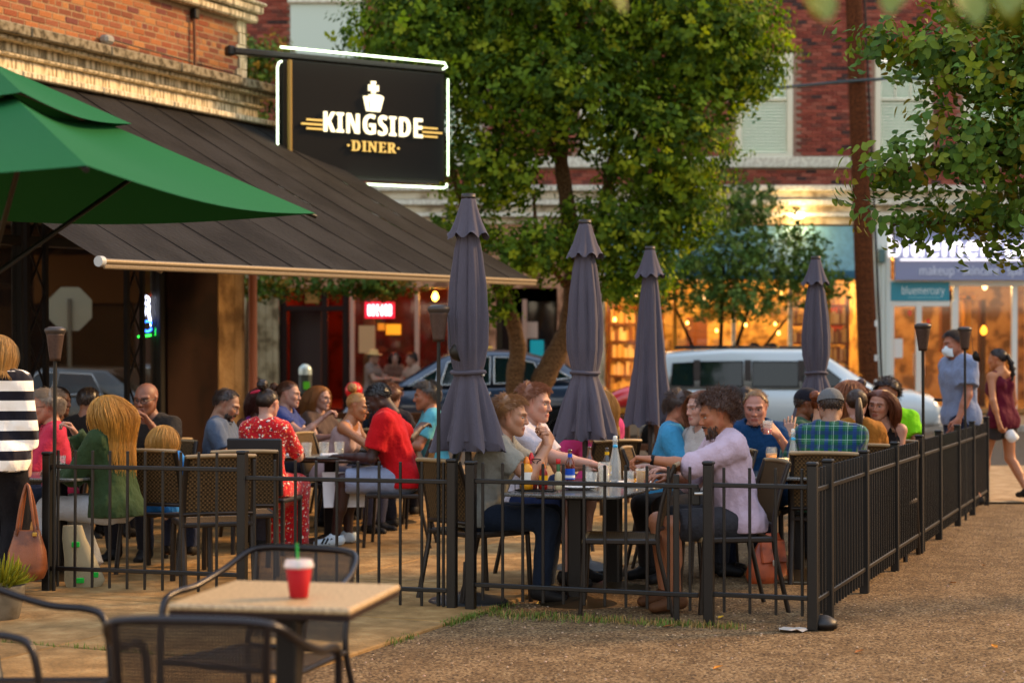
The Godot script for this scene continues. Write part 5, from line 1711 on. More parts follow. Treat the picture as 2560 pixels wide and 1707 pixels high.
func make_chair() -> Node3D:  # woven sling chair, facing +z
	var t := thing("patio_chair", "woven brown patio chair", "chair", Transform3D(), "woven patio chairs")
	var fr := mat("dark chair frame", "#2a211a", 0.42, 0.3, "fine", 3)
	var tan := mat("tan chair edge", "#8a7350", 0.5, 0.1)
	var wv := mat("woven sling", "#7d6544", 0.75, 0, "weave", 18.0)
	for s in [-1.0, 1.0]:
		var g := Geo.new()
		g.tube(spline([Vector3(s * 0.225, 0, -0.3), Vector3(s * 0.225, 0.22, -0.25), Vector3(s * 0.225, 0.43, -0.21), Vector3(s * 0.22, 0.65, -0.235), Vector3(s * 0.215, 0.88, -0.31)], 4), 0.019, 6, true, 0.75)
		obj("back_upright", g, fr, t)
		g = Geo.new()
		g.tube(spline([Vector3(s * 0.225, 0, 0.24), Vector3(s * 0.225, 0.24, 0.225), Vector3(s * 0.22, 0.43, 0.215)], 4), 0.019, 6, true, 0.75)
		obj("leg", g, fr, t)
		obj("seat_rail", bx(Vector3(0.032, 0.034, 0.45), Vector3(s * 0.222, 0.432, 0.0), 0.008), fr, t)
	obj("front_rail", bx(Vector3(0.45, 0.034, 0.03), Vector3(0, 0.43, 0.215), 0.008), tan, t)
	obj("rear_rail", bx(Vector3(0.44, 0.03, 0.03), Vector3(0, 0.43, -0.205), 0.008), fr, t)
	var g := Geo.new()
	var rs := []
	for i in 7:
		var r := PackedVector3Array()
		for j in 7:
			r.append(Vector3(lerpf(-0.21, 0.21, j / 6.0), 0.446 - 0.014 * sin(PI * j / 6.0) * sin(PI * i / 6.0), lerpf(-0.2, 0.205, i / 6.0)))
		rs.append(r)
	g.rings(rs, false, false)
	obj("seat", g, wv, t)
	g = Geo.new()
	rs = []
	for i in 9:
		var y := lerpf(0.5, 0.87, i / 8.0)
		var z: float = lerpf(-0.212, -0.305, pow((y - 0.46) / 0.42, 1.3))
		var r := PackedVector3Array()
		for j in 9:
			r.append(Vector3(lerpf(-0.21, 0.21, j / 8.0), y, z - 0.03 * sin(PI * j / 8.0)))
		rs.append(r)
	g.rings(rs, false, false)
	obj("backrest", g, wv, t)
	for q in [[0.875, -0.307, tan], [0.5, -0.215, fr]]:
		g = Geo.new()
		g.tube(spline([Vector3(-0.225, q[0], q[1]), Vector3(-0.1, q[0] + 0.006, q[1] - 0.026), Vector3(0.1, q[0] + 0.006, q[1] - 0.026), Vector3(0.225, q[0], q[1])], 4), 0.014, 6)
		obj("cross_rail", g, q[2], t)
	return t


func seat(x: float, d: float, turn: float, label: String, far := false) -> void:
	if chair_proto == null:
		chair_proto = make_chair()
		chair_proto.transform = on(x, d, 0, turn)
		chair_proto.set_meta("label", label)
	else:
		dup(chair_proto, "patio_chair", on(x, d, 0, turn), label)


var table_proto: Node3D


func table(x: float, d: float, turn: float, label: String, h := 0.72) -> void:
	var xf := on(x, d, h - 0.72, turn)
	if table_proto:
		dup(table_proto, "patio_table", xf, label)
		return
	var t := thing("patio_table", label, "table", xf, "stone topped patio tables")
	table_proto = t
	var top := Geo.new()
	var pl := []
	for q in [[0.7, 0.364, 0.05], [0.702, 0.374, 0.05], [0.715, 0.376, 0.05], [0.72, 0.37, 0.05]]:
		var r := PackedVector3Array()
		for c in 4:
			for k in 5:
				var a := TAU * (c + k / 4.0) / 4.0
				var sx := 1.0 if c == 0 or c == 3 else -1.0
				var sz := 1.0 if c < 2 else -1.0
				r.append(Vector3(sx * (q[1] - q[2]) + cos(a) * q[2], q[0], sz * (q[1] - q[2]) + sin(a) * q[2]))
		pl.append(r)
	top.rings(pl)
	var gm := mat("granite top", "#97968f", 0.16, 0, "granite", 2.2)
	obj("tabletop", top, gm, t)
	var dk := mat("black table iron", "#161413", 0.45, 0.35)
	obj("column", bx(Vector3(0.1, 0.66, 0.1), Vector3(0, 0.36, 0), 0.012), dk, t)
	obj("support_plate", bx(Vector3(0.4, 0.02, 0.4), Vector3(0, 0.688, 0), 0.004), dk, t)
	var g := Geo.new()
	g.lathe([Vector2(0, 0.0), Vector2(0.27, 0.0), Vector2(0.275, 0.016), Vector2(0.24, 0.034), Vector2(0.12, 0.055), Vector2(0.075, 0.075), Vector2(0, 0.08)], 28)
	obj("foot", g, mat("worn steel foot", "#5a4c38", 0.3, 0.75), t)


var mesh_chair: Node3D


func mesh_armchair(x: float, d: float, turn: float, label: String) -> void:
	if mesh_chair:
		dup(mesh_chair, "mesh_armchair", on(x, d, 0, turn), label)
		return
	var t := thing("mesh_armchair", label, "chair", on(x, d, 0, turn), "black mesh armchairs by the tan table")
	mesh_chair = t
	var steel := mat("black coated tube", "#1e1a1c", 0.3, 0.35)
	for s in [-1.0, 1.0]:
		var g := Geo.new()
		g.tube(spline([Vector3(s * 0.0, 0.775, -0.265), Vector3(s * 0.15, 0.772, -0.262), Vector3(s * 0.225, 0.755, -0.235), Vector3(s * 0.262, 0.7, -0.13), Vector3(s * 0.28, 0.655, 0.02), Vector3(s * 0.285, 0.645, 0.14), Vector3(s * 0.285, 0.615, 0.2), Vector3(s * 0.28, 0.5, 0.225), Vector3(s * 0.27, 0.25, 0.24), Vector3(s * 0.265, 0.0, 0.255)], 5), 0.0125, 8)
		obj("arm_tube", g, steel, t)
		g = Geo.new()
		g.tube(spline([Vector3(s * 0.205, 0.765, -0.255), Vector3(s * 0.2, 0.6, -0.235), Vector3(s * 0.205, 0.43, -0.2), Vector3(s * 0.23, 0.2, -0.25), Vector3(s * 0.25, 0.0, -0.3)], 4), 0.011, 8)
		obj("leg", g, steel, t)
		obj("side_rail", bar(Vector3(s * 0.205, 0.42, -0.2), Vector3(s * 0.272, 0.42, 0.23), 0.01, 8), steel, t)
	obj("front_rail", bar(Vector3(-0.27, 0.42, 0.228), Vector3(0.27, 0.42, 0.228), 0.01, 8), steel, t)
	obj("rear_rail", bar(Vector3(-0.205, 0.42, -0.2), Vector3(0.205, 0.42, -0.2), 0.01, 8), steel, t)
	var mm := mat("expanded metal", "#241f1e", 0.45, 0.3)
	mm.albedo_texture = T.mesh
	mm.transparency = BaseMaterial3D.TRANSPARENCY_ALPHA_SCISSOR
	mm.alpha_scissor_threshold = 0.5
	var g := Geo.new()
	var rs := []
	for i in 7:
		var r := PackedVector3Array()
		for j in 7:
			r.append(Vector3(lerpf(-0.21, 0.21, j / 6.0) * (1.0 + 0.25 * i / 6.0), 0.425 - 0.02 * sin(PI * j / 6.0), lerpf(-0.2, 0.23, i / 6.0)))
		rs.append(r)
	g.rings(rs, false, false, 12.0, 12.0)
	obj("seat", g, mm, t)
	g = Geo.new()
	rs = []
	for i in 7:
		var r := PackedVector3Array()
		for j in 9:
			r.append(Vector3(lerpf(-0.205, 0.205, j / 8.0), lerpf(0.45, 0.77, i / 6.0), lerpf(-0.208, -0.26, i / 6.0) - 0.02 * sin(PI * j / 8.0)))
		rs.append(r)
	g.rings(rs, false, false, 12.0, 9.0)
	obj("backrest", g, mm, t)


func patio() -> void:
	# fence: three runs and a gate along the front, a long run down the right side
	var A := [-2.98, 10.43]
	var B := [-1.668, 10.05]
	var C := [-0.356, 9.666]
	var D := [1.104, 9.116]
	var E := [1.653, 8.93]
	var F := [5.106, 17.5]
	iron_run("black iron fence run at left, before the woman in green", A, B, [[0.0, 0.89], [1.0, 0.915]], 0.815, 0.165, 0.92, 0.05, 0.122)
	iron_run("black iron fence run in the middle, before the man in red", B, C, [[1.0, 0.885]], 0.765, 0.12, 0.88, 0.02, 0.126)
	iron_run("black iron fence panel at the front, before the stone table", [-0.243, 9.61], [1.05, 9.135], [[0.0, 0.875]], 0.775, 0.165, 0.885, 0.075, 0.124, true)
	iron_run("short black iron fence run between gate post and corner post", D, E, [[0.0, 0.9], [1.0, 0.905]], 0.785, 0.175, 0.885, 0.075, 0.118)
	iron_run("long black iron fence running away along the patio's right side", E, F, [[0.048, 0.9], [0.1774, 0.9], [0.3136, 0.905], [0.449, 0.91], [0.573, 0.91], [0.717, 0.92], [0.849, 0.92], [0.995, 0.93]], 0.765, 0.155, 0.885, 0.06, 0.092)
	var lk := thing("gate_latch", "small black latch on the gate beside the post", "latch", on(1.035, 9.145, 0.72))
	obj("plate", bx(Vector3(0.05, 0.1, 0.03), Vector3.ZERO, 0.006), mat("black iron", "#15140f", 0.5, 0.3), lk)
	obj("bolt", bar(Vector3(-0.01, 0.015, 0.02), Vector3(0.06, 0.015, 0.02), 0.009), mat("steel", "#b9b6ad", 0.3, 0.8), lk)
	var st := thing("gate_stay", "thick black drop leg under the middle of the front fence panel", "post", on(0.93, 9.2))
	obj("leg", bx(Vector3(0.034, 0.84, 0.034), Vector3(0, 0.42, 0), 0.004), mat("black fence paint", "#1d1915"), st)
	var cl := thing("cloth_scrap", "pale rag caught at the foot of the fence corner post", "rag", on(1.56, 8.88))
	var g := Geo.new()
	var rs := []
	for i in 6:
		var r := PackedVector3Array()
		for j in 6:
			r.append(Vector3(lerpf(-0.1, 0.05, j / 5.0), 0.006 + 0.016 * absf(sin(i * 2.1 + j * 1.3)), lerpf(-0.05, 0.04, i / 5.0)))
		rs.append(r)
	g.rings(rs, false, false)
	obj("cloth", g, mat("pale rag", "#b3a79a", 0.9), cl)
	var db := thing("dark_bag", "crumpled black bag behind the foot of the fence corner post", "bag", on(1.72, 8.98))
	g = Geo.new()
	g.lathe([Vector2(0.02, 0.0), Vector2(0.08, 0.01), Vector2(0.075, 0.05), Vector2(0.03, 0.075), Vector2(0, 0.08)], 9)
	obj("sack", g, mat("black plastic", "#100d0c", 0.5), db)
	# parasols, torches
	parasol(-0.268, 9.94, "tied grey closed parasol nearest the camera beside the torch", true, 20)
	parasol(0.524, 11.63, "tied grey closed parasol behind the man in white", true, 75)
	parasol(1.198, 14.08, "untied grey closed parasol hanging as a loose cone", false, 10)
	parasol(2.855, 15.25, "tied grey closed parasol before the white car's windscreen", true, 140)
	torch(-0.44, 9.72, 1.82, "brown cone torch standing against the nearest parasol", true)
	torch(-2.93, 10.4, 1.71, "brown cone torch on the fence post beside the woman in stripes", false)
	torch(3.27, 12.92, 1.81, "dark cone torch on the side fence nearer the corner", false)
	torch(4.36, 15.64, 1.86, "dark cone torch on the side fence before the masked man", true)
	# low railing and planter at the patio's far edge
	var wood := mat("brown planter wood", "#4f3320", 0.8, 0, "grain", 2)
	for q in [[-2.4, 18.6, 0.3, 18.3, "dark low rail across the back of the patio under the awning"], [0.9, 17.6, 2.6, 17.2, "brown timber rail behind the loose parasol"]]:
		var pa := Vector3(q[0], 0, -q[1])
		var pb := Vector3(q[2], 0, -q[3])
		var dir := (pb - pa).normalized()
		var ln := pa.distance_to(pb)
		var r := thing("back_rail", q[4], "railing", Transform3D(FLOOR * Basis(dir, Vector3.UP, dir.cross(Vector3.UP)), FLOOR * pa))
		obj("top_rail", bx(Vector3(ln, 0.07, 0.09), Vector3(ln / 2, 0.93, 0), 0.01), wood, r)
		obj("mid_rail", bx(Vector3(ln, 0.07, 0.05), Vector3(ln / 2, 0.62, 0), 0.01), wood, r)
		for k in int(ln / 0.32) + 1:
			obj("baluster", bx(Vector3(0.05, 0.9, 0.05), Vector3(minf(k * 0.32 + 0.03, ln - 0.03), 0.45, 0), 0.006), wood, r)
	# green parasol over the near left corner
	var gp := thing("green_parasol", "open green parasol over the near left corner of the patio", "parasol", at(-2.2, 0, -6.85))
	var apex := Vector3(0, 2.42, 0)
	var cs := [Vector3(0.78, 1.9, 1.4), Vector3(1.226, 1.9, -1.25), Vector3(-0.78, 1.9, -1.4), Vector3(-1.226, 1.9, 1.25)]
	var green := mat("green canvas", "#126034", 0.95, 0, "fine", 4, "nfine", 0.2)
	green.backlight_enabled = true
	green.backlight = Color(0.01, 0.05, 0.015)
	for tier in 2:
		for k in 4:
			var a: Vector3 = cs[k]
			var b: Vector3 = cs[(k + 1) % 4]
			var gg := Geo.new()
			rs = []
			for i in 13:
				var t := i / 12.0
				if tier == 0:
					t = lerpf(0.3, 1.0, t)
				else:
					t *= 0.4
				var r := PackedVector3Array()
				for j in 13:
					var s := j / 12.0
					var p := apex.lerp(a.lerp(b, s), t)
					p.y += -0.05 * sin(PI * s) * t * t - 0.05 * sin(PI * minf(t, 1.0)) * sin(PI * s)
					p.y += (0.045 + 0.02 * sin(PI * s) * (t / 0.4)) if tier else 0.0
					r.append(p)
				rs.append(r)
			gg.rings(rs, false, false)
			obj("vent_panel" if tier else "canopy_panel", gg, green, gp)
	var dk := mat("black iron", "#15140f", 0.5, 0.3)
	for k in 4:
		obj("rib", bar(apex + Vector3(0, -0.03, 0), cs[k] + Vector3(0, -0.015, 0), 0.011, 6), dk, gp)
		obj("strut", bar(Vector3(0, 1.55, 0), apex.lerp(cs[k], 0.5) + Vector3(0, -0.03, 0), 0.011, 6), dk, gp)
	obj("pole", bar(Vector3(0, -0.26, 0), apex, 0.022, 10), dk, gp)
	g = Geo.new()
	g.lathe([Vector2(0, -0.26), Vector2(0.26, -0.26), Vector2(0.25, -0.22), Vector2(0.06, -0.18), Vector2(0.03, 0.02), Vector2(0, 0.02)], 24)
	obj("base", g, mat("cast iron base", "#20201f", 0.5, 0.3), gp)
	# near set: tan table, three mesh armchairs
	var nt := thing("bistro_table", "square tan topped table in the foreground carrying a red drink", "table", on(-0.70, 5.08, 0, -11))
	obj("tabletop", bx(Vector3(0.57, 0.022, 0.57), Vector3(0, 0.709, 0), 0.007), mat("tan laminate", "#bfa379", 0.4, 0, "fine", 1.0), nt)
	obj("edge_band", bx(Vector3(0.565, 0.02, 0.565), Vector3(0, 0.691, 0), 0.004), mat("dark table edge", "#2a1d18", 0.6), nt)
	obj("column", bx(Vector3(0.068, 0.66, 0.068), Vector3(0, 0.35, 0), 0.006), mat("black table iron", "#161413", 0.45, 0.35), nt)
	obj("foot", bx(Vector3(0.4, 0.03, 0.4), Vector3(0, 0.018, 0), 0.01), mat("black table iron", "#161413"), nt)
	for s in [-1, 1]:
		g = Geo.new()
		g.tube(spline([Vector3(s * 0.035, 0.68, 0.06), Vector3(s * 0.075, 0.66, 0.06), Vector3(s * 0.07, 0.64, 0.06), Vector3(s * 0.045, 0.645, 0.06)], 4), 0.003, 5)
		obj("bag_hook", g, dk, nt)
	mesh_armchair(-0.86, 5.66, -24, "black mesh armchair behind the tan table, turned to the camera")
	mesh_armchair(-0.8, 4.42, 173, "black mesh armchair nearest the camera, back turned, before the tan table")
	mesh_armchair(-1.56, 5.0, 83, "black mesh armchair cut by the left edge, facing the tan table")
	# stone tables
	table(0.40, 10.0, -20, "stone topped table with condiment caddy just inside the front fence", 0.69)
	table(0.67, 10.72, -20, "stone topped table with bottles, pushed behind the caddy table", 0.69)
	table(1.95, 11.15, -20, "stone topped table with the stemmed beer glass before the older man")
	table(-3.1, 11.1, -20, "stone topped table at far left between woman in green and man in pink")
	table(-1.5, 13.5, -15, "stone topped table with menus and water glasses before the man in red")
	table(-1.15, 15.2, -15, "stone topped table at the back before the woman with the bun")
	table(2.74, 13.2, -20, "stone topped table by the side fence before the man in neon green")
	# chairs standing empty or shown mostly without their sitter
	seat(0.66, 9.68, -96, "empty woven chair pushed in at the caddy table's right side")
	seat(-1.98, 10.75, -160, "empty woven chair turned away, right of the woman in green")
	seat(-1.9, 11.35, -165, "empty woven chair half hidden behind the other empty chair at left")
	seat(0.95, 15.6, 150, "woven chair standing alone beside the loose grey parasol")


# ---------------------------------------------------------------- people
var HEADS := {}
var HANDS := {}
var HAIR := {}
var fabric_noise := FastNoiseLite.new()


func head_shape(f: bool) -> Geo:
	var F := Field.new(Vector3(-0.1, -0.17, -0.13), Vector3(0.1, 0.14, 0.14), 0.0062)
	var z := Vector3.ZERO
	F.cap(Vector3(0, 0.03, -0.02), Vector3(0, 0.03, -0.008), 0.088, 0.088, 0.02, Vector3(0.86, 0.98, 1.06))
	F.cap(Vector3(0, -0.04, 0.035), Vector3(0, -0.035, 0.03), 0.066, 0.066, 0.03, Vector3(0.9, 1.05, 0.85))
	var jw := 0.04 if f else 0.046
	for s in [-1.0, 1.0]:
		F.cap(Vector3(s * (jw + 0.004), -0.05, 0.0), Vector3(s * 0.014, -0.096, 0.062), 0.024, 0.02, 0.03)
		F.cap(Vector3(s * 0.043, -0.02, 0.055), Vector3(s * 0.038, -0.024, 0.062), 0.02, 0.02, 0.025)
		F.cap(Vector3(s * 0.012, 0.02, 0.088), Vector3(s * 0.047, 0.021, 0.068), 0.011 if f else 0.0135, 0.011, 0.014)
		F.cap(Vector3(s * 0.012, -0.037, 0.097), Vector3(s * 0.011, -0.037, 0.1), 0.008, 0.008, 0.008)
	F.cap(Vector3(0, -0.1, 0.07), Vector3(0, -0.1, 0.068), 0.019, 0.018, 0.02)
	F.cap(Vector3(0, 0.012, 0.09), Vector3(0, -0.033, 0.107), 0.0075, 0.012 if not f else 0.0105, 0.012)
	for s in [-1.0, 1.0]:
		F.cap(Vector3(s * 0.031, 0.0, 0.104), Vector3(s * 0.033, 0.0, 0.1), 0.017, 0.016, 0.012, Vector3(1.1, 0.75, 1), false, true)
	F.cap(Vector3(-0.016, -0.066, 0.087), Vector3(0.016, -0.066, 0.087), 0.0085, 0.0085, 0.008)
	F.cap(Vector3(-0.014, -0.076, 0.085), Vector3(0.014, -0.076, 0.085), 0.0085, 0.0085, 0.008)
	F.cap(Vector3(-0.02, -0.0712, 0.1), Vector3(0.02, -0.0712, 0.1), 0.004, 0.004, 0.005, Vector3.ONE, false, true)
	for s in [-1.0, 1.0]:
		F.cap(Vector3(s * 0.077, 0.012, -0.012), Vector3(s * 0.072, -0.03, -0.002), 0.018, 0.011, 0.008, Vector3(0.5, 1, 1))
	F.cap(Vector3(0, -0.06, -0.03), Vector3(0, -0.15, -0.035), 0.052, 0.054, 0.03)
	var g := Geo.new()
	F.net(g)
	for i in g.v.size():
		var p := g.v[i]
		var q := Color.WHITE
		if p.z > 0.07 and absf(p.y + 0.071) < 0.013 - 0.25 * absf(p.x) and absf(p.x) < 0.026:
			q = Color(0.8, 0.5, 0.5)
		elif p.z > 0.055 and absf(p.y - 0.024 + absf(p.x) * 0.05) < 0.0065 and absf(p.x) > 0.012 and absf(p.x) < 0.052:
			q = Color(0.42, 0.34, 0.28)
		elif absf(p.x) > 0.07 and p.z < 0.02 or p.z > 0.1:
			q = Color(1.0, 0.86, 0.82)
		elif p.z > 0.05 and absf(p.y + 0.025) < 0.03 and absf(p.x) > 0.025:
			q = Color(1.0, 0.9, 0.86)
		g.c[i] = q
	return g


func eye_shape() -> Geo:
	var g := Geo.new()
	for s in [-1.0, 1.0]:
		var cen := Vector3(s * 0.031, 0.0, 0.0795)
		var rs := []
		for i in 9:
			var a := PI * i / 8.0
			var r := PackedVector3Array()
			for j in 12:
				var b := TAU * j / 12.0
				r.append(cen + Vector3(sin(a) * cos(b), sin(a) * sin(b), cos(a)) * Vector3(0.0135, 0.0062, 0.0125))
			rs.append(r)
		g.rings(rs, true, false)
	for i in g.v.size():
		var p := g.v[i]
		var x := absf(p.x) - 0.031
		g.c[i] = Color(0.05, 0.03, 0.02) if Vector2(x, p.y).length() < 0.0065 or p.y > 0.0036 else Color(0.4, 0.35, 0.32)
	return g


func hand_shape(curl: float, spread := 1.0) -> Geo:  # right hand: fingers along +z, palm down, thumb at +x
	var F := Field.new(Vector3(-0.06, -0.1, -0.03), Vector3(0.09, 0.04, 0.2), 0.0052)
	for k in 4:
		F.cap(Vector3(0.016 - k * 0.011, 0, 0.0), Vector3(0.031 - k * 0.0205, 0.0, 0.083 - absf(k - 1.2) * 0.005), 0.017, 0.0125, 0.012)
	for k in 4:
		var p := Vector3(0.031 - k * 0.0205, 0.0, 0.083 - absf(k - 1.2) * 0.005)
		var l: float = [0.04, 0.045, 0.042, 0.033][k]
		var a := 0.12 + curl * (0.8 + 0.12 * k)
		var yaw: float = (0.09 - k * 0.06) * spread
		for j in 3:
			var d := Vector3(sin(yaw), -sin(a), cos(a)).normalized()
			var q := p + d * l
			F.cap(p, q, 0.0094 - j * 0.0008, 0.0088 - j * 0.001, 0.004)
			p = q
			l *= [0.68, 0.82, 1.0][j]
			a += curl * 1.0 + 0.08
	var tb := Vector3(0.024, -0.006, 0.018)
	F.cap(tb, Vector3(0.05, -0.018, 0.05), 0.016, 0.012, 0.012)
	F.cap(Vector3(0.05, -0.018, 0.05), Vector3(0.055 - curl * 0.012, -0.026 - curl * 0.012, 0.082), 0.0115, 0.0098, 0.004)
	F.cap(Vector3(0.055 - curl * 0.012, -0.026 - curl * 0.012, 0.082), Vector3(0.048 - curl * 0.03, -0.032 - curl * 0.022, 0.105), 0.0098, 0.008, 0.004)
	F.cap(Vector3(0, 0, -0.025), Vector3(0, 0, 0.01), 0.026, 0.024, 0.014, Vector3(1, 0.72, 1))
	var g := Geo.new()
	F.net(g)
	return g


func scalp(d: Vector3, high := 0.0) -> bool:
	var az := atan2(absf(d.x), d.z)
	var thr: float
	if az < 0.65:
		thr = 0.5 + high
	elif az < 1.15:
		thr = lerpf(0.5 + high, 0.2, (az - 0.65) / 0.5)
	elif az < 1.7:
		thr = lerpf(0.2, -0.12, (az - 1.15) / 0.55)
	elif az < 2.15:
		thr = lerpf(-0.12, -0.6, (az - 1.7) / 0.45)
	else:
		thr = -0.66
	return d.y > thr


func hair_shape(style: String, sd: int) -> Geo:
	var r := RandomNumberGenerator.new()
	r.seed = sd
	var fn := FastNoiseLite.new()
	fn.seed = sd
	fn.frequency = 9.0
	var g := Geo.new()
	var C := Vector3(0, 0.028, -0.014)
	var R := Vector3(0.0785, 0.0885, 0.098)
	var high: float = {"receding": 0.2, "bun": 0.0, "pony": 0.0}.get(style, 0.02)
	var lift: float = {"short": 0.014, "receding": 0.007, "buzz": 0.004, "curly": 0.026, "bob": 0.012, "long": 0.009, "straight": 0.007, "bun": 0.007, "lowbun": 0.008, "pony": 0.008, "braid": 0.008, "big": 0.03, "under": 0.006}.get(style, 0.01)
	# cap of hair under the strands
	var nu := 30
	var nv := 22
	var id := {}
	for i in nv + 1:
		for j in nu:
			var th := PI * i / nv
			var ph := TAU * j / nu
			var d := Vector3(sin(th) * sin(ph), cos(th), sin(th) * cos(ph))
			if scalp(d, high):
				var k := lift * clampf((d.y + 0.9) * 1.1, 0.25, 1.0) + 0.004 * fn.get_noise_3d(d.x, d.y, d.z)
				if d.z > 0.6:
					k *= 0.8
				g.col = Color.WHITE * r.randf_range(0.75, 0.95)
				id[i * nu + j] = g.vert(C + d * (R + Vector3.ONE * k), d)
	for i in nv:
		for j in nu:
			var a = id.get(i * nu + j)
			var b = id.get(i * nu + (j + 1) % nu)
			var c = id.get((i + 1) * nu + (j + 1) % nu)
			var e = id.get((i + 1) * nu + j)
			if a != null and b != null and c != null and e != null:
				g.tri(a, b, c)
				g.tri(a, c, e)
			elif a != null and b != null and c != null:
				g.tri(a, b, c)
			elif a != null and b != null and e != null:
				g.tri(a, b, e)
			elif a != null and c != null and e != null:
				g.tri(a, c, e)
			elif b != null and c != null and e != null:
				g.tri(b, c, e)
	var knot := Vector3.ZERO
	match style:
		"bun": knot = Vector3(0, 0.115, -0.075)
		"lowbun": knot = Vector3(0, 0.055, -0.125)
		"pony", "braid": knot = Vector3(0, 0.045, -0.122)
	var n: int = {"buzz": 420, "short": 1800, "receding": 900, "curly": 1300, "big": 1900, "long": 2300, "straight": 2000, "bob": 1600, "under": 260}.get(style, 520)
	for k in n:
		var yy := 1.0 - 1.72 * (k + 0.5) / n
		var ph := k * 2.399963 + r.randf() * 0.3
		var rr := sqrt(maxf(1.0 - yy * yy, 0.0))
		var d := Vector3(rr * sin(ph), yy, rr * cos(ph))
		if not scalp(d, high):
			continue
		var p := C + d * (R + Vector3.ONE * lift * 0.7)
		var path := [p]
		var w := r.randf_range(0.0014, 0.0026)
		var steps := 5
		var v: Vector3
		var wave := fn.get_noise_3d(d.x * 0.35, d.y * 0.35, d.z * 0.35) * 9.0 + r.randf() * 0.5
		match style:
			"buzz", "under":
				v = (d + Vector3(0, -0.6, -0.3)).normalized()
				for i in 2:
					p += v * 0.006
					path.append(p)
				w = 0.006
			"short", "receding":
				v = (d * 0.5 + Vector3(0.35 if d.y > 0.5 else 0.0, -0.7 if d.y < 0.35 else 0.1, 0.75 if d.z > -0.2 and d.y > 0.3 else -0.25) + Vector3(r.randfn(), r.randfn(), r.randfn()) * 0.16).normalized()
				for i in 4:
					p += v * (0.011 if style == "short" else 0.006)
					v = (v + Vector3(0, -0.25, 0) - d * 0.1).normalized()
					path.append(p)
				w *= 0.85
			"curly", "big":
				var ax := Vector3(r.randfn(), r.randfn(), r.randfn()).normalized()
				var sp := 0.011 if style == "curly" else 0.016
				v = (d * 0.7 + Vector3(r.randfn(), r.randfn(), r.randfn()) * 0.5 + Vector3(0, -0.15, -0.1)).normalized()
				for i in 5:
					p += v * sp * 0.8
					v = v.rotated(ax, 0.75)
					path.append(p)
				w *= 1.15
			"long", "straight", "bob":
				var ln: float = {"long": 0.44, "straight": 0.36, "bob": 0.2}[style] * r.randf_range(0.85, 1.1)
				var st := ln / 12.0
				v = Vector3(d.x * 1.1 + signf(d.x + r.randfn() * 0.02) * maxf(d.z + 0.3, 0.0) * 0.5, 0.0, -0.6 if d.z < 0.3 else -0.25).normalized()
				for i in 12:
					p += v * st
					var q := (p - C) / (R + Vector3.ONE * lift)
					if q.length() < 1.0 and p.y > -0.1:
						p = C + q.normalized() * (R + Vector3.ONE * lift)
					if p.y < -0.11:  # lies over neck and shoulders
						var o := Vector2(p.x, p.z + 0.03)
						var keep := lerpf(0.1, 0.172, clampf((-p.y - 0.11) / 0.1, 0.0, 1.0))
						if o.length() < keep:
							o = o.normalized() * keep
							p.x = o.x
							p.z = o.y - 0.03
					if d.z > 0.2 and p.z > 0.03 and p.y < 0.05 and absf(p.x) < 0.075:
						p.x = signf(p.x) * 0.075
					path.append(p)
					v = (v + Vector3(0, -0.55, -0.03)).normalized()
					var o2 := Vector2(p.x, p.z + 0.03)
					if p.y < -0.02 and o2.length() > (0.128 if p.y > -0.12 else 0.175):
						v += Vector3(-o2.x, -0.2, -o2.y) * 1.1
					if style == "long":
						v += Vector3(sin(wave + i * 1.1), 0, cos(wave + i * 1.1)) * 0.16
				w *= 1.1
			_:
				for i in 6:
					var t := (i + 1) / 6.0
					var m := p.lerp(knot, t)
					var q := (m - C) / (R + Vector3.ONE * lift)
					if q.length() < 1.0:
						m = C + q.normalized() * (R + Vector3.ONE * lift)
					path.append(m)
		var rad := []
		for i in path.size():
			rad.append(w * (1.0 - 0.65 * i / float(path.size() - 1)))
		g.col = Color.WHITE * r.randf_range(0.84, 1.0)
		g.tube(path, rad, 3, false)
	if knot != Vector3.ZERO:
		var off := knot + (Vector3(0, 0.035, -0.02) if style == "bun" else (Vector3(0, 0.0, -0.028)))
		if style == "bun" or style == "lowbun":
			var br := 0.048 if style == "bun" else 0.042
			for k in 26:
				var ax := Vector3(r.randfn(), r.randfn() + 1.2, r.randfn()).normalized()
				var u := ax.cross(Vector3(r.randfn(), r.randfn(), r.randfn())).normalized()
				var ps := []
				for i in 9:
					ps.append(off + (u.rotated(ax, i * 0.62) * br * (0.75 + 0.2 * r.randf()) + ax * br * 0.5 * (r.randf() - 0.5)) * 0.86)
				g.col = Color.WHITE * r.randf_range(0.55, 1.0)
				g.tube(ps, 0.011, 5, false)
		else:
			for k in 34:
				var a := r.randf() * TAU
				var rad := 0.022 * sqrt(r.randf())
				var ps := []
				var rr2 := []
				for i in 10:
					var t := i / 9.0
					var tw: float = a + (t * 7.0 if style == "braid" else 0.3 * t)
					var q: float = rad * (0.7 + 0.8 * sin(PI * minf(t * 1.1, 1.0))) * (1.0 + (0.35 * sin(t * 26.0) if style == "braid" else 0.0))
					ps.append(knot + Vector3(cos(tw) * q, 0.0, sin(tw) * q) + Vector3(0, -0.3 * t, -0.045 * sin(t * 2.4)))
					rr2.append(0.007 * (1.0 - 0.6 * t))
				g.col = Color.WHITE * r.randf_range(0.55, 1.0)
				g.tube(ps, rr2, 4, false)
	return g


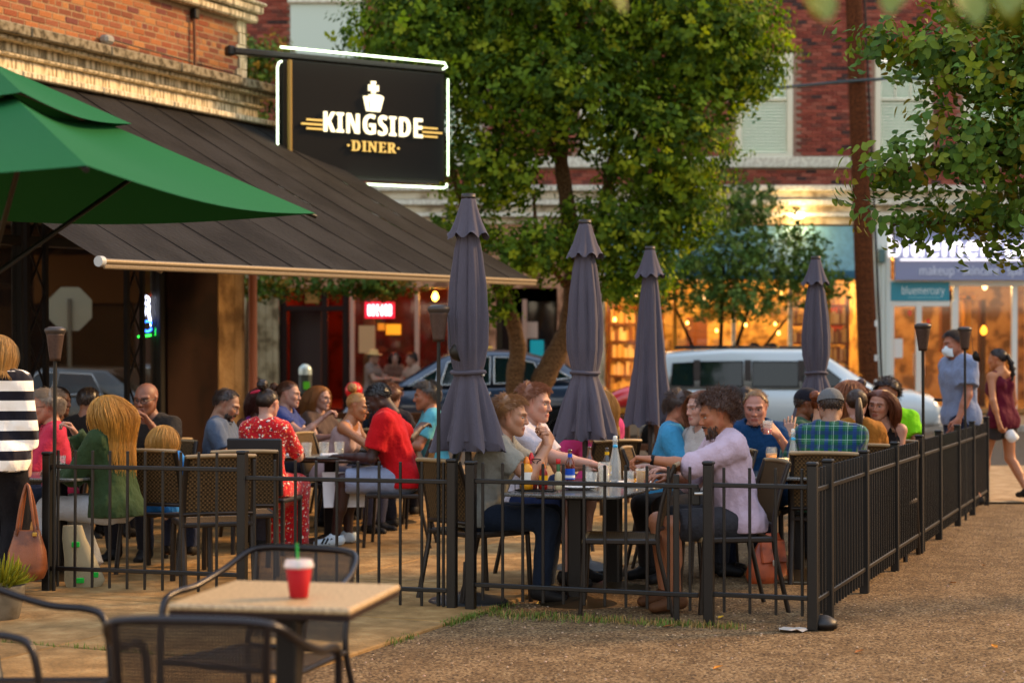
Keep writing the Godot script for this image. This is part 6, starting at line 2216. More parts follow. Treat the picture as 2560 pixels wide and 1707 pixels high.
func beard_shape() -> Geo:
	var r := RandomNumberGenerator.new()
	r.seed = 77
	var g := Geo.new()
	for k in 220:
		var a := r.randf_range(-1.25, 1.25)
		var t := r.randf()
		var p := Vector3(sin(a) * lerpf(0.066, 0.05, t), lerpf(-0.048, -0.108, t) - 0.008 * cos(a), cos(a) * lerpf(0.072, 0.066, t) + 0.012)
		if absf(p.x) < 0.03 and p.y > -0.085 and p.y < -0.055:
			continue
		var d := Vector3(p.x, 0, p.z).normalized() * 0.4 + Vector3(r.randfn() * 0.25, -1, r.randfn() * 0.2)
		g.col = Color.WHITE * r.randf_range(0.55, 1.0)
		g.tube([p, p + d * 0.011, p + d * 0.02 - Vector3(0, 0.004, 0)], [0.006, 0.005, 0.002], 4, false)
	for k in 24:
		var x := r.randf_range(-0.028, 0.028)
		g.tube([Vector3(x, -0.055, 0.103 - absf(x) * 0.4), Vector3(x * 1.3, -0.064, 0.1 - absf(x) * 0.4)], [0.005, 0.003], 4, false)
	return g


func ik(s: Vector3, t: Vector3, l1: float, l2: float, hint: Vector3) -> Array:
	var v := t - s
	var d := clampf(v.length(), 0.12, l1 + l2 - 0.006)
	var u := v.normalized()
	var a := (l1 * l1 - l2 * l2 + d * d) / (2.0 * d)
	var h := sqrt(maxf(l1 * l1 - a * a, 0.0))
	var q := (hint - u * hint.dot(u)).normalized()
	return [s + u * a + q * h, s + u * d]


func figure(s: Dictionary) -> Dictionary:
	var f: bool = s.get("f", false)
	var sit: bool = s.get("sit", true)
	var fat: float = s.get("fat", 0.0)
	var cell: float = s.get("cell", 0.0145)
	var P := Vector3(0, 0.535, s.get("back", -0.06)) if sit else Vector3(0, 0.93, 0)
	var tb := Basis(Vector3.UP, deg_to_rad(s.get("twist", 0.0))) * Basis(Vector3.RIGHT, deg_to_rad(s.get("lean", 4.0))) * Basis(Vector3.BACK, deg_to_rad(s.get("tilt", 0.0)))
	var at_t := func(x: float, y: float, z: float) -> Vector3: return P + tb * Vector3(x, y, z)
	var shw := 0.152 if f else 0.176
	var nb: Vector3 = at_t.call(0, 0.475, -0.012)
	var up := (tb.y * 0.45 + Vector3.UP * 0.55).normalized()
	var hb := Basis(Vector3.UP, deg_to_rad(s.get("yaw", 0.0) + s.get("twist", 0.0))) * Basis(Vector3.RIGHT, deg_to_rad(s.get("pitch", 4.0))) * Basis(Vector3.BACK, deg_to_rad(s.get("roll", 0.0)))
	var hc := nb + up * 0.165 + hb.z * 0.028 + Vector3(0, 0, 0.01)
	var head := Transform3D(hb * Basis().scaled(Vector3.ONE * (0.96 if f else 1.0)), hc)
	# joints
	var J := {}
	for sd in [-1, 1]:
		var S: Vector3 = at_t.call(sd * shw, 0.445, -0.012)
		var key := "lh" if sd > 0 else "rh"
		var tg: Vector3 = s.get(key, Vector3(sd * 0.15, 0.77, 0.36) if sit else Vector3(sd * 0.24, 0.83, 0.06))
		var e := ik(S, tg, 0.285, 0.25, Vector3(sd * s.get("flare", 0.55), -1.0, -0.35))
		var H := P + Vector3(sd * 0.092, -0.02, 0.02)
		var K: Vector3
		var A: Vector3
		if sit:
			var sp: float = s.get("knees", 0.13)
			K = s.get("lk" if sd > 0 else "rk", Vector3(sd * sp, 0.515, 0.4))
			A = s.get("la" if sd > 0 else "ra", Vector3(sd * (sp - 0.01), 0.09, 0.36))
		else:
			A = s.get("la" if sd > 0 else "ra", Vector3(sd * 0.1, 0.09, -0.01))
			K = ik(H, A, 0.43, 0.42, Vector3(0, 0, 1))[0]
		J[sd] = [S, e[0], e[1], H, K, A]
	var lo := Vector3(-0.3, -0.02, -0.35)
	var hi := Vector3(0.3, 1.0, 0.35)
	for sd in [-1, 1]:
		for q in J[sd]:
			lo = lo.min(q - Vector3.ONE * 0.16)
			hi = hi.max(q + Vector3.ONE * 0.16)
	lo.y = maxf(lo.y, -0.03)
	lo = lo.min(hc - Vector3.ONE * 0.12)
	hi = hi.max(nb + Vector3.ONE * 0.12)
	hi = hi.max(hc)
	var fem := 0.86 if f else 1.0
	var torso := func(F: Field, inf: float, top := true) -> void:
		F.cap(at_t.call(-0.07, 0.0, 0), at_t.call(0.07, 0.0, 0), 0.11 + inf + fat * 0.3, 0.11 + inf + fat * 0.3, 0.06)
		F.cap(at_t.call(-0.045, 0.18, 0.005 + fat * 0.3), at_t.call(0.045, 0.18, 0.005 + fat * 0.3), 0.1 * fem + inf + fat, 0.1 * fem + inf + fat, 0.09)
		if top:
			F.cap(at_t.call(-0.075 * fem, 0.34, 0.008), at_t.call(0.075 * fem, 0.34, 0.008), 0.108 * fem + inf, 0.108 * fem + inf, 0.09)
			if f:
				for sd in [-1.0, 1.0]:
					F.cap(at_t.call(sd * 0.068, 0.315, 0.07), at_t.call(sd * 0.07, 0.3, 0.085), 0.052 + inf * 0.6, 0.05 + inf * 0.6, 0.04)
	var skin: Color = Color(s.get("skin", "#b07a5c")).srgb_to_linear()
	# body
	var body := Geo.new()
	var F := Field.new(lo, hi, cell)
	torso.call(F, -0.01)
	F.cap(at_t.call(-shw + 0.01, 0.445, -0.012), at_t.call(shw - 0.01, 0.445, -0.012), 0.052, 0.052, 0.06)
	F.cap(at_t.call(-0.05, 0.47, -0.02), nb + up * 0.04, 0.05, 0.046, 0.05)
	F.cap(at_t.call(0.05, 0.47, -0.02), nb + up * 0.04, 0.05, 0.046, 0.05)
	F.cap(nb, hc - up * 0.07 - hb.z * 0.03, 0.055 if not f else 0.047, 0.053 if not f else 0.045, 0.03)
	var thin := 0.85 if f else 1.0
	for sd in [-1, 1]:
		var j: Array = J[sd]
		F.cap(j[0], j[1], 0.052 * thin, 0.041 * thin, 0.03)
		F.cap(j[1], j[2], 0.041 * thin, 0.027 * thin, 0.02)
		F.cap(j[1], j[1].lerp(j[2], 0.4), 0.036 * thin, 0.041 * thin, 0.02)
		F.cap(j[3], j[4], 0.082, 0.056, 0.05)
		F.cap(j[4], j[5], 0.053, 0.036, 0.03)
		F.cap(j[4].lerp(j[5], 0.2) + Vector3(0, 0, -0.018), j[4].lerp(j[5], 0.5) + Vector3(0, 0, -0.016), 0.046, 0.042, 0.03)
		F.cap(j[5] + Vector3(0, -0.04, -0.03), j[5] + Vector3(sd * 0.015, -0.062, 0.13), 0.036, 0.026, 0.03, Vector3(1, 0.9, 1))
	F.net(body)
	for i in body.c.size():
		body.c[i] = skin
	body.add(HEADS[f], head, skin)
	body.add(HEADS.eye, head)
	for sd in [-1, 1]:
		var j: Array = J[sd]
		var zd: Vector3 = (j[2] - j[1]).normalized()
		var hd: Vector3 = s.get("lhd" if sd > 0 else "rhd", zd)
		zd = (zd + hd * 1.2).normalized()
		var pu: Vector3 = s.get("lup" if sd > 0 else "rup", Vector3.UP if sit else Vector3(sd, 0.0, 0.15))
		var xd := pu.cross(zd).normalized()
		var hx := Transform3D(Basis(xd, zd.cross(xd), zd) * Basis().scaled(Vector3(1.0 if sd < 0 else -1.0, 1, 1) * (0.92 if f else 1.0)), j[2])
		body.add(HANDS[s.get("lpose" if sd > 0 else "rpose", "relaxed")], hx, skin * Color(1, 0.94, 0.9))
	var out := {"body": body, "head": head, "J": J, "nb": nb, "up": up}
	# shirt
	var sl: float = s.get("sleeve", 0.55)
	var inf: float = s.get("loose", 0.014)
	var shirt := Geo.new()
	F = Field.new(lo, hi, cell * 1.1)
	torso.call(F, inf)
	if not sit or s.get("untucked", true):
		F.cap(at_t.call(-0.07, -0.06, 0), at_t.call(0.07, -0.06, 0), 0.118 + inf, 0.118 + inf, 0.05)
	if sl > 0.0:
		F.cap(at_t.call(-shw + 0.01, 0.445, -0.012), at_t.call(shw - 0.01, 0.445, -0.012), 0.054 + inf, 0.054 + inf, 0.06)
		F.cap(at_t.call(-0.06, 0.465, -0.02), at_t.call(0.06, 0.465, -0.02), 0.06 + inf, 0.06 + inf, 0.06)
		for sd in [-1, 1]:
			var j: Array = J[sd]
			var e1: Vector3 = j[0].lerp(j[1], minf(sl, 1.0))
			F.cap(j[0], e1, 0.053 * thin + inf, (0.046 * thin + inf * (1.7 if sl < 1.0 else 1.0)), 0.03, Vector3.ONE, sl < 1.0)
			if sl > 1.0:
				F.cap(j[1], j[1].lerp(j[2], sl - 1.0), 0.044 * thin + inf, 0.036 * thin + inf * 1.1, 0.02, Vector3.ONE, true)
	else:
		for sd in [-1.0, 1.0]:
			F.cap(at_t.call(sd * 0.09, 0.36, 0.03), at_t.call(sd * 0.085, 0.465, -0.012), 0.05 + inf, 0.03 + inf, 0.04)
			F.cap(at_t.call(sd * 0.085, 0.465, -0.012), at_t.call(sd * 0.06, 0.36, -0.07), 0.03 + inf, 0.035 + inf, 0.04)
	F.cap(nb + up * 0.01 + tb.z * 0.01, nb + up * 0.14 + tb.z * 0.05, 0.062 if sl > 0.0 else 0.085, 0.09, 0.012, Vector3.ONE, false, true)
	F.ripple(fabric_noise, s.get("folds", 0.009) * 1.25, 11.0)
	F.keep_above(0.462 if sit else P.y + s.get("hem_y", -0.12))
	F.net(shirt)
	out.shirt = shirt
	# trousers, shorts, skirt
	var lg: float = s.get("leg", 2.0)
	var pants := Geo.new()
	var li: float = s.get("legloose", 0.012)
	F = Field.new(Vector3(lo.x, lo.y, lo.z), Vector3(hi.x, P.y + 0.3, hi.z), cell * 1.15)
	F.cap(P + Vector3(-0.07, 0.0, 0), P + Vector3(0.07, 0, 0), 0.114, 0.114, 0.05)
	for sd in [-1, 1]:
		var j: Array = J[sd]
		F.cap(j[3], j[3].lerp(j[4], minf(lg, 1.0)), 0.084 + li, lerpf(0.084, 0.058, minf(lg, 1.0)) + li * (1.5 if lg < 1.0 else 1.0), 0.05, Vector3.ONE, lg < 1.0)
		if lg > 1.0:
			F.cap(j[4], j[4].lerp(j[5], lg - 1.0), 0.056 + li, s.get("hem", 0.046) + li, 0.03, Vector3.ONE, true)
	if s.get("skirt", false):
		F.cap(P + Vector3(0, -0.02, 0.1), P + Vector3(0, -0.08, 0.36), 0.15, 0.15, 0.08)
		F.cap(Vector3(-0.06, 0.46, 0.36), Vector3(-0.06, 0.06, 0.36), 0.12, 0.15, 0.08, Vector3.ONE, true)
		F.cap(Vector3(0.06, 0.46, 0.36), Vector3(0.06, 0.06, 0.36), 0.12, 0.15, 0.08, Vector3.ONE, true)
	F.ripple(fabric_noise, 0.007, 11.0)
	F.net(pants)
	out.pants = pants
	if s.get("shod", true):
		for sd in [-1, 1]:
			var shoe := Geo.new()
			var j: Array = J[sd]
			F = Field.new(j[5] - Vector3(0.1, 0.12, 0.14), j[5] + Vector3(0.1, 0.08, 0.24), 0.012)
			F.cap(j[5] + Vector3(0, -0.03, -0.03), j[5] + Vector3(sd * 0.015, -0.055, 0.135), 0.045, 0.036, 0.03, Vector3(1, 0.9, 1))
			F.cap(j[5] + Vector3(0, 0.01, -0.01), j[5] + Vector3(0, -0.03, 0.03), 0.046, 0.045, 0.03)
			F.cap(j[5] + Vector3(0, 0.03, -0.012), j[5] + Vector3(0, 0.12, -0.012), 0.042, 0.042, 0.01, Vector3.ONE, false, true)
			F.net(shoe)
			out["shoe%d" % sd] = shoe
	return out


var specs := []
var made := []


func cloth(hex: String) -> StandardMaterial3D:
	var m: StandardMaterial3D
	match hex:
		"stripes": m = mat("cloth stripes", "#ffffff", 0.9, 0, "stripes", 7.9, "nfold", 0.25)
		"plaid": m = mat("cloth plaid", "#ffffff", 0.9, 0, "plaid", 5.5, "nfold", 0.3)
		"flowers": m = mat("cloth flowers", "#ffffff", 0.85, 0, "flowers", 3.4, "nfine", 0.2)
		_: m = mat("cloth " + hex, hex, 0.88, 0, "fine", 5.0, "nfold", 0.55)
	m.uv1_triplanar_sharpness = 24.0 if hex in ["stripes", "plaid", "flowers"] else 2.0
	m.rim_enabled = true
	m.rim = 0.35
	return m


func cap_shape(trucker: bool) -> Array:
	var crown := Geo.new()
	var rs := []
	for i in 9:
		var a := PI * 0.5 * i / 8.0
		var r := PackedVector3Array()
		for j in 24:
			var b := TAU * j / 24.0
			r.append(Vector3(0, 0.035, -0.014) + Vector3(cos(a) * sin(b) * 0.091, sin(a) * 0.098, cos(a) * cos(b) * 0.112))
		rs.append(r)
	crown.rings(rs, true, false)
	var brim := Geo.new()
	rs = []
	for i in 5:
		var t := i / 4.0
		var r := PackedVector3Array()
		for j in 13:
			var b := lerpf(-1.15, 1.15, j / 12.0)
			r.append(Vector3(sin(b) * lerpf(0.09, 0.088, t), 0.04 - 0.02 * t - 0.022 * b * b * t, -0.014 + cos(b) * lerpf(0.108, 0.19, t) + 0.0))
		rs.append(r)
	brim.rings(rs, false, false)
	var patch := Geo.new()
	rs = []
	for i in 5:
		var a := lerpf(0.2, 1.3 if trucker else 0.62, i / 4.0)
		var r := PackedVector3Array()
		for j in 9:
			var b := lerpf(-0.85, 0.85, j / 8.0) * (1.0 if trucker else 0.42)
			r.append(Vector3(0, 0.035, -0.014) + Vector3(cos(a) * sin(b) * 0.093, sin(a) * 0.1, cos(a) * cos(b) * 0.1145))
		rs.append(r)
	patch.rings(rs, false, false)
	return [crown, brim, patch]


func dress(k: int) -> void:
	var s: Dictionary = specs[k]
	var o: Dictionary = made[k]
	var sc: float = s.get("scale", 1.0)
	var xf := on(s.x, s.d, s.get("lift", 0.0), s.turn)
	if s.has("y"):
		xf = at(s.x, s.y, -s.d, s.turn)
	xf.basis = xf.basis.scaled(Vector3.ONE * sc)
	var p := thing("person", s.label, "person", xf)
	var sm := mat("skin", "#ffffff", 0.55, 0, "fine", 7.0, "nfine", 0.12)
	sm.subsurf_scatter_enabled = true
	sm.subsurf_scatter_strength = 0.08
	obj("body", o.body, sm, p)
	obj("dress" if s.get("skirt", false) else "shirt", o.shirt, cloth(s.shirt), p)
	obj("skirt" if s.get("skirt", false) else ("shorts" if s.get("leg", 2.0) < 1.2 else "trousers"), o.pants, cloth(s.pants), p)
	for sd in ([-1, 1] if o.has("shoe1") else []):
		obj("shoe", o["shoe%d" % sd], mat("shoe " + s.get("shoes", "#1c1a19"), s.get("shoes", "#1c1a19"), 0.6), p)
	var hx: Transform3D = o.head
	var style: String = s.get("hair", "short")
	if style != "bald":
		if not HAIR.has(style):
			HAIR[style] = hair_shape(style, style.hash() % 1000).mesh()
		var hm := mat("hair " + s.get("haircol", "#3a2415"), s.get("haircol", "#3a2415"), 0.42)
		hm.backlight_enabled = true
		hm.backlight = Color(0.35, 0.25, 0.12)
		obj("hair", HAIR[style], hm, p, hx)
		if s.get("beard", false):
			if not HAIR.has("beard"):
				HAIR.beard = beard_shape().mesh()
			obj("beard", HAIR.beard, hm, p, hx)
	if s.has("collar"):
		var g := Geo.new()
		var rs := []
		for i in 3:
			var r := PackedVector3Array()
			for j in 20:
				var a := TAU * j / 20.0
				var rr: float = [0.07, 0.064, 0.076][i]
				r.append(o.nb + o.up * [0.0, 0.05, 0.022][i] + Vector3(cos(a) * rr, -0.02 * sin(a), sin(a) * rr * 1.05 + 0.012))
			rs.append(r)
		g.rings(rs, true, false)
		obj("collar", g, cloth(s.collar), p)
	if s.has("cap"):
		var c := cap_shape(s.get("trucker", false))
		var cm := obj("cap", c[0], cloth(s.cap), p, hx)
		obj("brim", c[1], cloth(s.cap), cm)
		obj("cap_badge", c[2], cloth(s.badge), cm)
	if s.get("straw", false):
		var g := Geo.new()
		g.lathe([Vector2(0.17, 0.055), Vector2(0.165, 0.063), Vector2(0.095, 0.06), Vector2(0.085, 0.13), Vector2(0.06, 0.15), Vector2(0, 0.148)], 20, Vector3(0, 0, -0.01))
		obj("straw_hat", g, mat("straw", "#b9955c", 0.8), p, hx)
	if s.has("glasses"):
		var g := Geo.new()
		for sd in [-1.0, 1.0]:
			var ps := []
			for j in 13:
				ps.append(Vector3(sd * 0.033 + cos(TAU * j / 12) * 0.024, -0.002 + sin(TAU * j / 12) * 0.018, 0.108 - 0.008 * absf(cos(TAU * j / 12) + sd)))
			g.tube(ps, 0.0025, 4, false)
			g.tube([Vector3(sd * 0.057, 0.002, 0.098), Vector3(sd * 0.08, 0.006, -0.01)], 0.0025, 4)
		g.tube([Vector3(-0.01, 0.002, 0.11), Vector3(0.01, 0.002, 0.11)], 0.0025, 4)
		obj("glasses", g, mat("frames " + s.glasses, s.glasses, 0.3), p, hx)
	if s.get("mask", false):
		var g := Geo.new()
		var rs := []
		for i in 7:
			var r := PackedVector3Array()
			for j in 9:
				var a := lerpf(-1.25, 1.25, j / 8.0)
				var t := i / 6.0
				r.append(Vector3(sin(a) * 0.07, lerpf(-0.02, -0.118, t) + 0.01 * cos(a), cos(a) * (0.078 + 0.028 * sin(PI * t)) + 0.018))
			rs.append(r)
		g.rings(rs, false, false)
		obj("face_mask", g, mat("mask white", "#c9d6dc", 0.8), p, hx)
	if s.has("band"):
		var g := Geo.new()
		var ps := []
		for j in 25:
			var a := TAU * j / 24.0
			ps.append(Vector3(sin(a) * 0.091, 0.075 + 0.03 * cos(a), -0.014 + cos(a) * 0.104))
		g.tube(ps, 0.014, 5, false)
		obj("headband", g, mat("headband", s.band, 0.8), p, hx)
	if s.has("watch"):
		var j: Array = o.J[1]
		var dir: Vector3 = (j[2] - j[1]).normalized()
		var g := Geo.new()
		g.tube([j[2] - dir * 0.03, j[2] - dir * 0.008], 0.031, 12, false)
		var w := obj("watch_strap", g, mat("black strap", "#141214", 0.6), p)
		var side := dir.cross(Vector3(0.2, 1, 0)).normalized()
		obj("watch_face", bar(j[2] - dir * 0.019 + side * 0.03, j[2] - dir * 0.019 + side * 0.038, 0.017, 14), mat("watch face", "#d5d3cc", 0.3), w)
	if s.has("stripe_shoes"):
		for sd in [-1, 1]:
			var a: Vector3 = o.J[sd][5]
			for q in 3:
				for e in [-1.0, 1.0]:
					obj("shoe_stripe", bx(Vector3(0.004, 0.05, 0.014), Vector3(0, 0, 0)), mat("black stripe", "#15171a", 0.6), p, Transform3D(Basis(Vector3.RIGHT, -0.5), a + Vector3(e * 0.043 + sd * 0.006, -0.03, 0.03 + q * 0.028)))


func folk(label: String, x: float, d: float, turn: float, more: Dictionary, chair := "") -> void:
	var s := more
	s.label = label
	s.x = x
	s.d = d
	s.turn = turn
	specs.append(s)
	if chair:
		seat(x + more.get("cx", 0.0), d + more.get("cd", 0.0), more.get("ct", turn), chair)


func build_one(k: int) -> void:
	made[k] = figure(specs[k])


func people() -> void:
	fabric_noise.seed = 5
	fabric_noise.frequency = 1.0
	fabric_noise.fractal_octaves = 2
	HEADS[true] = head_shape(true)
	HEADS[false] = head_shape(false)
	HEADS.eye = eye_shape()
	HANDS.relaxed = hand_shape(0.3)
	HANDS.grip = hand_shape(0.75, 0.4)
	HANDS.flat = hand_shape(0.08)
	HANDS.fist = hand_shape(1.15, 0.2)
	var V := func(a, b, c): return Vector3(a, b, c)
	cast()
	made.resize(specs.size())
	var id := WorkerThreadPool.add_group_task(build_one, specs.size())
	WorkerThreadPool.wait_for_group_task_completion(id)
	for k in specs.size():
		dress(k)
	made.clear()


# ---------------------------------------------------------------- small things
func lathed(called: String, prof: Array, m: Material, parent: Node3D, p := Vector3.ZERO, seg := 18) -> MeshInstance3D:
	var g := Geo.new()
	var q := []
	for k in range(0, prof.size(), 2):
		q.append(Vector2(prof[k], prof[k + 1]))
	g.lathe(q, seg)
	return obj(called, g, m, parent, at(p.x, p.y, p.z))


func tumbler(x: float, d: float, h: float, label: String, r := 0.036, tall := 0.12, fill := 0.5, tint := "#d9d6c4") -> void:
	var t := thing("glass", label, "drinking glass", on(x, d, h), "drinking glasses on the tables")
	lathed("wall", [0.0, 0.002, r * 0.8, 0.002, r, tall, r * 0.95, tall, r * 0.76, 0.008, 0.0, 0.008], pane("clear tumbler", "#e8efe8", 0.14), t)
	if fill > 0.0:
		var rr := r * 0.95
		lathed("water", [0.0, 0.01, r * 0.74, 0.01, lerpf(r * 0.74, rr * 0.96, fill), tall * fill, 0.0, tall * fill], pane("drink " + tint, tint, 0.3 if tint == "#d9d6c4" else 0.85), t)


func bottle(x: float, d: float, h: float, label: String, hex: String, lab: String, tall := 0.23, r := 0.031) -> void:
	var t := thing("bottle", label, "bottle", on(x, d, h), "beer bottles on the caddy table")
	var s := tall / 0.23
	var m := mat("bottle glass " + hex, hex, 0.08)
	m.metallic_specular = 0.8
	lathed("glass", [0.0, 0.0, r, 0.004, r, 0.13 * s, r * 0.8, 0.15 * s, 0.014, 0.175 * s, 0.0125, 0.215 * s, 0.014, 0.22 * s, 0.0135, 0.228 * s, 0.0, 0.23 * s], m, t)
	if lab:
		lathed("label", [r + 0.0008, 0.035 * s, r + 0.0008, 0.105 * s], mat("label " + lab, lab, 0.6), t)
		lathed("label_band", [r + 0.0014, 0.045 * s, r + 0.0014, 0.062 * s], mat("label white", "#d5d9dc", 0.6), t)
		lathed("neck_label", [0.0152, 0.178 * s, 0.0142, 0.2 * s], mat("label " + lab, lab, 0.6), t)


func carafe(x: float, d: float, h: float, label: String) -> void:
	var t := thing("carafe", label, "bottle", on(x, d, h), "swing top water bottles")
	lathed("glass", [0.0, 0.0, 0.038, 0.004, 0.04, 0.02, 0.037, 0.13, 0.016, 0.235, 0.015, 0.27, 0.02, 0.272, 0.02, 0.285, 0.0, 0.285], pane("carafe glass", "#cfdde0", 0.22), t)
	lathed("stopper", [0.0, 0.28, 0.014, 0.285, 0.014, 0.305, 0.0, 0.31], mat("white stopper", "#d9d6cc", 0.4), t)
	obj("clip", bx(Vector3(0.03, 0.02, 0.034), Vector3(0, 0.24, 0.004), 0.006), mat("blue clip", "#2aa0d0", 0.5), t)


func table_things() -> void:
	# the red drink on the near table
	var c := thing("drink_cup", "clear plastic cup of red drink with a domed lid and green straw", "cup", on(-0.655, 4.97, 0.7205))
	pane("cup plastic", "#f3e6e6", 0.01).metallic_specular = 0.12
	lathed("cup_wall", [0.0, 0.001, 0.03, 0.001, 0.0415, 0.095, 0.0435, 0.098], pane("cup plastic", "#f3e6e6", 0.05), c, Vector3.ZERO, 28)
	var liq := mat("red drink", "#a00612", 0.7)
	lathed("drink", [0.0, 0.003, 0.0285, 0.003, 0.0395, 0.088, 0.0, 0.088], liq, c, Vector3.ZERO, 28)
	var lid := pane("cup lid", "#f6e9e4", 0.5)
	lathed("lid", [0.0445, 0.094, 0.0465, 0.097, 0.0465, 0.104, 0.043, 0.106, 0.042, 0.116, 0.038, 0.119, 0.0, 0.119], lid, c, Vector3.ZERO, 28)
	obj("straw", bar(Vector3(0.004, 0.01, 0.0), Vector3(-0.006, 0.168, 0.004), 0.0035, 8), mat("green straw", "#159a3c", 0.4), c)
	# caddy of sauces
	var k := thing("condiment_caddy", "black wire condiment caddy on the front stone table", "caddy", on(0.15, 9.97, 0.692, -15))
	var wire := Geo.new()
	for y in [0.005, 0.05]:
		var ps := []
		for q in [[-0.12, -0.06], [0.12, -0.06], [0.12, 0.06], [-0.12, 0.06], [-0.12, -0.06]]:
			ps.append(Vector3(q[0], y, q[1]))
		wire.tube(ps, 0.003, 5)
	for q in [[-0.12, -0.06], [0.12, -0.06], [0.12, 0.06], [-0.12, 0.06], [0, 0.06], [0, -0.06]]:
		wire.tube([Vector3(q[0], 0, q[1]), Vector3(q[0], 0.052, q[1])], 0.003, 5)
	wire.tube(spline([Vector3(0, 0.0, 0), Vector3(0, 0.16, 0), Vector3(0.03, 0.19, 0), Vector3(-0.03, 0.19, 0), Vector3(0, 0.16, 0)], 4), 0.003, 5)
	obj("wire_frame", wire, mat("black iron", "#15140f", 0.5, 0.3), k)
	obj("tray", bx(Vector3(0.236, 0.004, 0.116), Vector3(0, 0.003, 0)), mat("black iron", "#15140f"), k)
	for q in [["mustard_bottle", "yellow squeeze bottle with white label in the caddy", -0.055, 0.03, "#d9920c", 0.036, 0.145, "#d8d6cc"], ["ketchup_bottle", "red squeeze bottle standing behind the yellow one in the caddy", -0.04, -0.03, "#a80f14", 0.034, 0.16, ""], ["sauce_bottle", "small red sauce bottle with orange top in the caddy", 0.05, 0.025, "#8c0f0a", 0.024, 0.12, "#d9a012"], ["pepper_sauce", "slim pale sauce bottle with green neck and red cap", 0.145, 0.03, "#b9ab86", 0.02, 0.105, ""]]:
		var t := thing(q[0], q[1], "bottle", on(0.15, 9.97, 0.698, -15) * at(q[2], 0, q[3]))
		var r: float = q[5] * 1.12
		var h: float = q[6] * 1.14
		lathed("bottle_body", [0.0, 0.0, r * 0.95, 0.004, r, h * 0.2, r, h * 0.7, r * 0.86, h * 0.86, r * 0.4, h, 0.0, h], mat("sauce " + q[4], q[4], 0.35), t)
		if q[0] == "pepper_sauce":
			lathed("neck", [r * 0.5, h * 0.9, r * 0.55, h * 1.35, 0.0, h * 1.35], mat("green neck", "#1c5a2a", 0.4), t)
			lathed("cap", [0.0, h * 1.35, r * 0.65, h * 1.35, r * 0.65, h * 1.6, 0.0, h * 1.6], mat("red cap", "#c0141c", 0.4), t)
		else:
			lathed("cap", [r * 0.5, h * 0.98, r * 0.5, h * 1.05, r * 0.2, h * 1.22, 0.0, h * 1.24], mat("cap " + ("#c0141c" if q[0] == "ketchup_bottle" else "#d9740c"), "#c0141c" if q[0] == "ketchup_bottle" else "#d9740c", 0.4), t)
		if q[7]:
			lathed("label", [r + 0.001, h * 0.24, r + 0.001, h * 0.66], mat("label " + q[7], q[7], 0.6), t)
	bottle(0.375, 10.5, 0.692, "brown beer bottle with a bright blue label", "#5a2410", "#1c4fb8")
	bottle(0.52, 10.9, 0.692, "plain brown beer bottle behind the blue labelled one", "#4a1c0c", "")
	bottle(0.64, 10.95, 0.692, "dark beer bottle with yellow label behind the glasses", "#1c140f", "#c9a01c", 0.22)
	carafe(0.68, 10.7, 0.692, "clear swing top water bottle on the front stone tables")
	tumbler(0.505, 10.35, 0.692, "wide short water glass between the blue labelled beer and carafe", 0.042, 0.09, 0.45)
	tumbler(0.59, 10.42, 0.692, "tall water glass with a lime wedge beside the carafe", 0.041, 0.15, 0.7)
	tumbler(0.5, 10.75, 0.692, "tall empty glass standing before the plain brown beer bottle", 0.038, 0.14, 0.0)
	tumbler(0.74, 10.3, 0.692, "short empty glass beside the yellow drink", 0.036, 0.1, 0.2)
	tumbler(0.83, 10.35, 0.7, "glass of bright yellow drink under the bearded person's hand", 0.044, 0.105, 0.85, "#d99a08")
	for q in [[0.42, 10.1, 0.13, "white plate with a folded napkin near the caddy"], [0.8, 10.5, 0.12, "white plate holding yellow fries beside the yellow drink"]]:
		var p := thing("plate", q[3], "plate", on(q[0], q[1], 0.692))
		lathed("dish", [0.0, 0.002, q[2] * 0.6, 0.002, q[2], 0.018, q[2] * 0.98, 0.021, q[2] * 0.6, 0.007, 0.0, 0.007], mat("white china", "#d9d8d2", 0.25), p, Vector3.ZERO, 24)
		if q[0] < 0.5:
			obj("napkin", bx(Vector3(0.14, 0.02, 0.09), Vector3(0, 0.018, 0), 0.008), mat("white napkin", "#d4d3d0", 0.9), p)
		else:
			var g := Geo.new()
			for i in 16:
				g.box(Vector3(rng.randf_range(-0.05, 0.05), 0.015 + rng.randf() * 0.02, rng.randf_range(-0.05, 0.05)), Vector3(0.05, 0.008, 0.008), 0.002, Basis(Vector3.UP, rng.randf() * 3.0) * Basis(Vector3.BACK, rng.randf_range(-0.3, 0.3)))
			obj("fries", g, mat("fries", "#c98f2a", 0.7), p).set_meta("kind", "stuff")
	# older person's table
	var st := thing("beer_glass", "stemmed glass of amber beer before the older person in blue", "drinking glass", on(1.76, 11.02, 0.722))
	lathed("bowl", [0.0, 0.075, 0.02, 0.08, 0.038, 0.12, 0.04, 0.15, 0.034, 0.19, 0.0335, 0.19], pane("clear tumbler", "#e8efe8", 0.14), st)
	lathed("beer", [0.0, 0.078, 0.019, 0.083, 0.0365, 0.12, 0.038, 0.148, 0.0, 0.148], pane("amber beer", "#d98a08", 0.75), st)
	lathed("stem", [0.0, 0.0, 0.032, 0.002, 0.03, 0.005, 0.005, 0.01, 0.004, 0.07, 0.012, 0.077, 0.0, 0.078], pane("clear tumbler", "#e8efe8", 0.14), st)
	var hg := thing("red_drink_glass", "glass of red drink held up by the older person in blue", "drinking glass", on(1.775, 11.27, 0.985, 0))
	lathed("wall", [0.0, 0.0, 0.03, 0.002, 0.036, 0.1, 0.035, 0.1, 0.029, 0.005, 0.0, 0.005], pane("clear tumbler", "#e8efe8", 0.14), hg)
	lathed("drink", [0.0, 0.006, 0.028, 0.006, 0.031, 0.045, 0.0, 0.045], pane("drink red", "#c9180c", 0.85), hg)
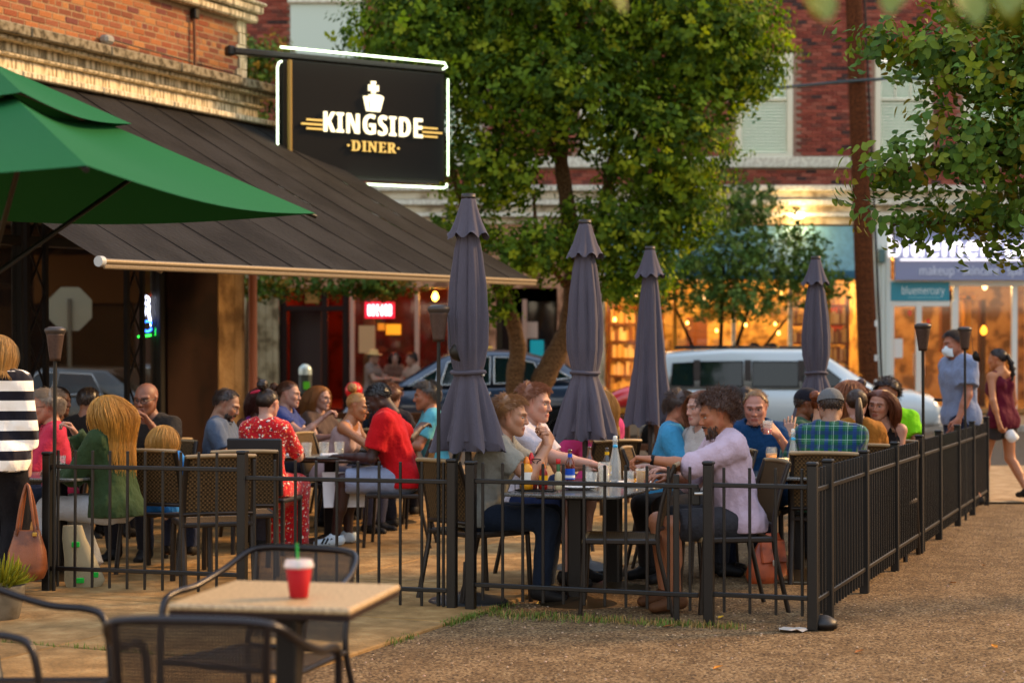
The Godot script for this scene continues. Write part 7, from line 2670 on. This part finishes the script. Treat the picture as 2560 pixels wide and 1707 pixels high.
	carafe(1.93, 11.15, 0.722, "clear swing top water bottle beside the candle at the older person's table")
	var cd := thing("candle_glass", "tumbler with a lit candle on the older person's table", "candle", on(1.83, 10.92, 0.722))
	lathed("wall", [0.0, 0.002, 0.034, 0.002, 0.043, 0.12, 0.042, 0.12, 0.033, 0.006, 0.0, 0.006], pane("frosted glass", "#efe6d2", 0.3), cd)
	lathed("wax", [0.0, 0.007, 0.03, 0.007, 0.031, 0.035, 0.0, 0.035], mat("wax", "#d9cdb0", 0.6), cd)
	lathed("flame", [0.0, 0.037, 0.008, 0.045, 0.006, 0.058, 0.0, 0.072], glow("candle flame", "#ffd9a0", 14.0), cd, Vector3.ZERO, 8)
	var fl := OmniLight3D.new()
	fl.name = "candle_light"
	fl.light_color = Color("#ffc27a")
	fl.light_energy = 0.02
	fl.light_size = 0.01
	fl.omni_range = 6.0
	fl.omni_attenuation = 2.0
	fl.shadow_enabled = true
	cd.add_child(fl)
	fl.position = Vector3(0, 0.05, 0)
	tumbler(1.62, 11.15, 0.722, "water glass left of the stemmed beer", 0.038, 0.12, 0.5)
	tumbler(1.87, 11.25, 0.722, "low water glass behind the candle", 0.036, 0.1, 0.4)
	# the menu table
	for q in [[-1.68, 13.3, "leftmost water glass on the menu table"], [-1.55, 13.4, "middle water glass on the menu table"], [-1.43, 13.45, "rightmost water glass on the menu table"]]:
		tumbler(q[0], q[1], 0.722, q[2], 0.045, 0.125, 0.55)
	for q in [[-1.4, 13.2, 20, "open menu lying flat before the person in red"], [-1.62, 13.22, -15, "second menu lying across the table before the red dress"]]:
		var mn := thing("menu", q[3], "menu", on(q[0], q[1], 0.724, q[2]))
		obj("board", bx(Vector3(0.42, 0.006, 0.24), Vector3(0, 0.003, 0), 0.002), mat("menu back", "#33302c", 0.5), mn)
		obj("page", bx(Vector3(0.4, 0.003, 0.22), Vector3(0, 0.0085, 0)), mat("menu page", "#7d7a70", 0.6), mn)
	for q in [[-1.78, 13.35, "white napkin roll on the menu table by the red dress"], [-1.5, 13.35, "white napkin roll between the water glasses"]]:
		tag(obj("napkin", bx(Vector3(0.16, 0.035, 0.05), Vector3(0, 0.018, 0), 0.014), mat("white napkin", "#d4d3d0", 0.9), null, on(q[0], q[1], 0.722, 25)), q[2], "napkin")
	tag(obj("napkin", bx(Vector3(0.34, 0.006, 0.3), Vector3(0, -0.1, 0.36), 0.002), mat("white napkin", "#d4d3d0", 0.9), null, on(-1.5, 13.5, 0.722, 15) * Transform3D(Basis(Vector3.RIGHT, 1.2), Vector3(0.05, 0.12, 0.3))), "pale cloth hanging over the front edge of the menu table", "cloth")
	tumbler(-1.08, 14.95, 0.722, "pink drink in a tall glass behind the person in red", 0.042, 0.15, 0.8, "#b0566a")
	tumbler(-1.3, 15.1, 0.722, "amber drink on the back table under the awning", 0.038, 0.13, 0.7, "#a86a2a")
	tumbler(-3.02, 10.85, 0.722, "water glass on the far left stone table", 0.04, 0.14, 0.5)
	tumbler(-2.95, 11.15, 0.722, "second water glass on the far left table nearer the wall", 0.04, 0.14, 0.5)
	tumbler(2.75, 12.95, 0.722, "squat orange drink by the side fence before the auburn hair", 0.045, 0.08, 0.9, "#d98a14")
	for q in [[2.84, 13.2, "#a8140f", "red sauce bottle on the side fence table"], [2.93, 13.25, "#d9cdb0", "pale sauce bottle on the side fence table"], [3.0, 13.15, "#c98a14", "yellow sauce bottle on the side fence table"]]:
		var t := thing("sauce_bottle", q[3], "bottle", on(q[0], q[1], 0.722))
		lathed("bottle_body", [0.0, 0.0, 0.028, 0.004, 0.028, 0.1, 0.012, 0.14, 0.0, 0.14], mat("sauce " + q[2], q[2], 0.35), t)
		lathed("cap", [0.0, 0.14, 0.014, 0.14, 0.012, 0.165, 0.0, 0.165], mat("white stopper", "#d9d6cc", 0.4), t)
	# bags
	var hb := thing("handbag", "large tan brown leather handbag hanging from the hand at the left edge", "handbag", on(-3.03, 10.16))
	var leather := mat("brown leather", "#8a4a22", 0.45, 0, "blotch", 2.0, "nfine", 0.3)
	var g := Geo.new()
	var rs := []
	for q in [[0.12, 0.06, 0.05], [0.13, 0.1, 0.075], [0.19, 0.125, 0.085], [0.3, 0.115, 0.07], [0.4, 0.085, 0.04], [0.43, 0.08, 0.03]]:
		var r := PackedVector3Array()
		for j in 20:
			var a := TAU * j / 20.0
			r.append(Vector3(signf(cos(a)) * pow(absf(cos(a)), 0.7) * q[1], q[0], signf(sin(a)) * pow(absf(sin(a)), 0.7) * q[2]))
		rs.append(r)
	g.rings(rs)
	obj("bag_body", g, leather, hb)
	for s in [-1.0, 1.0]:
		g = Geo.new()
		g.tube(spline([Vector3(-0.06, 0.4, s * 0.035), Vector3(-0.035, 0.58, s * 0.03), Vector3(0.0, 0.72, 0.01), Vector3(0.035, 0.58, s * 0.03), Vector3(0.06, 0.4, s * 0.035)], 5), 0.01, 6)
		obj("strap", g, leather, hb)
	obj("buckle", bx(Vector3(0.03, 0.025, 0.01), Vector3(0.06, 0.41, 0.05), 0.004), mat("brass buckle", "#b08a3c", 0.35, 0.7), hb)
	var ob := thing("orange_bag", "slouched orange leather bag on the ground beside the empty chair at right", "handbag", on(1.72, 11.0, 0, 25))
	g = Geo.new()
	rs = []
	for q in [[0.0, 0.14, 0.07, 0.0], [0.05, 0.16, 0.085, 0.0], [0.16, 0.14, 0.07, 0.01], [0.26, 0.1, 0.04, 0.03], [0.33, 0.05, 0.02, 0.05]]:
		var r := PackedVector3Array()
		for j in 16:
			var a := TAU * j / 16.0
			r.append(Vector3(cos(a) * q[1] + q[3], q[0], sin(a) * q[2]))
		rs.append(r)
	g.rings(rs)
	obj("bag_body", g, mat("orange leather", "#a8481a", 0.45, 0, "blotch", 2.0), ob)
	obj("flap", bx(Vector3(0.2, 0.16, 0.02), Vector3(0.02, 0.2, 0.075), 0.01), mat("orange leather", "#a8481a"), ob, Transform3D(Basis(Vector3.RIGHT, -0.2), Vector3(0, 0.0, 0.02)))
	obj("clasp", bx(Vector3(0.03, 0.04, 0.012), Vector3(0.0, 0.14, 0.1), 0.004), mat("steel", "#b9b6ad", 0.3, 0.8), ob)
	var tb := thing("tote_bag", "pale canvas tote with bright green print slumped behind the fence foot", "bag", on(-2.82, 10.62, 0, 15))
	g = Geo.new()
	rs = []
	for q in [[0.0, 0.1, 0.06, 0.02], [0.06, 0.13, 0.08, 0.03], [0.2, 0.1, 0.06, 0.0], [0.34, 0.075, 0.035, -0.04], [0.42, 0.06, 0.02, -0.05]]:
		var r := PackedVector3Array()
		for j in 16:
			var a := TAU * j / 16.0
			r.append(Vector3(cos(a) * q[1] + q[3], q[0], sin(a) * q[2] * (1.0 + 0.2 * sin(a * 3.0))))
		rs.append(r)
	g.rings(rs)
	obj("bag_body", g, mat("pale canvas", "#b3a888", 0.9, 0, "fine", 4), tb)
	for q in [[0.0, 0.07, 0.085], [0.09, 0.1, 0.06], [-0.03, 0.3, 0.05]]:
		obj("green_print", bx(Vector3(0.05, 0.035, 0.012), Vector3(q[0], q[1], q[2]), 0.004), mat("green print", "#22b03c", 0.6), tb)
	var bp := thing("backpack", "black backpack hung on the plain black chair of the red dress", "backpack", on(-1.93, 12.22, 0.4, 10))
	g = Geo.new()
	rs = []
	for q in [[0.0, 0.12, 0.06], [0.04, 0.15, 0.085], [0.2, 0.15, 0.085], [0.33, 0.12, 0.06], [0.38, 0.06, 0.03]]:
		var r := PackedVector3Array()
		for j in 18:
			var a := TAU * j / 18.0
			r.append(Vector3(cos(a) * q[1], q[0], sin(a) * q[2]))
		rs.append(r)
	g.rings(rs)
	obj("pack", g, mat("black nylon", "#15161a", 0.5), bp)
	obj("pocket", bx(Vector3(0.2, 0.15, 0.05), Vector3(0, 0.11, 0.085), 0.02), mat("black nylon", "#15161a"), bp)
	for s in [-1.0, 1.0]:
		g = Geo.new()
		g.tube(spline([Vector3(s * 0.07, 0.36, 0.03), Vector3(s * 0.13, 0.26, 0.09), Vector3(s * 0.12, 0.05, 0.06)], 4), 0.012, 6)
		obj("strap", g, mat("grey strap", "#4a4a40", 0.7), bp)
	# plain black chair under the red dress
	var bc := thing("black_chair", "plain black chair under the person in the red dress", "chair", on(-1.9, 12.62, 0, 168))
	var bk := mat("black chair", "#121112", 0.5)
	obj("seat", bx(Vector3(0.44, 0.035, 0.43), Vector3(0, 0.44, 0), 0.012), bk, bc)
	obj("backrest", bx(Vector3(0.44, 0.44, 0.025), Vector3(0, 0.72, -0.245), 0.01), bk, bc, Transform3D(Basis(Vector3.RIGHT, -0.08), Vector3(0, 0, 0.04)))
	for q in [[-0.2, 0.19], [0.2, 0.19], [-0.2, -0.2], [0.2, -0.2]]:
		obj("leg", bx(Vector3(0.03, 0.43, 0.03), Vector3(q[0], 0.215, q[1]), 0.004), bk, bc)
	# potted conifer at the left edge
	var pp := thing("potted_shrub", "small yellow green conifer in a pale pot at the left edge", "plant", on(-2.92, 9.25))
	lathed("pot", [0.0, 0.0, 0.11, 0.002, 0.15, 0.2, 0.155, 0.21, 0.14, 0.21, 0.13, 0.18, 0.0, 0.18], mat("pale pot", "#8f8776", 0.8, 0, "blotch", 2), pp)
	g = Geo.new()
	for i in 260:
		var a := rng.randf() * TAU
		var el := rng.randf_range(0.1, 1.4)
		var p0 := Vector3(0, 0.18, 0) + Vector3(cos(a) * 0.05, 0.02, sin(a) * 0.05)
		var dir := Vector3(cos(a) * cos(el), sin(el), sin(a) * cos(el))
		var l := rng.randf_range(0.05, 0.15)
		g.col = Color(1, 1, 1) * rng.randf_range(0.5, 1.0)
		g.tube([p0 + dir * l * 0.3, p0 + dir * l, p0 + dir * l * 1.15 + Vector3(0, 0.02, 0)], [0.004, 0.006, 0.001], 4, false)
	obj("foliage", g, mat("conifer green", "#8c8a1e", 0.6), pp)
	# cloth in the walker's hand
	var mk := thing("held_cloth", "white crumpled cloth held by the person in the maroon vest", "cloth", on(5.44, 17.72, 0.72))
	g = Geo.new()
	rs = []
	for i in 6:
		var r := PackedVector3Array()
		for j in 10:
			var a := TAU * j / 10.0
			var q: float = [0.02, 0.055, 0.07, 0.065, 0.05, 0.02][i]
			r.append(Vector3(cos(a) * q * (1.0 + 0.25 * sin(a * 3.0 + i)), i * 0.028 - 0.06, sin(a) * q * 0.6))
		rs.append(r)
	g.rings(rs)
	obj("cloth", g, mat("white napkin", "#d4d3d0"), mk)


func cast() -> void:
	var tan := "#a07a64"
	var fair := "#bb9080"
	var light := "#c49e8c"
	var deep := "#4a2a1c"
	# left side, under the awning
	folk("person in navy and white striped top standing with back turned at the left edge", -3.26, 10.25, 176, {"sit": false, "f": true, "hair": "bob", "haircol": "#b98a45", "shirt": "stripes", "sleeve": 1.55, "pants": "#141216", "loose": 0.03, "skin": fair, "legloose": 0.03, "hem": 0.07, "rh": Vector3(-0.2, 0.76, 0.08), "rpose": "fist", "pitch": 12, "scale": 0.98})
	folk("grey haired person in a pink shirt seated at far left", -3.33, 11.75, -72, {"hair": "short", "haircol": "#8a7a68", "shirt": "#c2304a", "sleeve": 1.7, "pants": "#2a3448", "skin": "#b57a60", "collar": "#c2304a", "glasses": "#4a3a30", "lean": 8}, "woven chair under the grey haired person in pink")
	folk("person with long wavy blond hair in a green jacket and white trousers", -2.72, 10.95, -112, {"f": true, "hair": "long", "haircol": "#c08a36", "shirt": "#33482a", "sleeve": 1.95, "loose": 0.032, "pants": "#c3cbd6", "skin": fair, "lean": 7, "scale": 0.98, "rh": Vector3(-0.02, 1.03, 0.3), "lh": Vector3(0.12, 0.77, 0.36), "rpose": "grip", "ra": Vector3(-0.1, 0.09, 0.2), "la": Vector3(0.1, 0.09, 0.46), "legloose": 0.02, "hem": 0.062, "shod": false, "folds": 0.011, "fat": 0.01})
	folk("child with straight blond hair and a blue top, seen from behind", -2.46, 11.5, 168, {"f": true, "hair": "straight", "haircol": "#bd8b3e", "shirt": "#2f7fd0", "pants": "#2b3550", "skin": light, "scale": 0.74, "lift": 0.09}, "woven chair under the blond child in blue")
	folk("bald person with glasses and a dark shirt facing the camera at left", -2.76, 12.5, -14, {"hair": "bald", "shirt": "#2a2622", "skin": "#85563f", "glasses": "#1a1512", "lean": 16, "fat": 0.02, "scale": 1.05, "pants": "#23232a", "pitch": 6, "lh": Vector3(0.14, 0.98, 0.32), "rh": Vector3(-0.12, 0.98, 0.34)}, "woven chair under the bald person with glasses")
	folk("person with dark cropped hair sitting in shade, back turned, by the diner window", -3.54, 13.6, 150, {"hair": "buzz", "haircol": "#2a1c12", "shirt": "#1f1b1a", "pants": "#1c1c20", "skin": "#8a5a40", "cell": 0.018}, "woven chair in shade under the person with cropped hair")
	folk("person with dark hair deepest in the shade at far left", -3.9, 14.0, 70, {"f": true, "hair": "bob", "haircol": "#2c1a10", "shirt": "#3a2a20", "pants": "#1c1c20", "skin": "#8a5a40", "cell": 0.018}, "woven chair deepest in the shade at far left")
	folk("bearded person in a blue grey shirt looking down at the table", -2.33, 13.0, 84, {"hair": "receding", "haircol": "#2a1a10", "beard": true, "shirt": "#56657c", "sleeve": 0.7, "collar": "#56657c", "pants": "#3a3a44", "skin": tan, "lean": 9, "pitch": 22}, "woven chair under the bearded person in blue grey")
	folk("smiling person with a bright headband and purple top", -2.13, 13.75, 35, {"f": true, "hair": "bob", "haircol": "#3a120e", "shirt": "#6a2a7a", "sleeve": 0.0, "pants": "#2a2030", "skin": deep, "band": "#b0304a", "lean": 6}, "woven chair under the person with the headband")
	folk("person in a long red flowered dress with a dark top bun", -1.9, 12.62, 170, {"f": true, "hair": "bun", "haircol": "#241610", "shirt": "flowers", "pants": "flowers", "sleeve": 0.9, "skirt": true, "skin": fair, "lean": 3, "yaw": -14, "legloose": 0.03, "shod": false})
	folk("person in a blue tee with hair tied back, eating", -2.06, 15.0, 78, {"f": true, "hair": "lowbun", "haircol": "#4a2a18", "shirt": "#3a4a8a", "sleeve": 0.5, "pants": "#2a2a34", "skin": fair, "rh": Vector3(-0.08, 0.98, 0.36), "lh": Vector3(0.1, 0.8, 0.38), "rpose": "grip", "cell": 0.018, "scale": 1.04}, "woven chair under the person in the blue tee")
	folk("person with a blond top bun leaning forward to eat", -1.56, 14.4, 74, {"f": true, "hair": "bun", "haircol": "#a8753a", "shirt": "#b9a0a0", "sleeve": 0.0, "pants": "#4a4a5a", "skin": "#b57a52", "lean": 26, "pitch": 14, "rh": Vector3(-0.04, 0.98, 0.46), "lh": Vector3(0.12, 0.84, 0.44), "rpose": "grip", "cell": 0.018}, "woven chair under the person with the blond bun")
	folk("person with light brown hair half hidden behind the blond bun", -1.86, 15.8, 60, {"f": true, "hair": "straight", "haircol": "#8a5a2c", "shirt": "#5a4a44", "sleeve": 0.5, "pants": "#33302f", "skin": fair, "cell": 0.02}, "woven chair at the back under the person with light brown hair")
	folk("person in a red tee and pale blue shorts bent over the menu", -0.93, 13.2, -94, {"hair": "buzz", "haircol": "#14100e", "beard": true, "shirt": "#c00c16", "sleeve": 0.75, "loose": 0.028, "pants": "#93a3c0", "leg": 0.95, "legloose": 0.026, "skin": "#3a2017", "lean": 20, "pitch": 34, "lh": Vector3(0.12, 0.7, 0.4), "rh": Vector3(-0.62, 0.9, -0.1), "la": Vector3(0.1, 0.09, 0.46), "ra": Vector3(-0.12, 0.09, 0.4), "shoes": "#c4d4dc", "stripe_shoes": true, "flare": 0.4, "scale": 1.06}, "woven chair under the person in the red tee")
	folk("person with curly brown hair seen from behind at the back rail", -1.16, 15.7, 168, {"f": true, "hair": "curly", "haircol": "#6a3c1c", "shirt": "#241f26", "sleeve": 0.6, "pants": "#242228", "skin": fair, "cell": 0.02}, "woven chair at the back under the curly haired person")
	folk("grey haired person in a pale turquoise shirt beside the nearest parasol", -0.74, 14.8, -82, {"hair": "short", "haircol": "#4f473f", "shirt": "#5fb4c4", "sleeve": 0.7, "pants": "#24242c", "skin": "#a86a4a", "lean": 8, "scale": 1.03, "cell": 0.018}, "woven chair under the grey haired person in turquoise")
	# the front table
	folk("person in a grey tee with hands clasped before the mouth", -0.16, 10.15, 82, {"hair": "short", "haircol": "#8a5c2c", "ct": 128, "cx": -0.05, "cd": -0.05, "shirt": "#8f9088", "sleeve": 0.62, "loose": 0.022, "pants": "#1f2a3c", "skin": "#bb8a6c", "lean": 20, "pitch": 6, "yaw": -4, "lh": Vector3(0.045, 0.985, 0.37), "rh": Vector3(-0.02, 0.965, 0.39), "lpose": "fist", "rpose": "fist", "lhd": Vector3(-0.5, 0.9, -0.1), "rhd": Vector3(0.6, 0.7, -0.1), "lup": Vector3(0.3, 0.3, 1), "rup": Vector3(-0.3, 0.3, 1), "folds": 0.009, "cell": 0.013}, "woven chair under the person in the grey tee")
	folk("person in a white tee with ginger brown hair beyond the grey tee", 0.07, 10.98, 68, {"hair": "short", "haircol": "#7a4520", "shirt": "#c9c4cf", "sleeve": 0.6, "loose": 0.022, "pants": "#1a2648", "leg": 0.9, "legloose": 0.022, "skin": "#c2927f", "lean": 13, "rh": Vector3(-0.05, 0.78, 0.5), "rpose": "grip", "lh": Vector3(0.14, 0.76, 0.4), "folds": 0.009, "cell": 0.013, "scale": 1.04}, "woven chair under the person in the white tee")
	folk("person in a bright pink shirt mostly behind the second parasol", 0.68, 13.1, -150, {"f": true, "hair": "straight", "haircol": "#b9883f", "shirt": "#c23a78", "sleeve": 0.9, "pants": "#1d2a4a", "skin": light, "cell": 0.018, "loose": 0.03}, "woven chair under the person in bright pink")
	folk("person in a sky blue polo facing right", 1.12, 11.5, 78, {"hair": "short", "haircol": "#3a2516", "shirt": "#3f93c0", "sleeve": 0.7, "collar": "#3f93c0", "loose": 0.02, "pants": "#2a2c33", "skin": "#b87c60", "lean": 12, "pitch": 16, "fat": 0.015, "cell": 0.0135, "folds": 0.009}, "woven chair under the person in the blue polo")
	folk("person with thick dark hair and beard in a pale pink shirt, arm stretched out", 1.3, 9.78, -80, {"hair": "big", "haircol": "#4a2c18", "beard": true, "shirt": "#c9b4c6", "sleeve": 1.15, "collar": "#c9b4c6", "loose": 0.026, "pants": "#35353a", "leg": 0.9, "legloose": 0.024, "skin": "#b0714e", "lean": 11, "pitch": 12, "lh": Vector3(0.06, 0.9, 0.5), "lpose": "grip", "rh": Vector3(-0.14, 0.78, 0.36), "watch": true, "folds": 0.012, "cell": 0.013, "fat": 0.01, "flare": 0.9, "shoes": "#5a3a24"}, "woven chair under the bearded person in pale pink")
	folk("person with long brown hair hidden behind the bearded person", 1.3, 11.2, -62, {"f": true, "hair": "long", "haircol": "#6a3c1c", "shirt": "#b9b4b0", "sleeve": 0.6, "pants": "#33302f", "skin": fair, "cell": 0.018}, "woven chair under the person with long brown hair")
	# right side
	folk("older person in a blue shirt over white, smiling at the glass held up", 1.76, 11.68, -22, {"hair": "receding", "haircol": "#8f6f48", "shirt": "#123f6c", "sleeve": 1.1, "collar": "#123f6c", "loose": 0.028, "pants": "#141a2c", "skin": "#bd8776", "lean": 9, "pitch": 10, "fat": 0.03, "lh": Vector3(0.22, 0.985, 0.3), "lpose": "grip", "lhd": Vector3(-0.5, 0.5, 0.6), "lup": Vector3(1, 0.2, 0.3), "rh": Vector3(-0.1, 0.66, 0.34), "cell": 0.0135, "folds": 0.01, "yaw": 8}, "woven chair under the older person in blue")
	folk("person in a plain dark cap seen from behind, nearest the white car door", 2.03, 15.0, 176, {"hair": "buzz", "haircol": "#2a1c14", "cap": "#2c2422", "badge": "#2c2422", "shirt": "#2a2624", "pants": "#23232a", "skin": fair, "cell": 0.02}, "woven chair under the person in the plain dark cap")
	folk("person with dark tied hair and white top seen from behind beside the dark cap", 2.2, 15.3, 165, {"f": true, "hair": "pony", "haircol": "#2a1810", "shirt": "#c9c2bc", "sleeve": 0.0, "pants": "#33302f", "skin": light, "cell": 0.02}, "woven chair under the person with dark tied hair")
	folk("person in a navy cap with red badge and a green tee", 2.26, 12.6, 76, {"hair": "under", "haircol": "#2a1a10", "beard": true, "cap": "#1a1a24", "badge": "#a01c30", "shirt": "#3a5a44", "sleeve": 0.6, "pants": "#9a8a6a", "leg": 0.9, "skin": "#7a4a2c", "lean": 8, "pitch": 10, "cell": 0.015}, "woven chair under the person in the navy cap")
	folk("person in a navy racerback top with bare shoulders, back turned", 2.28, 11.95, 170, {"f": true, "hair": "lowbun", "haircol": "#7a3c18", "shirt": "#1a1826", "sleeve": 0.0, "pants": "#20202a", "skin": "#c29070", "lean": 14, "pitch": 16, "cell": 0.015, "yaw": -30}, "woven chair under the person in the racerback top")
	folk("person in a green and blue plaid shirt and grey trucker cap, back turned", 2.17, 11.1, 162, {"flare": 0.12, "hair": "under", "haircol": "#2a1a10", "cap": "#6a6d70", "badge": "#93bccc", "trucker": true, "shirt": "plaid", "sleeve": 1.6, "pants": "#2a2c33", "skin": tan, "lean": 16, "pitch": 14, "yaw": 14, "collar": "plaid", "lh": Vector3(0.32, 0.96, 0.34), "lpose": "flat", "rh": Vector3(-0.1, 0.77, 0.38), "cell": 0.0135, "loose": 0.022, "scale": 1.02}, "woven chair under the person in the plaid shirt")
	folk("person with loose light red hair seen from behind near the car bonnet", 2.86, 13.7, 150, {"f": true, "hair": "straight", "haircol": "#8a4c1e", "shirt": "#8a7a70", "sleeve": 0.5, "pants": "#33302f", "skin": light, "cell": 0.018, "scale": 1.05}, "woven chair under the person with loose light red hair")
	folk("person with a dark ponytail seen from behind beside the trucker cap", 2.62, 12.35, 174, {"f": true, "hair": "pony", "haircol": "#35200f", "shirt": "#a8702c", "sleeve": 0.5, "pants": "#33302f", "skin": fair, "cell": 0.016}, "woven chair under the person with the dark ponytail")
	folk("person with a small dark red bun at the far side of the right tables", 3.1, 14.3, 150, {"f": true, "hair": "bun", "haircol": "#3a140e", "shirt": "#3a2a2a", "sleeve": 0.5, "pants": "#33302f", "skin": fair, "cell": 0.02}, "woven chair under the person with the dark red bun")
	folk("person in a neon green tee with dark curly hair", 3.22, 13.9, -12, {"hair": "curly", "haircol": "#24140e", "shirt": "#7fd410", "sleeve": 0.6, "pants": "#2a2c33", "skin": "#9a6444", "glasses": "#8f8676", "lean": 8, "cell": 0.016, "yaw": -25, "scale": 1.05}, "woven chair under the person in neon green")
	folk("person with long auburn hair and a dark top smiling toward the camera", 2.84, 12.5, -24, {"f": true, "lh": Vector3(0.04, 0.8, 0.28), "flare": 0.2, "hair": "straight", "haircol": "#5e2d12", "shirt": "#1c1616", "sleeve": 0.0, "pants": "#2a2c33", "skin": "#b98670", "lean": 10, "cell": 0.014, "yaw": -6, "roll": -6}, "woven chair under the person with long auburn hair")
	# passing on the pavement
	folk("tall person in a grey tee and white face mask walking left", 4.58, 16.6, -72, {"sit": false, "hair": "short", "haircol": "#241710", "mask": true, "shirt": "#7f8fb0", "sleeve": 0.7, "loose": 0.03, "pants": "#1a2238", "leg": 1.1, "legloose": 0.03, "skin": "#b0745a", "scale": 1.09, "lh": Vector3(0.2, 0.86, 0.16), "rh": Vector3(-0.2, 0.87, -0.14), "la": Vector3(0.09, 0.1, 0.2), "ra": Vector3(-0.09, 0.12, -0.24), "yaw": -8, "cell": 0.016})
	folk("person in a maroon vest and grey shorts with a dark braid walking away", 5.4, 17.9, -150, {"sit": false, "f": true, "hair": "braid", "haircol": "#1e120c", "shirt": "#5a1024", "sleeve": 0.0, "loose": 0.014, "pants": "#3c3a3c", "leg": 0.5, "legloose": 0.02, "skin": "#b5764f", "lh": Vector3(0.2, 0.86, -0.14), "rh": Vector3(-0.22, 0.84, 0.12), "lpose": "grip", "la": Vector3(0.09, 0.09, 0.22), "ra": Vector3(-0.09, 0.14, -0.26), "yaw": 24, "cell": 0.016})
	# across the street
	folk("person in a straw hat sitting outside the red restaurant window", -2.96, 34.9, 70, {"y": -0.86, "straw": true, "hair": "under", "haircol": "#2a1a10", "shirt": "#7a6a60", "pants": "#33302f", "skin": tan, "cell": 0.024, "lift": 0.1, "scale": 1.12})
	folk("person in a pale shirt beside the straw hat across the street", -2.15, 34.8, -60, {"y": -0.86, "hair": "short", "haircol": "#24140e", "shirt": "#9a8270", "pants": "#33302f", "skin": tan, "cell": 0.024, "scale": 1.08})
	folk("person with dark hair between the straw hat and the pale shirt", -2.55, 35.4, 10, {"y": -0.86, "f": true, "hair": "bob", "haircol": "#2a150e", "shirt": "#6a4a3a", "pants": "#33302f", "skin": tan, "cell": 0.024, "scale": 1.08})
	folk("person with dark hair before the amber bookshop, left of a pair", 5.15, 35.0, 70, {"y": -0.86, "sit": false, "hair": "short", "haircol": "#1c100a", "shirt": "#2a3444", "pants": "#22222a", "skin": "#7a4a30", "cell": 0.024, "scale": 0.95})
	folk("person with dark hair before the amber bookshop, right of a pair", 5.62, 35.0, -60, {"y": -0.86, "sit": false, "hair": "short", "haircol": "#1c100a", "shirt": "#a8b4b8", "pants": "#22222a", "skin": "#7a4a30", "cell": 0.024, "scale": 0.95})
